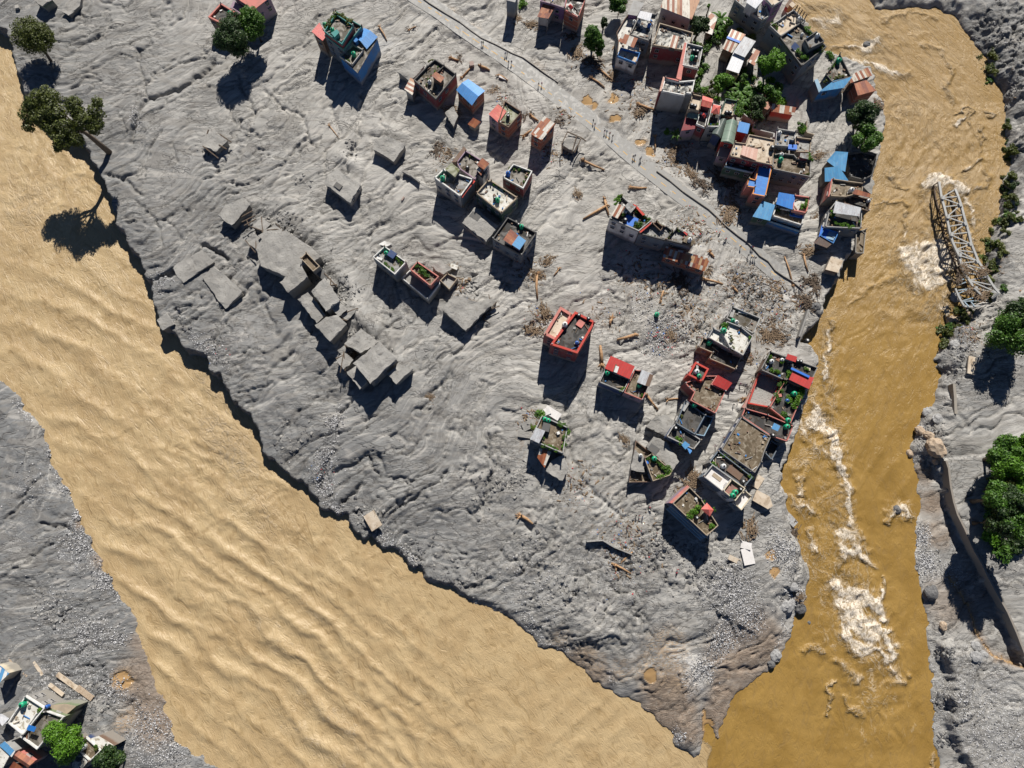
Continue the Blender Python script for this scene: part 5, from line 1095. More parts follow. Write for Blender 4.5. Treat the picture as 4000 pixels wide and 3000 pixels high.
h = house('shed','rust red gabled roof in the bottom left corner', 'shed', first=L5(230,870))
blk(h, L5(175,790,322,890,262,952,120,858), 6.2, 'G', wall='pink', top='rust', rise=.7)
h = house('shed','narrow blue and white striped canopy in the bottom left corner', 'shed', first=L5(70,780))
blk(h, L5(50,700,148,796,108,852,-10,742), 6.2, 'H', wall='lgrey', top='bluestripe', rise=.3)
h = house('concrete_house','blotched pale roof touching the bottom left corner of the picture', first=L5(20,860))
blk(h, L5(-60,800,20,760,92,832,30,945,-60,990), 5.6, 'S', wall='grey', top='f_white')
h = house('shed','dark rusty roof at the bottom edge beside the rust red gable', 'shed', first=L5(150,950))
blk(h, L5(140,885,230,935,180,1010,80,960), 4.4, 'H', wall='dark', top='rust')
h = house('concrete_house','small cluttered terrace between the two trees of the bottom left corner', first=L5(820,780))
blk(h, L5(702,775,795,662,936,790,832,890), 5.2, wall='darkblue', top='f_brown', par='white')
blk(h, L5(825,684,912,655,1068,750,962,782), 4.6, 'S', wall='brown', top='f_white')
h = house('concrete_house','black and white speckled flat roof at the bottom edge', first=L5(700,880))
blk(h, L5(590,885,700,792,822,885,740,990), 4.6, 'S', wall='dark', top='f_patch')
for lab, rows_ in [('broken frame of beams and slabs filling the upper end of the buried row',[(C11(-40,300,30,230,130,270,60,350),3.6),(C11(95,330,170,270,230,330,160,400),4.2),(C11(-90,420,-20,350,60,420,0,490),3.0)]),
    ('low mud caked wing on the street side of the buried row',[(C11(590,700,650,740,700,800,640,830),4.6),(C11(640,1000,720,950,790,1010,720,1070),4.8),(C11(720,1060,800,1000,865,1015,790,1110),3.6)]),
    ('jagged mud caked remnants at the north of the largest buried house',[(C11(690,1440,760,1380,840,1450,760,1530),3.4),(C11(700,1370,770,1320,830,1370,770,1430),2.8)]),
    ('mud caked remnants east of the bottle strewn roof',[(C11(1990,960,2040,915,2080,950,2030,1010),2.2)])]:
    h = house('ruined_house', lab, first=rows_[0][0])
    for P_, h_ in rows_: blk(h, P_, h_, 'S', wall='dark', top='mud')
    for P_, h_ in rows_:
        for _ in range(4):
            a = random.choice(P_); b = random.choice(P_)
            if a != b: part(h, 'beam', bar_vf((*U(*a,h_),h_+.1),(*U(b[0]+random.uniform(-18,18),b[1]+random.uniform(-18,18),h_),h_+random.uniform(-.6,.5)),.28), 'wood_dark')
# buried foundations on the west bank: mud capped blocks whose dark faces look south
for lab, pts in [('square buried foundation block near the west bank, left one',C01(1490,660,1640,545,1720,690,1580,785)),('buried foundation block right of the square one, near the west bank',C01(1640,560,1740,500,1850,600,1800,640,1720,690)),
                 ('long buried foundation block below the two square ones',C01(1745,740,1850,640,2040,800,2090,870,1950,1010)),('tilted clean slab hanging over the west bank',C01(1355,1105,1440,1040,1510,1140,1400,1195))]:
    h = house('buried_foundation', lab, 'ruin', first=pts); hh = .9
    blk(h, pts, hh, 'S', wall='grey', top='mud', win=False, z0=-4)
print('WINDOWS', NW[0])
# ================================================================ vegetation
def leaf_cloud(lobes, n, size, rs, flat_=1.0):
    "quads scattered through a set of lobes [(centre, radius)], denser near the skin"
    rg = np.random.default_rng(rs); vol = np.array([r**2 for _, r in lobes]); pick = rg.choice(len(lobes), n, p=vol/vol.sum())
    C = np.array([c for c, _ in lobes])[pick]; Rr = np.array([r for _, r in lobes])[pick]
    d = rg.normal(size=(n,3)); d /= np.linalg.norm(d, axis=1)[:,None]
    rad = Rr*(.45+.6*rg.random(n)**.6); rad *= 1+.25*(vnoise(d[:,0]*2.5+pick*3, d[:,1]*2.5+d[:,2]*1.7, rs)-.5)*2
    c = C + d*rad[:,None]*np.array([1,1,flat_])
    nrm = d + rg.normal(size=(n,3))*.7 + np.array([0,0,.35]); nrm /= np.linalg.norm(nrm, axis=1)[:,None]
    a = np.cross(nrm, rg.normal(size=(n,3))); a /= np.linalg.norm(a, axis=1)[:,None]; b = np.cross(nrm, a)
    s = size*(.6+.8*rg.random(n))[:,None]; a = a*s; b = b*s*.6
    V = np.stack([c-a, c-b*.9, c+a, c+b*.9], 1).reshape(-1,3); F = np.arange(n*4).reshape(-1,4); return V, F
def blob_lobes(rx, ry, rz, k, rs, lo=.28, hi=.45):
    rg = np.random.default_rng(rs); L = []
    for i in range(k):
        a = rg.random()*6.283; q = rg.random()**.5; z = rg.random()
        L.append(((math.cos(a)*q*rx*.8, math.sin(a)*q*ry*.8, (z-.35)*rz*(1-.5*q)), min(rx,ry)*(lo+(hi-lo)*rg.random())))
    return L
def tree(label, px, py, rpx, ht, mat, leaves=2600, k=12, rs=1, size=.34, base=None, cat='tree', group=None, zg=0, squash=1.0, name='broadleaf_tree', lobes=None, bare=0):
    "crown centred over survey mark px,py at height ht"
    zc = zg+ht; x, y = U(px, py, zc); r = rpx/12.3
    bx_, by_ = U(*base, zg) if base else (x, y)
    root = thing(name, label, cat, (bx_, by_, zg-.3), group)
    L = lobes or blob_lobes(r, r, r*1.0*squash, k, rs)
    V, F = leaf_cloud([(c_, q_*1.12) for c_, q_ in L], int(leaves*1.5), size*1.12, rs, squash); V = V + np.array([x-bx_, y-by_, ht+.3])
    me = fast_mesh('crown', V, F, MATS[mat]); cr = bpy.data.objects.new('crown', me); COL.objects.link(cr); cr.parent = root
    mb = MB(); top = Vector((x, y, zc-.2*r)); b0 = Vector((bx_, by_, zg-.5)); tr = .16+.035*ht
    mid = b0.lerp(top, .5)+Vector((.3*(rs%3-1), .2, 0)); mb.add(tube_vf([b0, mid, top], [tr*1.25, tr*.9, tr*.45]))
    tk = mb.build('trunk', MATS['bark'], root, smooth=True)
    lm = MB()
    for c_, rr in L[:8]:
        e = Vector((x+c_[0], y+c_[1], zc+c_[2])); s_ = b0.lerp(top, .55+.3*random.random()); lm.add(tube_vf([s_, s_.lerp(e,.5)+Vector((0,0,-.3)), e], [tr*.4, tr*.28, .05], 5))
    lm.build('limbs', MATS['bark'], root, smooth=True); return root
# hero trees of the west bank
def lob(rows, px, py, ht, zg=0):
    x0, y0 = U(px,py,zg+ht); o = []
    for a, b, dz, r in rows: X_, Y_ = U(a,b,zg+ht+dz); o.append(((X_-x0, Y_-y0, dz), r))
    return o
tree('leaning round crowned tree with green leaves at the top left corner', 130, 135, 80, 8.5, 'leaf_olive', 9000, rs=3, size=.26, base=(198,238), lobes=lob([(130,140,0,4.0),(90,120,0,3.2),(165,125,0,3.2),(110,170,-.5,3.0),(150,165,-.5,3.2),(75,150,-.8,2.4),(185,150,-1,2.4),(120,100,.4,2.8)],130,135,8.5))
tree('big sprawling tree leaning over the river from the west bank', 250, 455, 160, 20, 'leaf_olive', 14000, rs=5, size=.30, base=(424,592), lobes=lob([(150,400,1,3.2),(190,380,1.5,3.0),(120,420,0,2.2),(110,455,-1,2.4),(160,460,0,3.0),(210,440,.5,3.2),(285,410,1,2.6),(300,440,0,2.2),(260,500,-1,2.8),(320,480,-1,2.6),(375,440,0,2.2),(380,400,1,1.6),(350,470,-.5,2.2),(240,550,-2,2.6),(300,545,-2.5,2.2),(200,500,-1,2.4),(380,480,-1,1.8),(110,495,-2,1.6),(225,575,-3,1.4),(365,505,-1.5,1.8)],250,455,20))
tree('dark green tree in front of the red parapet house, left of a pair', 905, 130, 62, 11, 'leaf_dark', 9000, rs=7, size=.28, lobes=lob([(900,110,1,3.2),(880,150,0,3.2),(930,150,0,3.0),(860,165,-1.5,2.2),(940,185,-2,2.4),(910,75,0,2.4),(925,200,-3,1.8),(895,160,0,3)],905,130,11))
tree('mid green tree right of the pair in front of the red parapet house', 985, 90, 50, 10, 'leaf_mid', 7000, rs=9, size=.27, lobes=lob([(980,60,1,2.6),(1000,80,0,2.6),(985,120,-1,2.5),(965,85,0,2.6),(1008,120,-2,1.8),(960,50,0,1.8)],985,90,10))
tree('feathery tree left of the small conifer beside the road, top centre', 2318, 145, 38, 6.5, 'leaf_mid', 5200, rs=11, size=.26, lobes=lob([(2310,130,1,2.2),(2330,150,0,2.0),(2300,165,-1,1.6),(2345,175,-1.5,1.4),(2340,205,-3,1.2),(2315,180,-2,1.4),(2320,115,.5,1.4)],2318,145,6.5))
tree('small dark conical conifer standing alone, top centre', 2357, 88, 17, 4.5, 'leaf_dark', 1800, rs=13, size=.2, squash=1.6, name='conifer_tree', base=(2356,118))
tree('bushy tree touching the top edge beside the lettered house', 2425, 12, 42, 6, 'leaf_mid', 4200, rs=15, size=.27)
tree('dense green tree beside the striped hall roof', 2733, 100, 42, 7.5, 'leaf_dark', 5600, rs=17, size=.27)
tree('small round bright tree near the striped hall, top edge', 2772, 27, 11, 4, 'leaf_bright', 1200, rs=19, size=.2, k=5)
tree('tall narrow bright shrub beside the banana plants, north', 2848, 90, 16, 4, 'leaf_mid', 1900, rs=21, size=.22, k=6)
tree('broad bright green tree shading the small rusty shed', 3010, 240, 56, 7.5, 'leaf_bright', 7800, rs=23, size=.28, k=16)
tree('bright green tree between the pale tin shed and the roof gardens', 2825, 325, 42, 6.5, 'leaf_bright', 5200, rs=25, size=.27, k=13)
tree('dark olive shrub tree touching the left side of a bright green tree', 2782, 330, 16, 4.5, 'leaf_olive', 1700, rs=27, size=.22, k=6)
tree('narrow bright tree right of the tan end room of the tin shed', 2900, 300, 20, 5, 'leaf_mid', 2200, rs=29, size=.24, k=7)
tree('big dark tree east of the banana grove, left of the brown sheet roof', 2955, 400, 40, 6.5, 'leaf_dark', 5200, rs=31, size=.27, k=12)
tree('mid green tree south of the big dark one, in deep shade', 2958, 455, 32, 6, 'leaf_dark', 3600, rs=33, size=.27, k=9)
tree('light green tree next to the grey street bend', 3010, 372, 40, 5.5, 'leaf_mid', 4200, rs=35, size=.26, k=11)
tree('large dark round tree with yellow tips on the river bank, upper crown', 3372, 450, 62, 7.5, 'leaf_dark', 7600, rs=37, size=.28, k=15)
tree('large tree with yellowish crown on the river bank, lower crown', 3385, 535, 58, 7.0, 'leaf_mid', 6800, rs=39, size=.28, k=14)
tree('bright lime green tree in the bottom left corner', 240, 2895, 68, 7.5, 'leaf_bright', 9500, rs=41, size=.26, k=18)
tree('dark feathery tree at the bottom edge, right of the lime green tree', 440, 2975, 52, 5.5, 'leaf_dark', 5200, rs=43, size=.3, k=12)
# forest margin of the east bank
for i, (x, y, r, ht, m_, lab) in enumerate([(3955,1290,70,8,'leaf_mid','broad tree at the right edge just below the wrecked bridge'),(3985,1230,55,8,'leaf_dark','dark tree at the right edge beside the wrecked bridge end'),
    (3935,1780,52,9,'leaf_mid','northern tree of the wood above the retaining wall'),(3975,1740,45,9,'leaf_bright','bright crown at the right edge, top of the wood above the retaining wall'),(3950,1860,55,10,'leaf_bright','second tree of the wood above the retaining wall'),
    (3920,1950,50,10,'leaf_mid','broadest forward crown of the wood above the retaining wall'),(3970,1955,55,11,'leaf_dark','dark crown at the right edge of the wood, halfway down'),(3930,2040,50,10,'leaf_dark','dark forward crown low in the wood above the retaining wall'),(3985,2060,50,11,'leaf_mid','lowest crown at the right edge of the wood'),(3925,1905,34,8,'leaf_olive','olive crown in front of the wood above the retaining wall')]):
    tree(lab, x, y, r*1.25, ht+(5 if y>1930 else 1.5), m_, 6200, rs=50+i, size=.32, k=13, group='wood on the east bank')
# shrubs ------------------------------------------------------------
def shrub_proto(mat, rs):
    L = blob_lobes(1,1,.8,6,rs,.35,.55); V, F = leaf_cloud(L, 420, .17, rs, .8); V[:,2] += .55; return fast_mesh('shrub', V, F, MATS[mat])
SH = [shrub_proto('leaf_mid',201), shrub_proto('leaf_bright',202), shrub_proto('leaf_yellow',203), shrub_proto('leaf_dark',204), shrub_proto('leaf_olive',205)]
def shrub(px, py, z, r, v, label, group, name='rooftop_plant', cat='plant'):
    x, y = U(px, py, z) if z is not None else U(px, py, 0)
    if z is None: z = gz(x, y)-.1
    o = bpy.data.objects.new(name, SH[v]); COL.objects.link(o); o.location = (x, y, z-.05); o.scale = (r*random.uniform(.85,1.2), r*random.uniform(.85,1.2), r*random.uniform(.7,1.1)); o.rotation_euler = (0,0,random.random()*6)
    return tag(o, label, cat, group)
ORD = ['first','second','third','fourth','fifth','sixth','seventh','eighth','ninth','tenth','eleventh','twelfth','thirteenth']
def row(pts, z, r, n, v, where, name='rooftop_plant'):
    "a row of separate plants along a parapet"
    S_ = [0]; 
    for a, b in zip(pts, pts[1:]): S_.append(S_[-1]+math.hypot(b[0]-a[0], b[1]-a[1]))
    dx_ = pts[-1][0]-pts[0][0]; dy_ = pts[-1][1]-pts[0][1]; end = ('west' if dx_ > 0 else 'east') if abs(dx_) > abs(dy_) else ('north' if dy_ > 0 else 'south')
    for i in range(n):
        s = S_[-1]*(i+.5)/n; k = max(j for j in range(len(pts)-1) if S_[j] <= s); t = (s-S_[k])/(S_[k+1]-S_[k]+1e-9)
        shrub(pts[k][0]*(1-t)+pts[k+1][0]*t+random.uniform(-2,2), pts[k][1]*(1-t)+pts[k+1][1]*t+random.uniform(-2,2), z, r*random.uniform(.75,1.25), v if random.random()<.7 else random.choice((0,1,2)), (ORD[i]+' from '+end+', leafy plant '+where) if n > 1 else 'leafy green plant growing '+where, 'plants '+where, name)
row(L1(352,185,440,205,540,300), 12.6, .95, 7, 2, 'along the top parapet of the teal and maroon town house')
row(L1(345,190,290,270,225,370), 12.6, .95, 6, 4, 'down the west parapet of the teal and maroon town house')
row(L1(455,730,540,780), 8.1, .7, 3, 1, 'on the small front terrace of the blue walled house')
row(L2(440,100,400,150), 6.4, .8, 2, 2, 'at the north corner of the maroon walled house'); row(L2(520,170,430,290,350,450), 6.3, .45, 5, 1, 'across the maroon walled house terrace')
row(L3(470,165,535,215), 7.8, .5, 4, 0, 'behind the wall of the white parapet house'); row(L3(770,520,830,560,1020,680), 7.5, .6, 4, 1, 'beside the bright white sanded terrace')
row(L3(955,360,1075,355,1240,370,1205,430,1150,540), 7.0, .6, 8, 0, 'round the crenellated white parapet')
row(C11(1110,610,1160,660,1195,690), 6.8, .6, 5, 0, 'on the white parapet house by the pink one'); row(C11(1225,570,1260,620,1240,650), 6.8, .6, 5, 0, 'on the east side of the small white parapet house')
row(C11(1370,640,1420,660,1450,710,1490,745), 6.8, .85, 8, 0, 'on the pink parapet house'); row(C11(1400,690,1440,650), 6.8, .6, 3, 1, 'near the tank of the pink parapet house')
row(P1(340,70,280,160,250,220), 10, .9, 6, 1, 'on the north west corner of the white block'); row(P1(620,340,760,430,860,500,820,570), 10, .75, 8, 0, 'along the red edge of the white block')
row(P1(600,620,700,600,640,660), 10, 1.1, 6, 0, 'in the south corner of the white block'); row(P1(160,480,260,510), 9.8, .7, 3, 3, 'on the west corner of the white block'); row(P1(360,440,420,410), 10, .7, 3, 1, 'under the striped canopy of the white block')
row(P1(1020,560,1140,650), 9, .5, 3, 2, 'in the raised bed of the stained grey block'); row(P1(1230,680,1310,720,1220,860), 8.8, .5, 6, 2, 'along the edge of the stained grey block'); row(P1(780,760,960,810,1060,850), 8.8, .3, 5, 2, 'on the south edge of the stained grey block'); row(P1(1380,690,1450,730), 8.4, .5, 3, 0, 'on the north edge of the eastern block')
row(M2(760,350,740,400,720,440), 8.2, .9, 4, 1, 'beside the tank of the stepped terrace house'); row(M2(790,460,830,590), 8.2, .5, 4, 2, 'in the middle of the pale sanded roof'); row(M2(1060,500,1040,560), 8.2, .7, 2, 1, 'at the east corner of the stepped terraces')
row(M2(850,650,820,690), 8, .7, 2, 2, 'at the foot of the pale sanded roof')
row(L8(395,640,440,630), 6.4, .6, 3, 1, 'at the corner of the red tin roofed house'); row(L8(650,700,665,740), 6.4, .5, 3, 2, 'at the corner of the pink rimmed house')
row(M4(830,400,870,410), 8, .5, 2, 2, 'on the orange red walled house'); row(M4(340,690,350,740), 6.6, .5, 2, 2, 'on the black floored terrace'); row(M6(790,200,825,260), 6.2, .7, 4, 1, 'in front of the small blue canopy terrace')
row(M6(390,430,470,470,560,500,600,560,690,610), 4.8, .7, 12, 0, 'in the garden wedge'); row(M6(530,700,620,660,710,630), 4.8, .7, 8, 1, 'along the lower edge of the garden wedge'); row(M6(620,560,680,600), 4.8, .9, 4, 0, 'in the east tip of the garden wedge')
row(M3(490,290,470,350), 5.4, .9, 3, 3, 'at the north corner of the riverside terrace'); row(M3(520,470,600,510), 5.4, .9, 3, 1, 'in the middle of the riverside terrace'); row(M3(735,490,730,550), 5.4, .9, 3, 1, 'west of the riverside red canopy'); row(M3(620,360,640,350), 5.4, .7, 2, 1, 'beside the small tank of the riverside terrace'); row(M3(940,420,960,480), 5.4, .8, 2, 1, 'near the river corner of the riverside terrace')
row(M3(690,590,630,640,620,710,570,850), 5, .9, 10, 0, 'along the pink wall of the long garden terrace'); row(M3(880,660,880,740,850,840,800,930), 5, .9, 10, 1, 'along the river side of the long garden terrace'); row(M3(740,790,720,860), 5, .8, 3, 1, 'around the tanks of the long garden terrace'); row(M5(1000,50,1000,70), 5, .9, 2, 0, 'at the foot of the long garden terrace')
row(M5(110,670,150,690), 7, .8, 2, 1, 'at the west corner of the cluttered terrace'); row(M5(180,540,330,620,540,800,570,850), 7, .5, 10, 4, 'along the rim of the cluttered terrace'); row(M5(560,830,590,840), 7, .8, 2, 0, 'at the east corner of the cluttered terrace')
row(M7(400,575,370,620,320,650,290,690), 8, .9, 7, 1, 'across the brown roof with striped side wall'); row(M7(540,800,580,830), 8, .9, 3, 1, 'at the south end of the striped side wall house'); row(M7(430,540,480,480), 8, .5, 2, 0, 'by the small pyramid canopy'); row(M7(590,580,620,630), 8, .5, 2, 1, 'beside the pyramid canopy wall')
row(M8(560,340,640,350,690,380,680,470,650,540,640,640), 5.8, .75, 12, 0, 'hedging the north and east rim of the brown terrace'); row(M8(350,590,430,610,500,640,560,655), 5.8, .85, 7, 1, 'as a hedge on the south rim of the brown terrace'); row(M8(310,200,340,215), 5.6, 1.3, 2, 0, 'at the north corner of the hedge rimmed terrace'); row(M8(395,480,390,530), 5.8, .6, 2, 3, 'below the sheet canopy of the hedge rimmed terrace'); row(M8(262,370,262,380), 4, 1, 2, 0, 'by the collapsed white slabs')
row(T3(100,520,160,570,210,650), 9.2, .8, 4, 1, 'in the planted corner of the pale riverside terrace'); row(T3(830,600,880,700,860,740), 9.6, 1.0, 4, 0, 'on the north parapet of the planted riverside house'); row(T3(640,1120,700,1220,800,1290,880,1260), 9.6, .9, 7, 1, 'round the south court of the planted riverside house'); row(T3(1000,1180,1160,1060,1200,980), 9.6, .8, 5, 0, 'on the river side of the planted riverside house')
row(C30(520,600,580,530), 6.6, .8, 3, 0, 'on the upstream prow terrace'); row(C30(480,700,540,690), 6, .9, 3, 1, 'behind the blue tin front'); row(C30(560,680,650,660), 6.6, .6, 4, 2, 'above the blue tin front')
row(T4(1200,1290,1260,1300,1400,1310), 8, .6, 4, 1, 'on the orange canopy terrace'); row(T4(1780,880,1800,1000,1790,1100), 8.6, .9, 5, 1, 'wrapping the cluttered tan terrace'); row(T4(1880,1150,1900,950,1870,850), 4, 1.1, 6, 0, 'on the fence east of the cluttered tan terrace')
row(T6(1480,760,1560,800,1600,850), 4.5, 1.0, 4, 0, 'north of the tan edged terrace'); row(T6(1740,1420,1720,1560), 8.4, .8, 4, 1, 'on the east edge of the curly stained terrace'); row(T7(1100,265,1150,255), 8.2, .5, 2, 2, 'at the corner of the curly stained terrace')
row(T7(1110,580,1070,650,1050,690), 7, .9, 5, 1, 'inside the pink roof garden'); row(T7(740,700,790,720), 5.8, .6, 3, 0, 'behind the stepped white balconies'); row(T7(900,740,930,760), 5.8, .5, 2, 1, 'in the middle of the stepped white balconies')
row(M1(460,80,460,160), 5.8, .9, 3, 1, 'on the west wall of the silver roofed garden terrace'); row(M1(480,225,570,245,680,265,740,285), 5.8, .8, 8, 1, 'along the south edge of the silver roofed garden terrace'); row(M1(800,230,830,210), 5.8, .8, 2, 0, 'at the river corner of the silver roofed garden terrace')
row(L5(370,410,400,440), 7.4, .7, 2, 4, 'between the two bottom left terraces'); row(L5(880,740,920,780), 5, .6, 2, 4, 'on the small cluttered bottom left terrace')
HL = [(o.name, o['label'], ORG[o.name]) for o in SC.objects if o.type == 'EMPTY' and o.get('category') in ('house','building','shed') ]
SEEN = {}
def near(px, py, what, z=0):
    "label a thing by the house it stands next to"
    x, y = U(px, py, z); c_ = sorted((math.hypot(q[0]-x, q[1]-y), l, q) for _, l, q in HL)
    for d, l, q in c_:
        l = l.split(',')[0]
        for w_ in (' with ',' under ',' beside ',' over ',' cut ',' above ',' carrying ',' in deep'): l = l.split(w_)[0]
        ws = l.split()[:8]; a = math.degrees(math.atan2(y-q[1], x-q[0])) % 360
        dr = ['east','north-east','north','north-west','west','south-west','south','south-east'][int((a+22.5)//45)%8]
        t_ = what+(' close ' if d < 8 else ' just ' if d < 13 else ' some way ')+dr+' of the '+' '.join(ws)
        if t_ not in SEEN and len(t_.split()) <= 16: SEEN[t_] = 1; return t_
# green in the gardens of the northern quarter
for (x, y, r, v) in [(2775,110,1.6,3),(2790,170,1.5,3),(2770,150,1.4,0),(2815,150,1.6,1),(2960,340,1.6,1),(2985,360,1.7,0),(2975,420,1.8,3),(2935,430,1.5,3),(2920,450,1.5,0),(2890,420,1.4,1),(2795,350,1.5,3),(2755,395,1.2,1),(2850,340,1.5,3),(2870,320,1.3,0),(2945,310,1.3,0),(2755,190,1.6,0),(2760,176,1.2,1),(2710,180,1.4,0),(2735,185,1.2,4),(2800,145,1.5,1),(2828,105,1.3,1),(2890,130,1.4,2),(2930,145,1.5,2),(2735,240,1.5,3),(2745,265,1.5,0),(2728,285,1.3,1),(2735,300,1.3,3),(2725,318,1.2,0),(2720,340,1.4,0),(2722,355,1.3,3),(2755,345,1.3,1),(2765,365,1.1,2),
    (2910,285,1.3,1),(2880,300,1.3,0),(2905,330,1.4,1),(2925,345,1.4,1),(2940,352,1.4,0),(3000,330,1.6,1),(3030,345,1.4,1),(3050,390,1.4,1),(3040,400,1.4,1),(3060,400,1.3,0),(3005,365,1.4,1),(2600,512,1.2,1),(2935,380,1.2,1),(2920,400,1.2,2),(2850,370,1.2,1),(2865,380,1.3,2),(2800,388,1.2,1),(2780,372,1.2,4),(2805,310,1.,3),
    (2940,510,1.3,0),(2930,520,1.,1),(3125,500,1.2,0),(3135,520,1.2,0),(2270,15,1.2,1),(2050,10,1.4,1),(2035,28,1,1),(3235,215,1.2,1),(3250,228,1.1,0)]:
    shrub(x, y, None, r*1.25, v, near(x, y, 'green bush'), 'bushes of the northern quarter', 'bush', 'bush')
# overgrown cliff of the north east bank
rr = random.Random(5)
k = 0
CLF = ['just below the northern sandbar','on the bulge of the upper cliff','beside the narrow mid cliff','opposite the bridge tip','opposite the middle of the bridge','beside the bridge joint','above the rocky shore edge','on the silt under the bridge end','at the foot of the big right edge tree']
for ci, (x0, y0, x1, y1, n, wd) in enumerate([(3870,180,3905,330,26,35),(3905,330,3950,480,24,28),(3945,480,3975,620,16,25),(3950,640,3960,860,30,38),(3920,850,3900,1000,34,35),(3890,1000,3880,1090,16,40),(3720,1240,3690,1350,16,25),(3700,1290,3800,1220,14,25),(3780,1180,3900,1120,14,40)]):
    for i in range(n):
        t = rr.random(); shrub(x0+(x1-x0)*t+rr.uniform(-wd,wd)*.8, y0+(y1-y0)*t+rr.uniform(-wd,wd)*.5, None, rr.uniform(.9,2.0), rr.choice((4,4,3,2,0)), 'olive green bush on the east bank '+CLF[ci], 'bushes on the east bank '+CLF[ci], 'bush', 'bush'); k += 1
for i in range(46):
    x = rr.uniform(3868,4010); y = rr.uniform(1735,2190); shrub(x, y, None, rr.uniform(2.2,3.6), rr.choice((0,1,3,3)), 'undergrowth bush on the slope of the wood above the retaining wall', 'undergrowth of the east bank wood', 'bush', 'bush')
for i in range(12):
    x = rr.uniform(3900,4010); y = rr.uniform(1215,1340); shrub(x, y, None, rr.uniform(2,3.2), rr.choice((0,1,3)), 'undergrowth bush around the right edge tree beside the bridge end', 'undergrowth beside the bridge end', 'bush', 'bush')
# banana plants
def banana():
    mb = MB()
    for i in range(9):
        a = i*2.4; L = 2.6+.5*(i%3); w = .42; pts = []
        for s in range(5):
            t = s/4; pts.append((math.cos(a)*L*t, math.sin(a)*L*t, 2.4+1.1*math.sin(t*2.2)-.9*t*t))
        v = []; 
        for s, p in enumerate(pts):
            ww = w*math.sin(.35+2.5*s/4); v += [(p[0]-math.sin(a)*ww, p[1]+math.cos(a)*ww, p[2]-.12), p, (p[0]+math.sin(a)*ww, p[1]-math.cos(a)*ww, p[2]-.12)]
        f = []
        for s in range(4): b = s*3; f += [(b,b+1,b+4,b+3),(b+1,b+2,b+5,b+4)]
        mb.add((v, f))
    return mb
root = thing('banana_plant','banana plant with arching leaves in the northern gardens','banana plant',(0,0,0),'banana plants of the northern gardens')
bl = mesh_obj('leaves', banana().v, banana().f, MATS['leaf_mid'], root); tk = mesh_obj('stem', *tube_vf([(0,0,-.4),(0,0,2.5)],[.22,.14]), MATS['leaf_olive'], root)
first = True
for (x, y, s) in [(2815,75,1.2),(2808,90,1.0),(2890,352,1.25),(2905,365,1.1),(2868,385,1.1),(2880,395,1.0),(2900,390,1.0),(2925,358,1.1),(2862,372,.9),(2915,378,1.0),(2800,110,.9),(3030,355,.9),(2640,520,.8)]:
    o = root if first else copy_tree(root); first = False
    X_, Y_ = U(x, y, 2.8); o.location = (X_, Y_, 0); o.scale = (s,s,s); o.rotation_euler = (0,0,x*.7); o['label'] = near(x, y, 'banana plant', 2.8)
# ================================================================ rooftop things
def lathe(prof, n=14):
    v = []; f = []
    for r, z in prof:
        for k in range(n): a = 2*math.pi*k/n; v.append((r*math.cos(a), r*math.sin(a), z))
    for i in range(len(prof)-1):
        for k in range(n): a = i*n+k; b = i*n+(k+1)%n; f.append((a,b,b+n,a+n))
    f.append(tuple(range((len(prof)-1)*n, len(prof)*n))); return v, f
TP = {}
def tank(px, py, z, col, r, label):
    if col not in TP:
        rt = thing('water_tank', 't', 'water tank', (0,0,0), 'rooftop water tanks'); 
        b = mesh_obj('tank_body', *lathe([(.62,-.5),(.66,0),(.66,.35),(.63,.4),(.66,.45),(.66,.8),(.63,.85),(.66,.9),(.66,1.2),(.5,1.42),(.24,1.52)]), MATS['tank_'+col], rt, smooth=True)
        l = mesh_obj('lid', *lathe([(.24,1.5),(.25,1.6),(.1,1.66)]), MATS['tank_black' if col != 'black' else 'tank_white'], rt); TP[col] = rt; o = rt
    else: o = copy_tree(TP[col])
    X_, Y_ = U(px, py, z+1.3*r); o.location = (X_, Y_, z); o.scale = (r,r,r); tag(o, label, 'water tank', 'rooftop water tanks'); return o
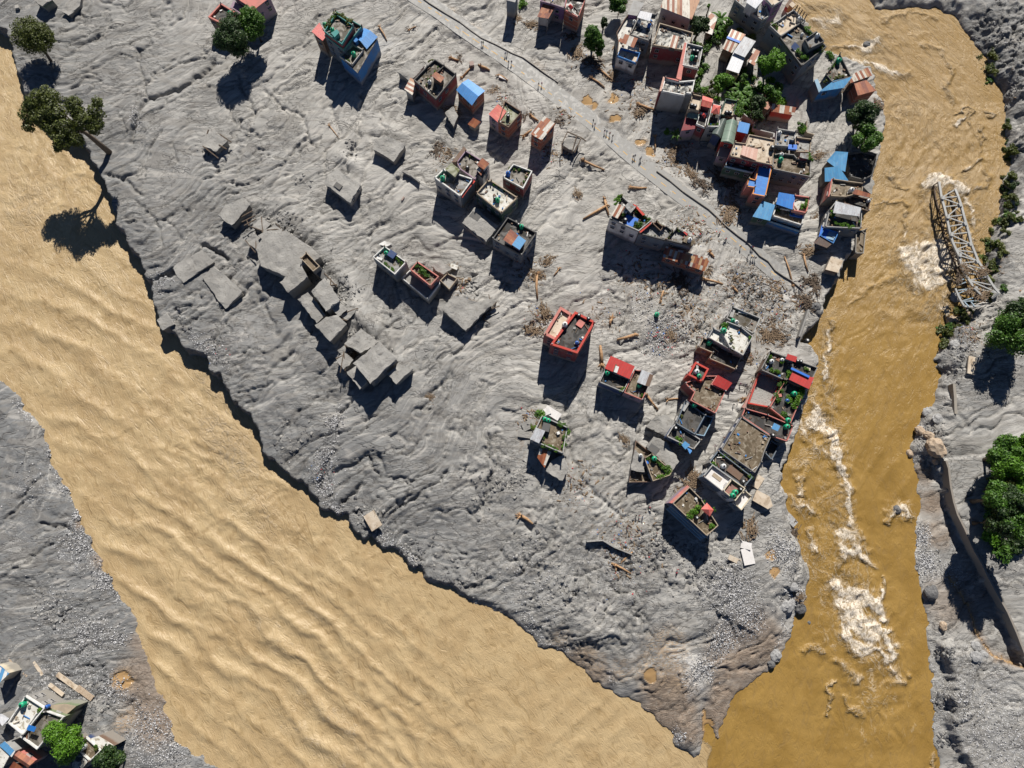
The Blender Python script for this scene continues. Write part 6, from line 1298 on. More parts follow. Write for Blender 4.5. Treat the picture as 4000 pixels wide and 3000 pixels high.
for (q, z, col, r, lab) in [(L1(212,290),9.5,'green',1.1,'green tank left of the town house west parapet'),(L1(305,355),12.4,'green',1.1,'green tank on top of the teal town house'),(L1(570,655),8.0,'green',1.2,'green tank on the small front terrace of the blue walled house'),
  (L2(405,370),6.3,'white',1.0,'pale tank beside the rust red stair hut'),(C10(2178,1000),7.1,'black',1.0,'tank on the mossy terrace next to the pink tin roof'),(L3(152,452),8.1,'green',1.25,'green tank on the flooded white parapet roof'),(L3(462,325),7.6,'black',1.0,'dark tank behind the flooded white parapet roof'),
  (L3(966,395),7.0,'blue',1.2,'blue tank inside the crenellated parapet'),(L3(837,722),7.5,'green',1.1,'green tank in the middle of the bright sanded terrace'),(L3(803,705),7.5,'black',.9,'black tank touching the green one on the bright sanded terrace'),
  (L4(912,420),7.1,'green',1.1,'green tank by the striped blue canopy'),(L4(876,398),7.1,'black',.9,'dark tank left of the green one by the striped blue canopy'),(C11(1123,522),6.7,'green',1.0,'green tank on the house left of the pink parapet'),(C11(500,612),4.6,'black',.7,'dark tank in the tan walled box on the buried row'),
  (P1(440,510),9.7,'black',1.2,'black tank at the rear wall of the white block'),(P1(1640,872),9.8,'white',1.1,'white topped tank on the eastern block hut'),(P1(450,345),10,'white',.9,'pale tank beside the striped canopy of the white block'),
  (C21(578,1062),11.3,'black',1.0,'left black tank on the back edge of the big red house'),(C21(662,1090),11.3,'black',1.0,'right black tank on the back edge of the big red house'),(C21(458,1140),11.6,'tan' if 0 else 'white',1.3,'open grey tank between the two halves of the big red house'),(C21(562,1300),11.4,'blue',.9,'blue tank in the south corner of the big red house'),
  (C21(1253,1055),0,'green',1.2,'green tank washed away and standing alone on the debris plain'),(L8(232,428),6.1,'green',1.2,'green tank beside the red tin roof'),(L8(628,582),6.1,'green',1.2,'green tank beside the silver tin roof'),
  (M2(838,320),7.7,'green',1.0,'green tank in the corner of the uppermost stepped terrace'),(M2(882,338),7.7,'white',1.0,'white tank in the corner of the uppermost stepped terrace'),(M2(726,442),7.9,'green',1.3,'green tank above the pale sanded roof'),(M2(552,590),5.6,'green',1.2,'green tank on the lowest stepped terrace'),
  (M4(550,160),8.9,'white',1.2,'grey tank inside the small orange red cube'),(M4(577,215),8.9,'green',1.1,'green tank inside the small orange red cube'),(M4(520,574),6.5,'green',1.2,'bright green tank on the black floored terrace'),(M6(497,447),4.5,'green',1.2,'green tank in the garden wedge'),
  (M6(328,408),4.3,'white',.9,'white tank on the mud roof beside the garden wedge'),(M6(760,70),6.1,'black',1.2,'round dark tank near the small blue canopy'),(M3(528,350),5.3,'white',1.1,'white tank in the west of the riverside terrace'),(M3(655,332),5.3,'white',.9,'small white tank left of the upper red canopy'),
  (M3(845,345),5.3,'black',1.0,'left black tank right of the upper red canopy'),(M3(885,352),5.3,'black',1.0,'right black tank right of the upper red canopy'),(M3(808,752),4.7,'green',1.3,'pale green tank on the long garden terrace'),(M3(720,838),4.7,'blue',.9,'blue tank on the long garden terrace'),
  (M5(1047,130),4.7,'green',1.3,'green tank at the foot of the long garden terrace'),(M5(1036,208),4.9,'green',1.3,'light green tank at the river corner of the dark wet terrace'),(M5(248,700),6.7,'white',1.2,'white round tank on the cluttered terrace'),(M5(488,890),6.7,'black',1.2,'dark tank at the east end of the cluttered terrace'),(M5(855,315),5.2,'black',1.1,'dark tank at the north east corner of the broad flooded roof'),
  (M7(870,388),8.7,'green',1.3,'upper one of two green tanks in the pink tiled room'),(M7(840,428),8.7,'green',1.3,'lower one of two green tanks in the pink tiled room'),(M7(932,352),8.7,'black',1.0,'black tank in the corner of the pink tiled room'),(M7(390,705),7.9,'black',1.0,'black tank on the brown roof with striped side wall'),
  (M8(410,275),5.7,'green',1.2,'left one of two green tanks in the corner of the hedge rimmed terrace'),(M8(450,292),5.7,'green',1.2,'right one of two green tanks in the corner of the hedge rimmed terrace'),
  (L5(195,368),7.1,'green',1.3,'teal green tank in the bottom left corner'),(L5(428,385),7,'blue',.8,'small blue barrel in the bottom left corner'),(L5(755,765),4.3,'white',1.3,'grey dish topped tank on the bottom left cluttered terrace'),
  (T3(1545,1280),6.5,'green',1.3,'bright green tank on the upstream prow'),(T3(1085,745),11.5,'white',1.1,'tank with dark hole on the raised grey roof room'),(T3(690,385),9.1,'white',1.0,'pale tank in the shade of the rusty posts'),(T3(750,725),9.5,'white',.8,'small pale tank on the planted riverside house'),
  (T4(845,880),9.2,'black',1.1,'left of two black tanks on the tan row house'),(T4(915,900),9.2,'black',1.1,'right of two black tanks on the tan row house'),(T4(1600,1035),8.5,'black',1.1,'left of two black tanks on the cluttered tan terrace'),(T4(1680,1040),8.5,'black',1.1,'right of two black tanks on the cluttered tan terrace'),
  (T2(55,1090),8.7,'black',1.1,'upper left of four black tanks behind the red canopy edge'),(T2(138,1105),8.7,'black',1.1,'upper right of four black tanks behind the red canopy edge'),(T2(25,1220),8.7,'green',1.1,'lower left of four tanks behind the red canopy edge'),(T2(105,1230),8.7,'black',1.1,'lower right of four black tanks behind the red canopy edge'),
  (T6(1090,920),8.9,'white',1.1,'white tank in the grey walled roof enclosure'),(T6(930,1240),10.1,'black',1.2,'black tank at the rim of the large pale paved roof'),(T6(1130,1390),7.9,'white',1.1,'small white topped tank on the curly stained terrace'),(T6(1118,1495),7.9,'green',1.2,'green and white tank on the curly stained terrace'),
  (T1(1090,440),7.7,'white',1.1,'white topped tank below the tattered white canopy'),(T1(985,450),7,'white',.9,'small white tank left of the tattered white canopy'),(T1(1310,525),7.7,'blue',1.0,'blue and white drum on the blotched roof'),(T8(728,598),6.3,'white',1.2,'white topped tank next to the rusty canopy over the river'),(T8(938,735),5.1,'white',.9,'pale tank at the very edge of the river'),(T7(768,662),5.5,'black',.9,'black barrel behind the blue tin roof'),(L6(372,150),6.1,'green',1.2,'green tank beside the left tree of the pair'),
  (M3(966,95),-2,'black',1.3,'black round tank stranded at the water edge of the east shore')]:
    tank(q[0][0], q[0][1], z, col, r, lab)
# canvas, tarpaulins and loose roof clutter
def slab(label, cat, a, z, sx, sy, sz, rz, mat, name, tilt=0, group=None, rx=0):
    x, y = U(*a, z); zz = z if z > .9 else gz(x, y)+z
    v, f = box_vf(0,0,0,sx,sy,sz,R(rz),R(rx),R(tilt)); o = mesh_obj(name, v, f, MATS[mat]); o.location = (x,y,zz+sz/2); return tag(o, label, cat, group, 'thing')
slab('blue tarpaulin roof on the white block','tarpaulin',P1(545,540)[0],9.9,4.2,3.4,.08,-20,'tarp_blue','tarpaulin',4)
slab('blue tarpaulin behind the stepped white balconies','tarpaulin',T7(985,745)[0],5.6,4.6,2.6,.3,-12,'tarp_blue','tarpaulin',3)
slab('bright blue crate on the curly stained terrace','crate',T6(1340,1265)[0],7.9,3.0,1.8,.9,-5,'tarp_blue','crate')
slab('blue sheets spread on the shaded terrace, left','tarpaulin',M1(385,345)[0],4.2,3.2,4.4,.12,-18,'tarp_blue','tarpaulin',2)
for i,(q,) in enumerate([(M1(480,350),),(M1(465,385),),(M1(450,410),)]): slab('pale blue panel on the shaded terrace, %s of three' % ('top','middle','bottom')[i],'panel',q[0],4.2,2.6,1.1,.1,-18,'lblue','panel')
slab('teal container on the small white parapet house','container',C11(1178,548)[0],6.7,2.6,2.2,1.2,-35,'darkblue','container')
slab('white cylinder of pipe on the small white parapet house','pipe',C11(1070,580)[0],6.7,2.0,.7,.7,-20,'white','pipe')
slab('dark solar panel on the planted riverside house','solar panel',T3(585,1015)[0],9.8,2.4,2.6,.12,-38,'darkblue','solar_panel',18)
slab('white plank on the uppermost stepped terrace','plank',M2(958,228)[0],7.8,3.0,.6,.3,-12,'white','plank')
slab('white painted board on the uppermost stepped terrace','board',M2(822,240)[0],7.8,1.1,2.6,.4,-22,'lgrey','board')
slab('light drum lying on the black floored terrace','drum',M4(400,600)[0],6.6,1.0,3.2,.7,-33,'lgrey','drum')
slab('light drum lying in the small orange red cube','drum',M4(547,95)[0],9.0,.7,2.6,.6,-5,'lgrey','drum')
slab('blue and white cloths heaped in the small terrace','cloth',M6(400,490)[0],4.6,1.0,1.2,.3,10,'tarp_blue','cloth')
slab('rust red sheets lying on the cluttered terrace','sheet',M5(380,780)[0],6.8,5.0,2.2,.2,-38,'brown','sheet',3)
slab('tan rectangle of board on the clean white roof','board',M7(637,202)[0],7.12,3.1,1.2,.06,-38,'tan','board')
slab('brown doormat patch on the riverside terrace, left','mat',M3(575,290)[0],5.3,1.6,1.4,.08,-30,'rust','mat'); slab('brown doormat patch on the riverside terrace, right','mat',M3(610,328)[0],5.3,1.6,1.4,.08,-30,'rust','mat')
slab('pale chequered cloth near the river corner of the riverside terrace','cloth',M3(963,438)[0],5.4,2.0,1.3,.2,-15,'cream','cloth')
slab('blue cylinder rail over the lower red canopy','tarpaulin',M3(872,495)[0],8.1,6.2,.7,.3,-27,'tarp_blue','tarpaulin')
slab('small pink cloth ball at the end of the garden parapet','cloth',M3(617,780)[0],5.2,1.0,1.0,.7,10,'pink','cloth')
slab('orange brick square on the black roof of the big red house','brick stack',C21(590,1140)[0],11.5,2.2,2.2,.35,-35,'pink','brick_stack')
slab('small white table on the brown hedge rimmed terrace','table',M8(572,452)[0],5.7,.9,.9,.7,20,'white','table')
slab('dark raised hatch on the brown hedge rimmed terrace','hatch',M8(420,385)[0],5.7,2.4,2.6,1.6,-15,'dark','hatch')
# ================================================================ timber and rubble
def log(a, b, r, label, rootball=True, z=None, mat='wood', group='driftwood logs'):
    A = U(*a, 0); B = U(*b, 0); za = gz(*A)+r if z is None else z; zb = gz(*B)+r if z is None else z
    A = Vector((*A, za)); B = Vector((*B, zb)); m = A.lerp(B,.5)+Vector((random.uniform(-.3,.3),random.uniform(-.3,.3),.1))
    rt = thing('driftwood_log', label, 'log', tuple(A), group)
    mesh_obj('trunk', *tube_vf([A,m,B],[r*1.15,r,r*.7]), MATS[mat], rt, smooth=True)
    if rootball:
        mb = MB(); d = (A-B).normalized()
        for i in range(8):
            e = A + (d+Vector((random.uniform(-1,1),random.uniform(-1,1),random.uniform(-.5,.9)))).normalized()*random.uniform(1.,2.2)*max(r*2,.7); mb.add(tube_vf([A, A.lerp(e,.6)+Vector((0,0,.15)), e],[r*.7,r*.4,.06],5))
        mb.build('roots', MATS[mat], rt)
for a, b, r, l in [(C21(800,75),C21(835,205),.42,'thick stump log standing off the white block, upright in the picture'),(C21(810,125),C21(612,242),.40,'long bare log pointing at the white block from the west'),(C21(1050,1240),C21(905,1280),.5,'bare log with root plate below the big red house, east side'),(C21(1285,935),C21(1312,850),.35,'short red brown log in the litter field'),
   (C21(775,1480),C21(760,1330),.55,'heavy split trunk left of the red tin roof'),(C21(865,1090),C21(850,1150),.45,'forked stump east of the big red house'),(C21(215,720),C21(220,930),.4,'long broken trunk west of the long row'),(C21(400,670),C21(360,730),.25,'log with spread roots in the plain west of the long row'),(C20(1100,910),C20(1240,950),.45,'dark log lying against the blank grey rear wall'),
   (C20(1030,1630),C20(1165,1620),.4,'log stack below the road, upper'),(C20(760,600),C20(890,710),.35,'broken trunk west of the lettered house'),(C20(690,680),C20(800,760),.3,'thin pole west of the lettered house'),(C20(620,1400),C20(800,1470),.4,'dark half sunk trunk below the road'),(C20(170,1010),C20(230,1050),.35,'dark curved trunk beside the lone brick hut'),
   (C20(100,1180),C20(170,1130),.35,'dark trunk leaning at the lone brick hut'),(C20(1240,1180),C20(1240,1300),.3,'stump in the shade beside the road people'),(C22(1170,110),C22(1265,220),.35,'orange branch below the pink rimmed house'),(C22(890,1560),C22(1030,1640),.35,'orange branch in the southern rubble'),(C22(905,1580),C22(1040,1450),.3,'orange curved branch in the southern rubble, upper'),
   (C31(1320,1060),C31(1020,700),.35,'long pale trunk through the wrecked bridge') ,(C31(1940,840),C31(2185,855),.4,'long red beam lying on the bank beside the wrecked bridge'),(C22(80,1140),C22(180,1210),.5,'stump like log in the lower plain'),(C31(300,560),C31(340,700),.3,'pole in the debris north of the bridgehead'),(C31(210,800),C31(140,560),.25,'thin pole lying north of the bridgehead'),
   (C10(1785,665),C10(1880,560),.3,'straight pole west of the sky blue gabled house'),(C10(1690,500),C10(1750,515),.35,'stub of trunk near the road, north west'),(C10(1945,575),C10(2020,610),.4,'short dark trunk south of the road'),(C10(2100,650),C10(2175,700),.35,'pale log lying south of the road'),(C10(1330,245),C10(1380,225),.2,'small branch north of the sky blue gabled house'),(C10(1070,240),C10(1130,350),.25,'broken pole right of the blue gabled house'),
   (C10(640,1095),C10(720,1200),.15,'thin stick in the western plain'),(C21(1660,755),C21(1815,800),.4,'dark plank log below the patchwork shed'),(C21(1925,830),C21(1955,865),.3,'short log east of the patchwork shed'),(C21(1710,530),C21(1745,570),.35,'charred log beside the patchwork shed'),(M3(165,820),M3(480,750),.35,'long pale pole across the open yard'),(C22(1350,135),C22(1450,125),.3,'short branch beside the black floored terrace'),
   (C31(1080,30),C31(1025,115),.4,'dark beam drifting in the river south of the riverside terraces'),(C33(0,0),C33(0,1),.1,'x')][:-1]:
    log(a[0], b[0], r, l)
def stick_pile(n, rx, ry, rs, mats=('wood',)):
    rg = random.Random(rs); mb = MB()
    for i in range(n):
        x, y = rg.gauss(0,rx*.45), rg.gauss(0,ry*.45); a = rg.gauss(.3,.8); L = rg.uniform(.6,2.6); z = rg.uniform(.05,.6)
        mb.add(bar_vf((x-math.cos(a)*L/2,y-math.sin(a)*L/2,z), (x+math.cos(a)*L/2,y+math.sin(a)*L/2,z+rg.uniform(-.2,.3)), rg.uniform(.06,.2), rg.uniform(.05,.16)))
    for i in range(n//3):
        x, y = rg.gauss(0,rx*.4), rg.gauss(0,ry*.4); mb.add(box_vf(x,y,.15,rg.uniform(.3,.9),rg.uniform(.2,.7),rg.uniform(.1,.4),rg.random()*3,rg.uniform(-.3,.3),rg.uniform(-.3,.3)))
    return mb
PILES = []
for i, (mt, n) in enumerate([('wood_pile',60),('wood_dark',50),('wood_pile',44),('wood_dark',70)]):
    mb = stick_pile(n, 2.6, 1.8, 300+i); me = bpy.data.meshes.new('debris_pile'); me.from_pydata(mb.v, [], mb.f); me.materials.append(MATS[mt]); PILES.append(me)
def pile(px, py, s, v, label, rz=0, z=None):
    x, y = U(px, py, z or 0); o = bpy.data.objects.new('debris_pile', PILES[v]); COL.objects.link(o); o.location = (x, y, (gz(x,y)-.05) if z is None else z); o.scale = (s,s,s*.8); o.rotation_euler = (0,0,rz); return tag(o, label, 'debris pile', 'piles of splintered timber')
for q, s, v, l in [(C21(220,720),1.2,0,'brown splinter pile west of the long row'),(C21(310,600),1.0,0,'splinter heap at the north end of the western timber line'),(C20(1100,970),1.1,2,'splinter pile beside the stump near the blank rear wall'),(C20(1400,1290),1.0,0,'splinters at the corner of the big shadow in the road bend'),(C20(1390,1370),.9,2,'small splinters south of the road bend shadow'),(C20(1550,1500),1.1,0,'brown timber at the west tip of the shaded debris field'),
    (C20(1640,1600),1.3,1,'dark timber in the shaded debris field, west'),(C20(1800,1530),1.4,3,'dark timber in the shaded debris field, north'),(C20(1900,1600),1.4,3,'dark timber in the shaded debris field, east'),(C21(1900,120),1.2,0,'timber heap in the sunlit notch beside the blue roofs'),(C21(1860,220),1.3,0,'brush heap in the sunlit notch above the road'),(C21(1450,760),1.4,3,'dark timber below the long row shadow'),(C21(1400,700),1.0,1,'dark timber at the foot of the long row'),(C21(1490,820),1.1,3,'dark timber at the edge of the patchwork shed shadow'),
    (C21(1690,680),1.0,2,'brown brush at the east end of the patchwork shed'),(C21(1960,760),1.0,2,'scattered timber south of the road people'),(C21(1380,1240),1.0,0,'reddish heap in the glittering litter field'),(C21(280,1040),1.2,0,'timber behind the big red house'),(C21(180,1200),1.2,2,'tangled sheets west of the big red house'),(C21(570,20),.8,0,'small heap north of the western log'),
    (M3(360,800),1.2,0,'heap of planks in the open yard, west side'),(M3(520,720),1.3,0,'heap of planks in the open yard, east side'),(M3(280,850),1.2,2,'heap of planks at the yard wall'),(M3(330,640),.9,2,'planks on the broken red wall'),(M3(450,30),1.2,0,'timber on the mud north of the riverside terrace'),(M3(600,30),1.3,1,'dark timber on the mud bank north of the riverside terrace'),(M7(330,170),1.1,0,'brush pile north of the striped side wall house'),(M7(330,290),1.2,0,'brush pile on the corner of the striped side wall house'),(M7(170,390),.9,2,'mixed heap against the pink wall'),
    (C20(380,1060),1.1,1,'dark timber behind the broken hut'),(C20(130,1000),.8,1,'dark timber north of the lone brick hut'),(C10(1560,1290),1.1,1,'timber scraps left of the flooded white parapet house'),(C10(1640,1330),1.0,2,'timber scraps behind the flooded white parapet house'),(C10(2060,780),.9,2,'timber north of the pink tin roof'),(C10(1690,960),1.2,0,'torn boards below the maroon walled house'),(C10(1750,490),.9,1,'dark splinters north of the sky blue gabled house'),
    (C20(560,460),1.2,0,'brush below the feathery tree'),(C20(690,540),1.4,1,'dark brush under the feathery tree'),(C20(870,650),1.1,0,'brush south of the feathery tree'),(C20(510,310),1.0,1,'straw heap south of the brick top edge house'),(C20(170,200),1.0,0,'straw heap left of the white stilt hut'),(C20(50,150),.9,0,'small straw heap at the top edge'),(C20(960,30),1.1,0,'brush north of the lettered house'),
    (C31(340,520),1.2,0,'brown brush north of the bridgehead'),(C31(350,760),1.2,1,'dark rubble at the bridgehead'),(C31(330,960),1.3,3,'dark rubble on the tip of the bridgehead'),(C31(60,1250),1.2,0,'brown timber on the shore south of the bridgehead'),(C31(400,830),1.2,1,'dark rubble beside the pale tan slab roof'),(C31(420,215),.9,2,'small brown heap in the lane'),(T8(320,160)and C30(440,1340),.9,0,'brown brush in the lane beside the curly stained terrace'),(C30(960,1560),.9,1,'timber on the river bank below the pale blue tin roof'),
    (C32(240,1300),1.2,3,'dark rubble at the south east shore'),(C32(460,1360),1.0,1,'rubble cluster in the shallow water'),(C32(380,1290),.9,1,'reddish wreck in the rapids'),(C22(2060,1250),1.3,0,'wreck heap left of the south east shore'),(C33(300,180),.8,0,'brown boards on the shore tip'),(C22(1590,800),.9,2,'heap of scraps between the white roof and the garden wedge'),(C22(970,480),.8,0,'ochre heap west of the garden wedge'),(C22(330,60)and C12(1500,110),.8,0,'ochre straw patch on the middle plain'),
    (C11(1890,420)and C11(1700,640),.9,2,'beams beside the broken walls'),(C11(1850,980),1.1,0,'broken timber across the bottle strewn roof'),(C11(1950,1060),1.1,1,'dark timber at the edge of the bottle strewn roof'),(C11(820,1400),.9,1,'scraps between the roofs of the largest buried house'),(C31(1850,690),1.3,0,'vines tangled over the wrecked bridge joint'),(C31(1700,660),1.2,2,'vines hanging on the west side of the wrecked bridge joint'),(C31(1850,900),1.4,0,'driftwood jammed in the south part of the wrecked bridge'),(C31(1750,850),1.2,2,'driftwood jammed in the middle of the wrecked bridge'),(C31(1640,760),1.1,1,'dark drift caught on the west face of the wrecked bridge')]:
    a = q[0]; zz = 2.2 if 'bridge' in l and 'wrecked' in l else None; s = s*(.75 if zz else 1)
    pile(a[0], a[1], s, v, l, random.random()*3, zz)
# loose litter: nobody could count it
def scatter(name, label, cat, spots, n, smin, smax, mat, rs, mats=None, flatz=.5, zoff=0.0, elong=1.0):
    rg = np.random.default_rng(rs); wts = np.array([s[3] for s in spots], float); pick = rg.choice(len(spots), n, p=wts/wts.sum()); S_ = np.array([s[:3] for s in spots])[pick]
    px = S_[:,0]+rg.normal(size=n)*S_[:,2]*.5; py = S_[:,1]+rg.normal(size=n)*S_[:,2]*.5
    a = (px-2000)/FPX; b = -(py-1500)/FPX; dy = b*ct+st; dz = b*st-ct; t = (-1-H)/dz; x = a*t; y = dy*t
    ix = np.clip(np.searchsorted(ax,x)-1,0,len(ax)-2); iy = np.clip(np.searchsorted(ay,y)-1,0,len(ay)-2); z = Z[iy,ix]
    ok = z > ZW+.15; x,y,z = x[ok],y[ok],z[ok]; n = len(x)
    s = smin*(smax/smin)**(rg.random(n)**2.2); th = rg.random(n)*6.28
    base = np.array([(-1,-1,-1),(1,-1,-1),(1,1,-1),(-1,1,-1),(-.6,-.7,1),(.7,-.6,.8),(.6,.7,1),(-.7,.5,.9)],float)*.5
    J = base[None]+rg.normal(size=(n,8,3))*.12; J[:,:,0] *= elong; J[:,:,2] *= flatz; J *= s[:,None,None]
    c_, s_ = np.cos(th)[:,None], np.sin(th)[:,None]; Xr = J[:,:,0]*c_-J[:,:,1]*s_; Yr = J[:,:,0]*s_+J[:,:,1]*c_
    V = np.stack([Xr+x[:,None], Yr+y[:,None], J[:,:,2]+z[:,None]+(s*flatz*.3)[:,None]+zoff], -1).reshape(-1,3)
    q = np.array([(0,3,2,1),(4,5,6,7),(0,1,5,4),(1,2,6,5),(2,3,7,6),(3,0,4,7)]); F = (q[None]+np.arange(n)[:,None,None]*8).reshape(-1,4)
    me = fast_mesh(name, V, F, MATS[mat]); 
    if mats:
        for m_ in mats: me.materials.append(MATS[m_])
        me.polygons.foreach_set('material_index', np.repeat(rg.integers(0,len(mats)+1,n),6).astype(np.int32))
    o = bpy.data.objects.new(name, me); COL.objects.link(o); return tag(o, label, cat, None, 'stuff')
flat('stone_pale',(.50,.50,.51),.85); flat('stone_grey',(.24,.24,.25),.9); flat('stone_dark',(.10,.10,.105),.9); flat('litter_blue',(.08,.2,.5),.5); flat('litter_red',(.5,.05,.06),.5)
G_ = [(540,470,25,2),(640,1100,40,2),(820,1370,70,3),(1310,1650,35,4),(1270,1800,50,5),(1260,1900,50,4),(1310,2000,30,3),(1500,2120,60,3),(1600,2190,50,3),(2100,2300,180,6),(2080,2470,50,2),(2200,2560,50,2),(2400,2200,150,4),(2850,2300,90,12),(2900,2400,90,12),(2820,2500,60,8),(2750,2620,50,6),(2660,2890,25,3),(3050,2150,60,9),(3100,2330,50,6),(2600,1270,70,6),(2560,1340,60,5),(2500,1200,80,3),
      (180,1760,25,3),(240,1900,25,3),(280,2010,20,3),(300,2120,60,5),(380,2270,50,5),(330,2480,90,6),(440,2500,40,3),(420,2700,60,4),(560,2850,90,5),(650,2950,70,4),(200,2350,120,3),(100,1900,90,2),(3620,2100,35,7),(3640,2200,40,8),(3600,2280,15,2),(3620,2450,18,3),(3640,2650,18,3),(3655,2850,18,3),(3780,2750,120,4),(3900,2900,120,4),(3620,1680,50,5),(3600,1770,35,3),(3760,1340,80,4),(3870,200,100,3),(2950,1150,90,4),(3760,1260,60,3)]
scatter('gravel','pale cobbles and gravel strewn over the banks','gravel', G_, 34000, .10, .48, 'stone_pale', 401, ['stone_grey','stone_pale','stone_dark'])
D_ = [(2050,1060,60,2),(2450,320,90,3),(2300,250,70,2),(2500,430,90,3),(2650,620,90,5),(2720,900,80,5),(2850,830,60,4),(2900,1130,110,7),(3000,1260,90,7),(2700,1230,120,6),(2500,1080,110,4),(2350,1230,90,2),(2100,1250,50,3),(2080,1640,50,3),(2250,1900,90,3),(2450,2100,110,4),(2920,1400,40,3),(3700,1200,70,6),(3850,1050,60,4),(3870,350,80,5),(2950,450,60,5),(2900,300,60,3),(3400,830,40,4),(2150,600,50,3),(1750,620,50,2),(1960,400,40,2),(2420,2210,60,2),(3780,1300,50,3),(3420,420,30,3),(3280,330,30,3),(2780,1320,60,3),(2580,1130,50,2),(1800,1120,40,2),(3020,1130,50,4),(3130,1180,40,4),(2200,450,40,1)]
scatter('driftwood_litter','splinters and twigs strewn through the town','driftwood', D_, 7000, .12, .55, 'wood_pile', 402, ['wood_dark','wood_pile'], flatz=.35, elong=3.2)
scatter('litter','bottles, cloth and plastic scraps strewn through the town','litter', D_+[(2600,1290,70,14),(1830,1200,25,5),(2560,1340,60,8),(1250,1850,60,4),(2420,2100,120,5),(830,1370,50,3),(2500,2250,120,4),(2700,1720,60,2)], 4200, .12, .5, 'white', 403, ['lblue','litter_red','cream','litter_blue','tan'], flatz=.4)
# eroded dark clods that give the flood plain its roughness
E_ = [(1150,950,70,4),(1250,1060,60,4),(1350,1150,50,4),(1400,1330,60,4),(1100,880,60,4),(1480,1420,60,4),(1350,1400,40,3),(830,600,40,2),(1180,720,40,1),(1380,600,40,1),(1850,1130,50,2),(2580,2130,60,4),(2520,2180,150,5),(2750,2230,110,5),(2250,2330,110,3),(2000,1870,90,3),(1900,1900,90,3),(1450,2040,90,3),(1150,1720,90,2),(2950,1150,90,5),(2700,1330,90,4),(1750,2300,90,4),(1600,2180,80,4),(2080,2150,120,3),(3640,1700,40,6),(3740,1420,60,4),(3870,150,90,6),(3950,350,50,6),(700,1250,60,1),(3700,2560,30,3),(3710,2750,30,3),(3720,2900,30,3),(200,2400,90,2),(320,2760,90,3)]
scatter('mud_clods','dark clods and broken crusts of silt','mud', E_, 6500, .15, .95, 'mud', 404, ['stone_dark'], flatz=.4, elong=1.5)
# boulders
def boulder_mesh(rs):
    bm = bmesh.new(); bmesh.ops.create_icosphere(bm, subdivisions=3, radius=1); rg = random.Random(rs); sx, sy, sz = rg.uniform(.8,1.2), rg.uniform(.7,1.1), rg.uniform(.55,.8)
    for v in bm.verts:
        c_ = v.co; n_ = float(vnoise(np.array([c_.x*1.4+rs]), np.array([c_.y*1.4+c_.z*1.9]), rs)[0]); k_ = .66+.5*n_+.28*float(vnoise(np.array([c_.x*3.3+rs]), np.array([c_.y*3.3-c_.z*2.9]), rs+9)[0]); v.co = Vector((c_.x*k_*sx, c_.y*k_*sy, c_.z*k_*sz))
    me = bpy.data.meshes.new('boulder'); bm.to_mesh(me); bm.free(); return me
BM = [boulder_mesh(s) for s in (1,2,3)]
wood('rock_tan',(.30,.22,.15),(.42,.34,.26)); wood('rock_grey',(.2,.2,.2),(.36,.36,.36)); wood('rock_dark',(.07,.07,.075),(.16,.16,.16))
for m_, r_ in zip(BM, ('rock_tan','rock_grey','rock_dark')): m_.materials.append(MATS[r_])
for q, r, v, l in [(C32(1440,555),2.9,0,'largest tan boulder on the rocky east shore'),(C32(1350,400),1.6,0,'tan boulder above the largest one on the east shore'),(C32(1400,440),1.4,0,'second small tan boulder above the largest one'),(C32(1460,655),1.3,0,'tan boulder in the shade under the largest one'),(C32(1520,720),1.5,1,'grey boulder at the head of the retaining wall'),(C32(1280,590),1.2,0,'tan boulder at the water edge of the east shore'),(C32(1420,230),1.3,1,'grey rock below the ruined culvert'),
    (C32(1480,300),1.5,1,'broad grey rock north of the tan boulders'),(C31(1650,1090),1.9,0,'pink tan boulder under the wrecked bridge'),(C31(1760,1050),1.4,0,'tan boulder right of the pink one under the wrecked bridge'),(C31(1640,1320),1.7,1,'grey boulder on the silt of the east bank'),(C31(1680,880),1.6,1,'grey boulder inside the wrecked bridge, north'),(C31(1880,870),1.8,0,'pale boulder inside the wrecked bridge, east'),(C33(190,255),1.7,1,'white grey boulder on the shore tip'),(C33(145,275),1.0,1,'small boulder left of the white grey one'),(C33(310,280),1.9,2,'dark round boulder at the water on the shore tip'),(C33(220,95),1.2,1,'pale boulder above the boards on the shore tip'),
    (C33(100,700),1.5,1,'white boulder at the southern waterline'),(C33(60,775),1.2,2,'dark boulder at the southern waterline'),(C33(1840,615),1.3,1,'boulder on the east river flat, upper'),(C33(1790,700),1.4,1,'boulder on the east river flat, lower'),(C33(1880,690),1.2,1,'boulder on the east river flat, right'),(C33(1460,150),2.4,2,'dark boulder on the gravel beach of the east bank'),(C33(1550,440),1.2,0,'tan rock on the gravel beach of the east bank'),(C33(395,415),.7,2,'small dark rock in the shallow water'),
    (C31(395,1000),1.7,2,'massive dark block at the bridgehead'),(C31(430,1050),1.3,2,'second dark block at the bridgehead'),(C32(1160,1080),1.6,2,'wet dark rock in the rapids near the east beach'),(C30(900,330),1.5,2,'wet rock with white splash in the northern rapids')]:
    x, y = U(*q[0], -1); o = bpy.data.objects.new('boulder', BM[v]); COL.objects.link(o); z = gz(x,y); z = max(z, ZW-.3); o.location = (x,y,z+.1*r); o.scale = (r,r,r); o.rotation_euler = (0,0,q[0][0]); tag(o, l, 'boulder', 'boulders of the river banks')
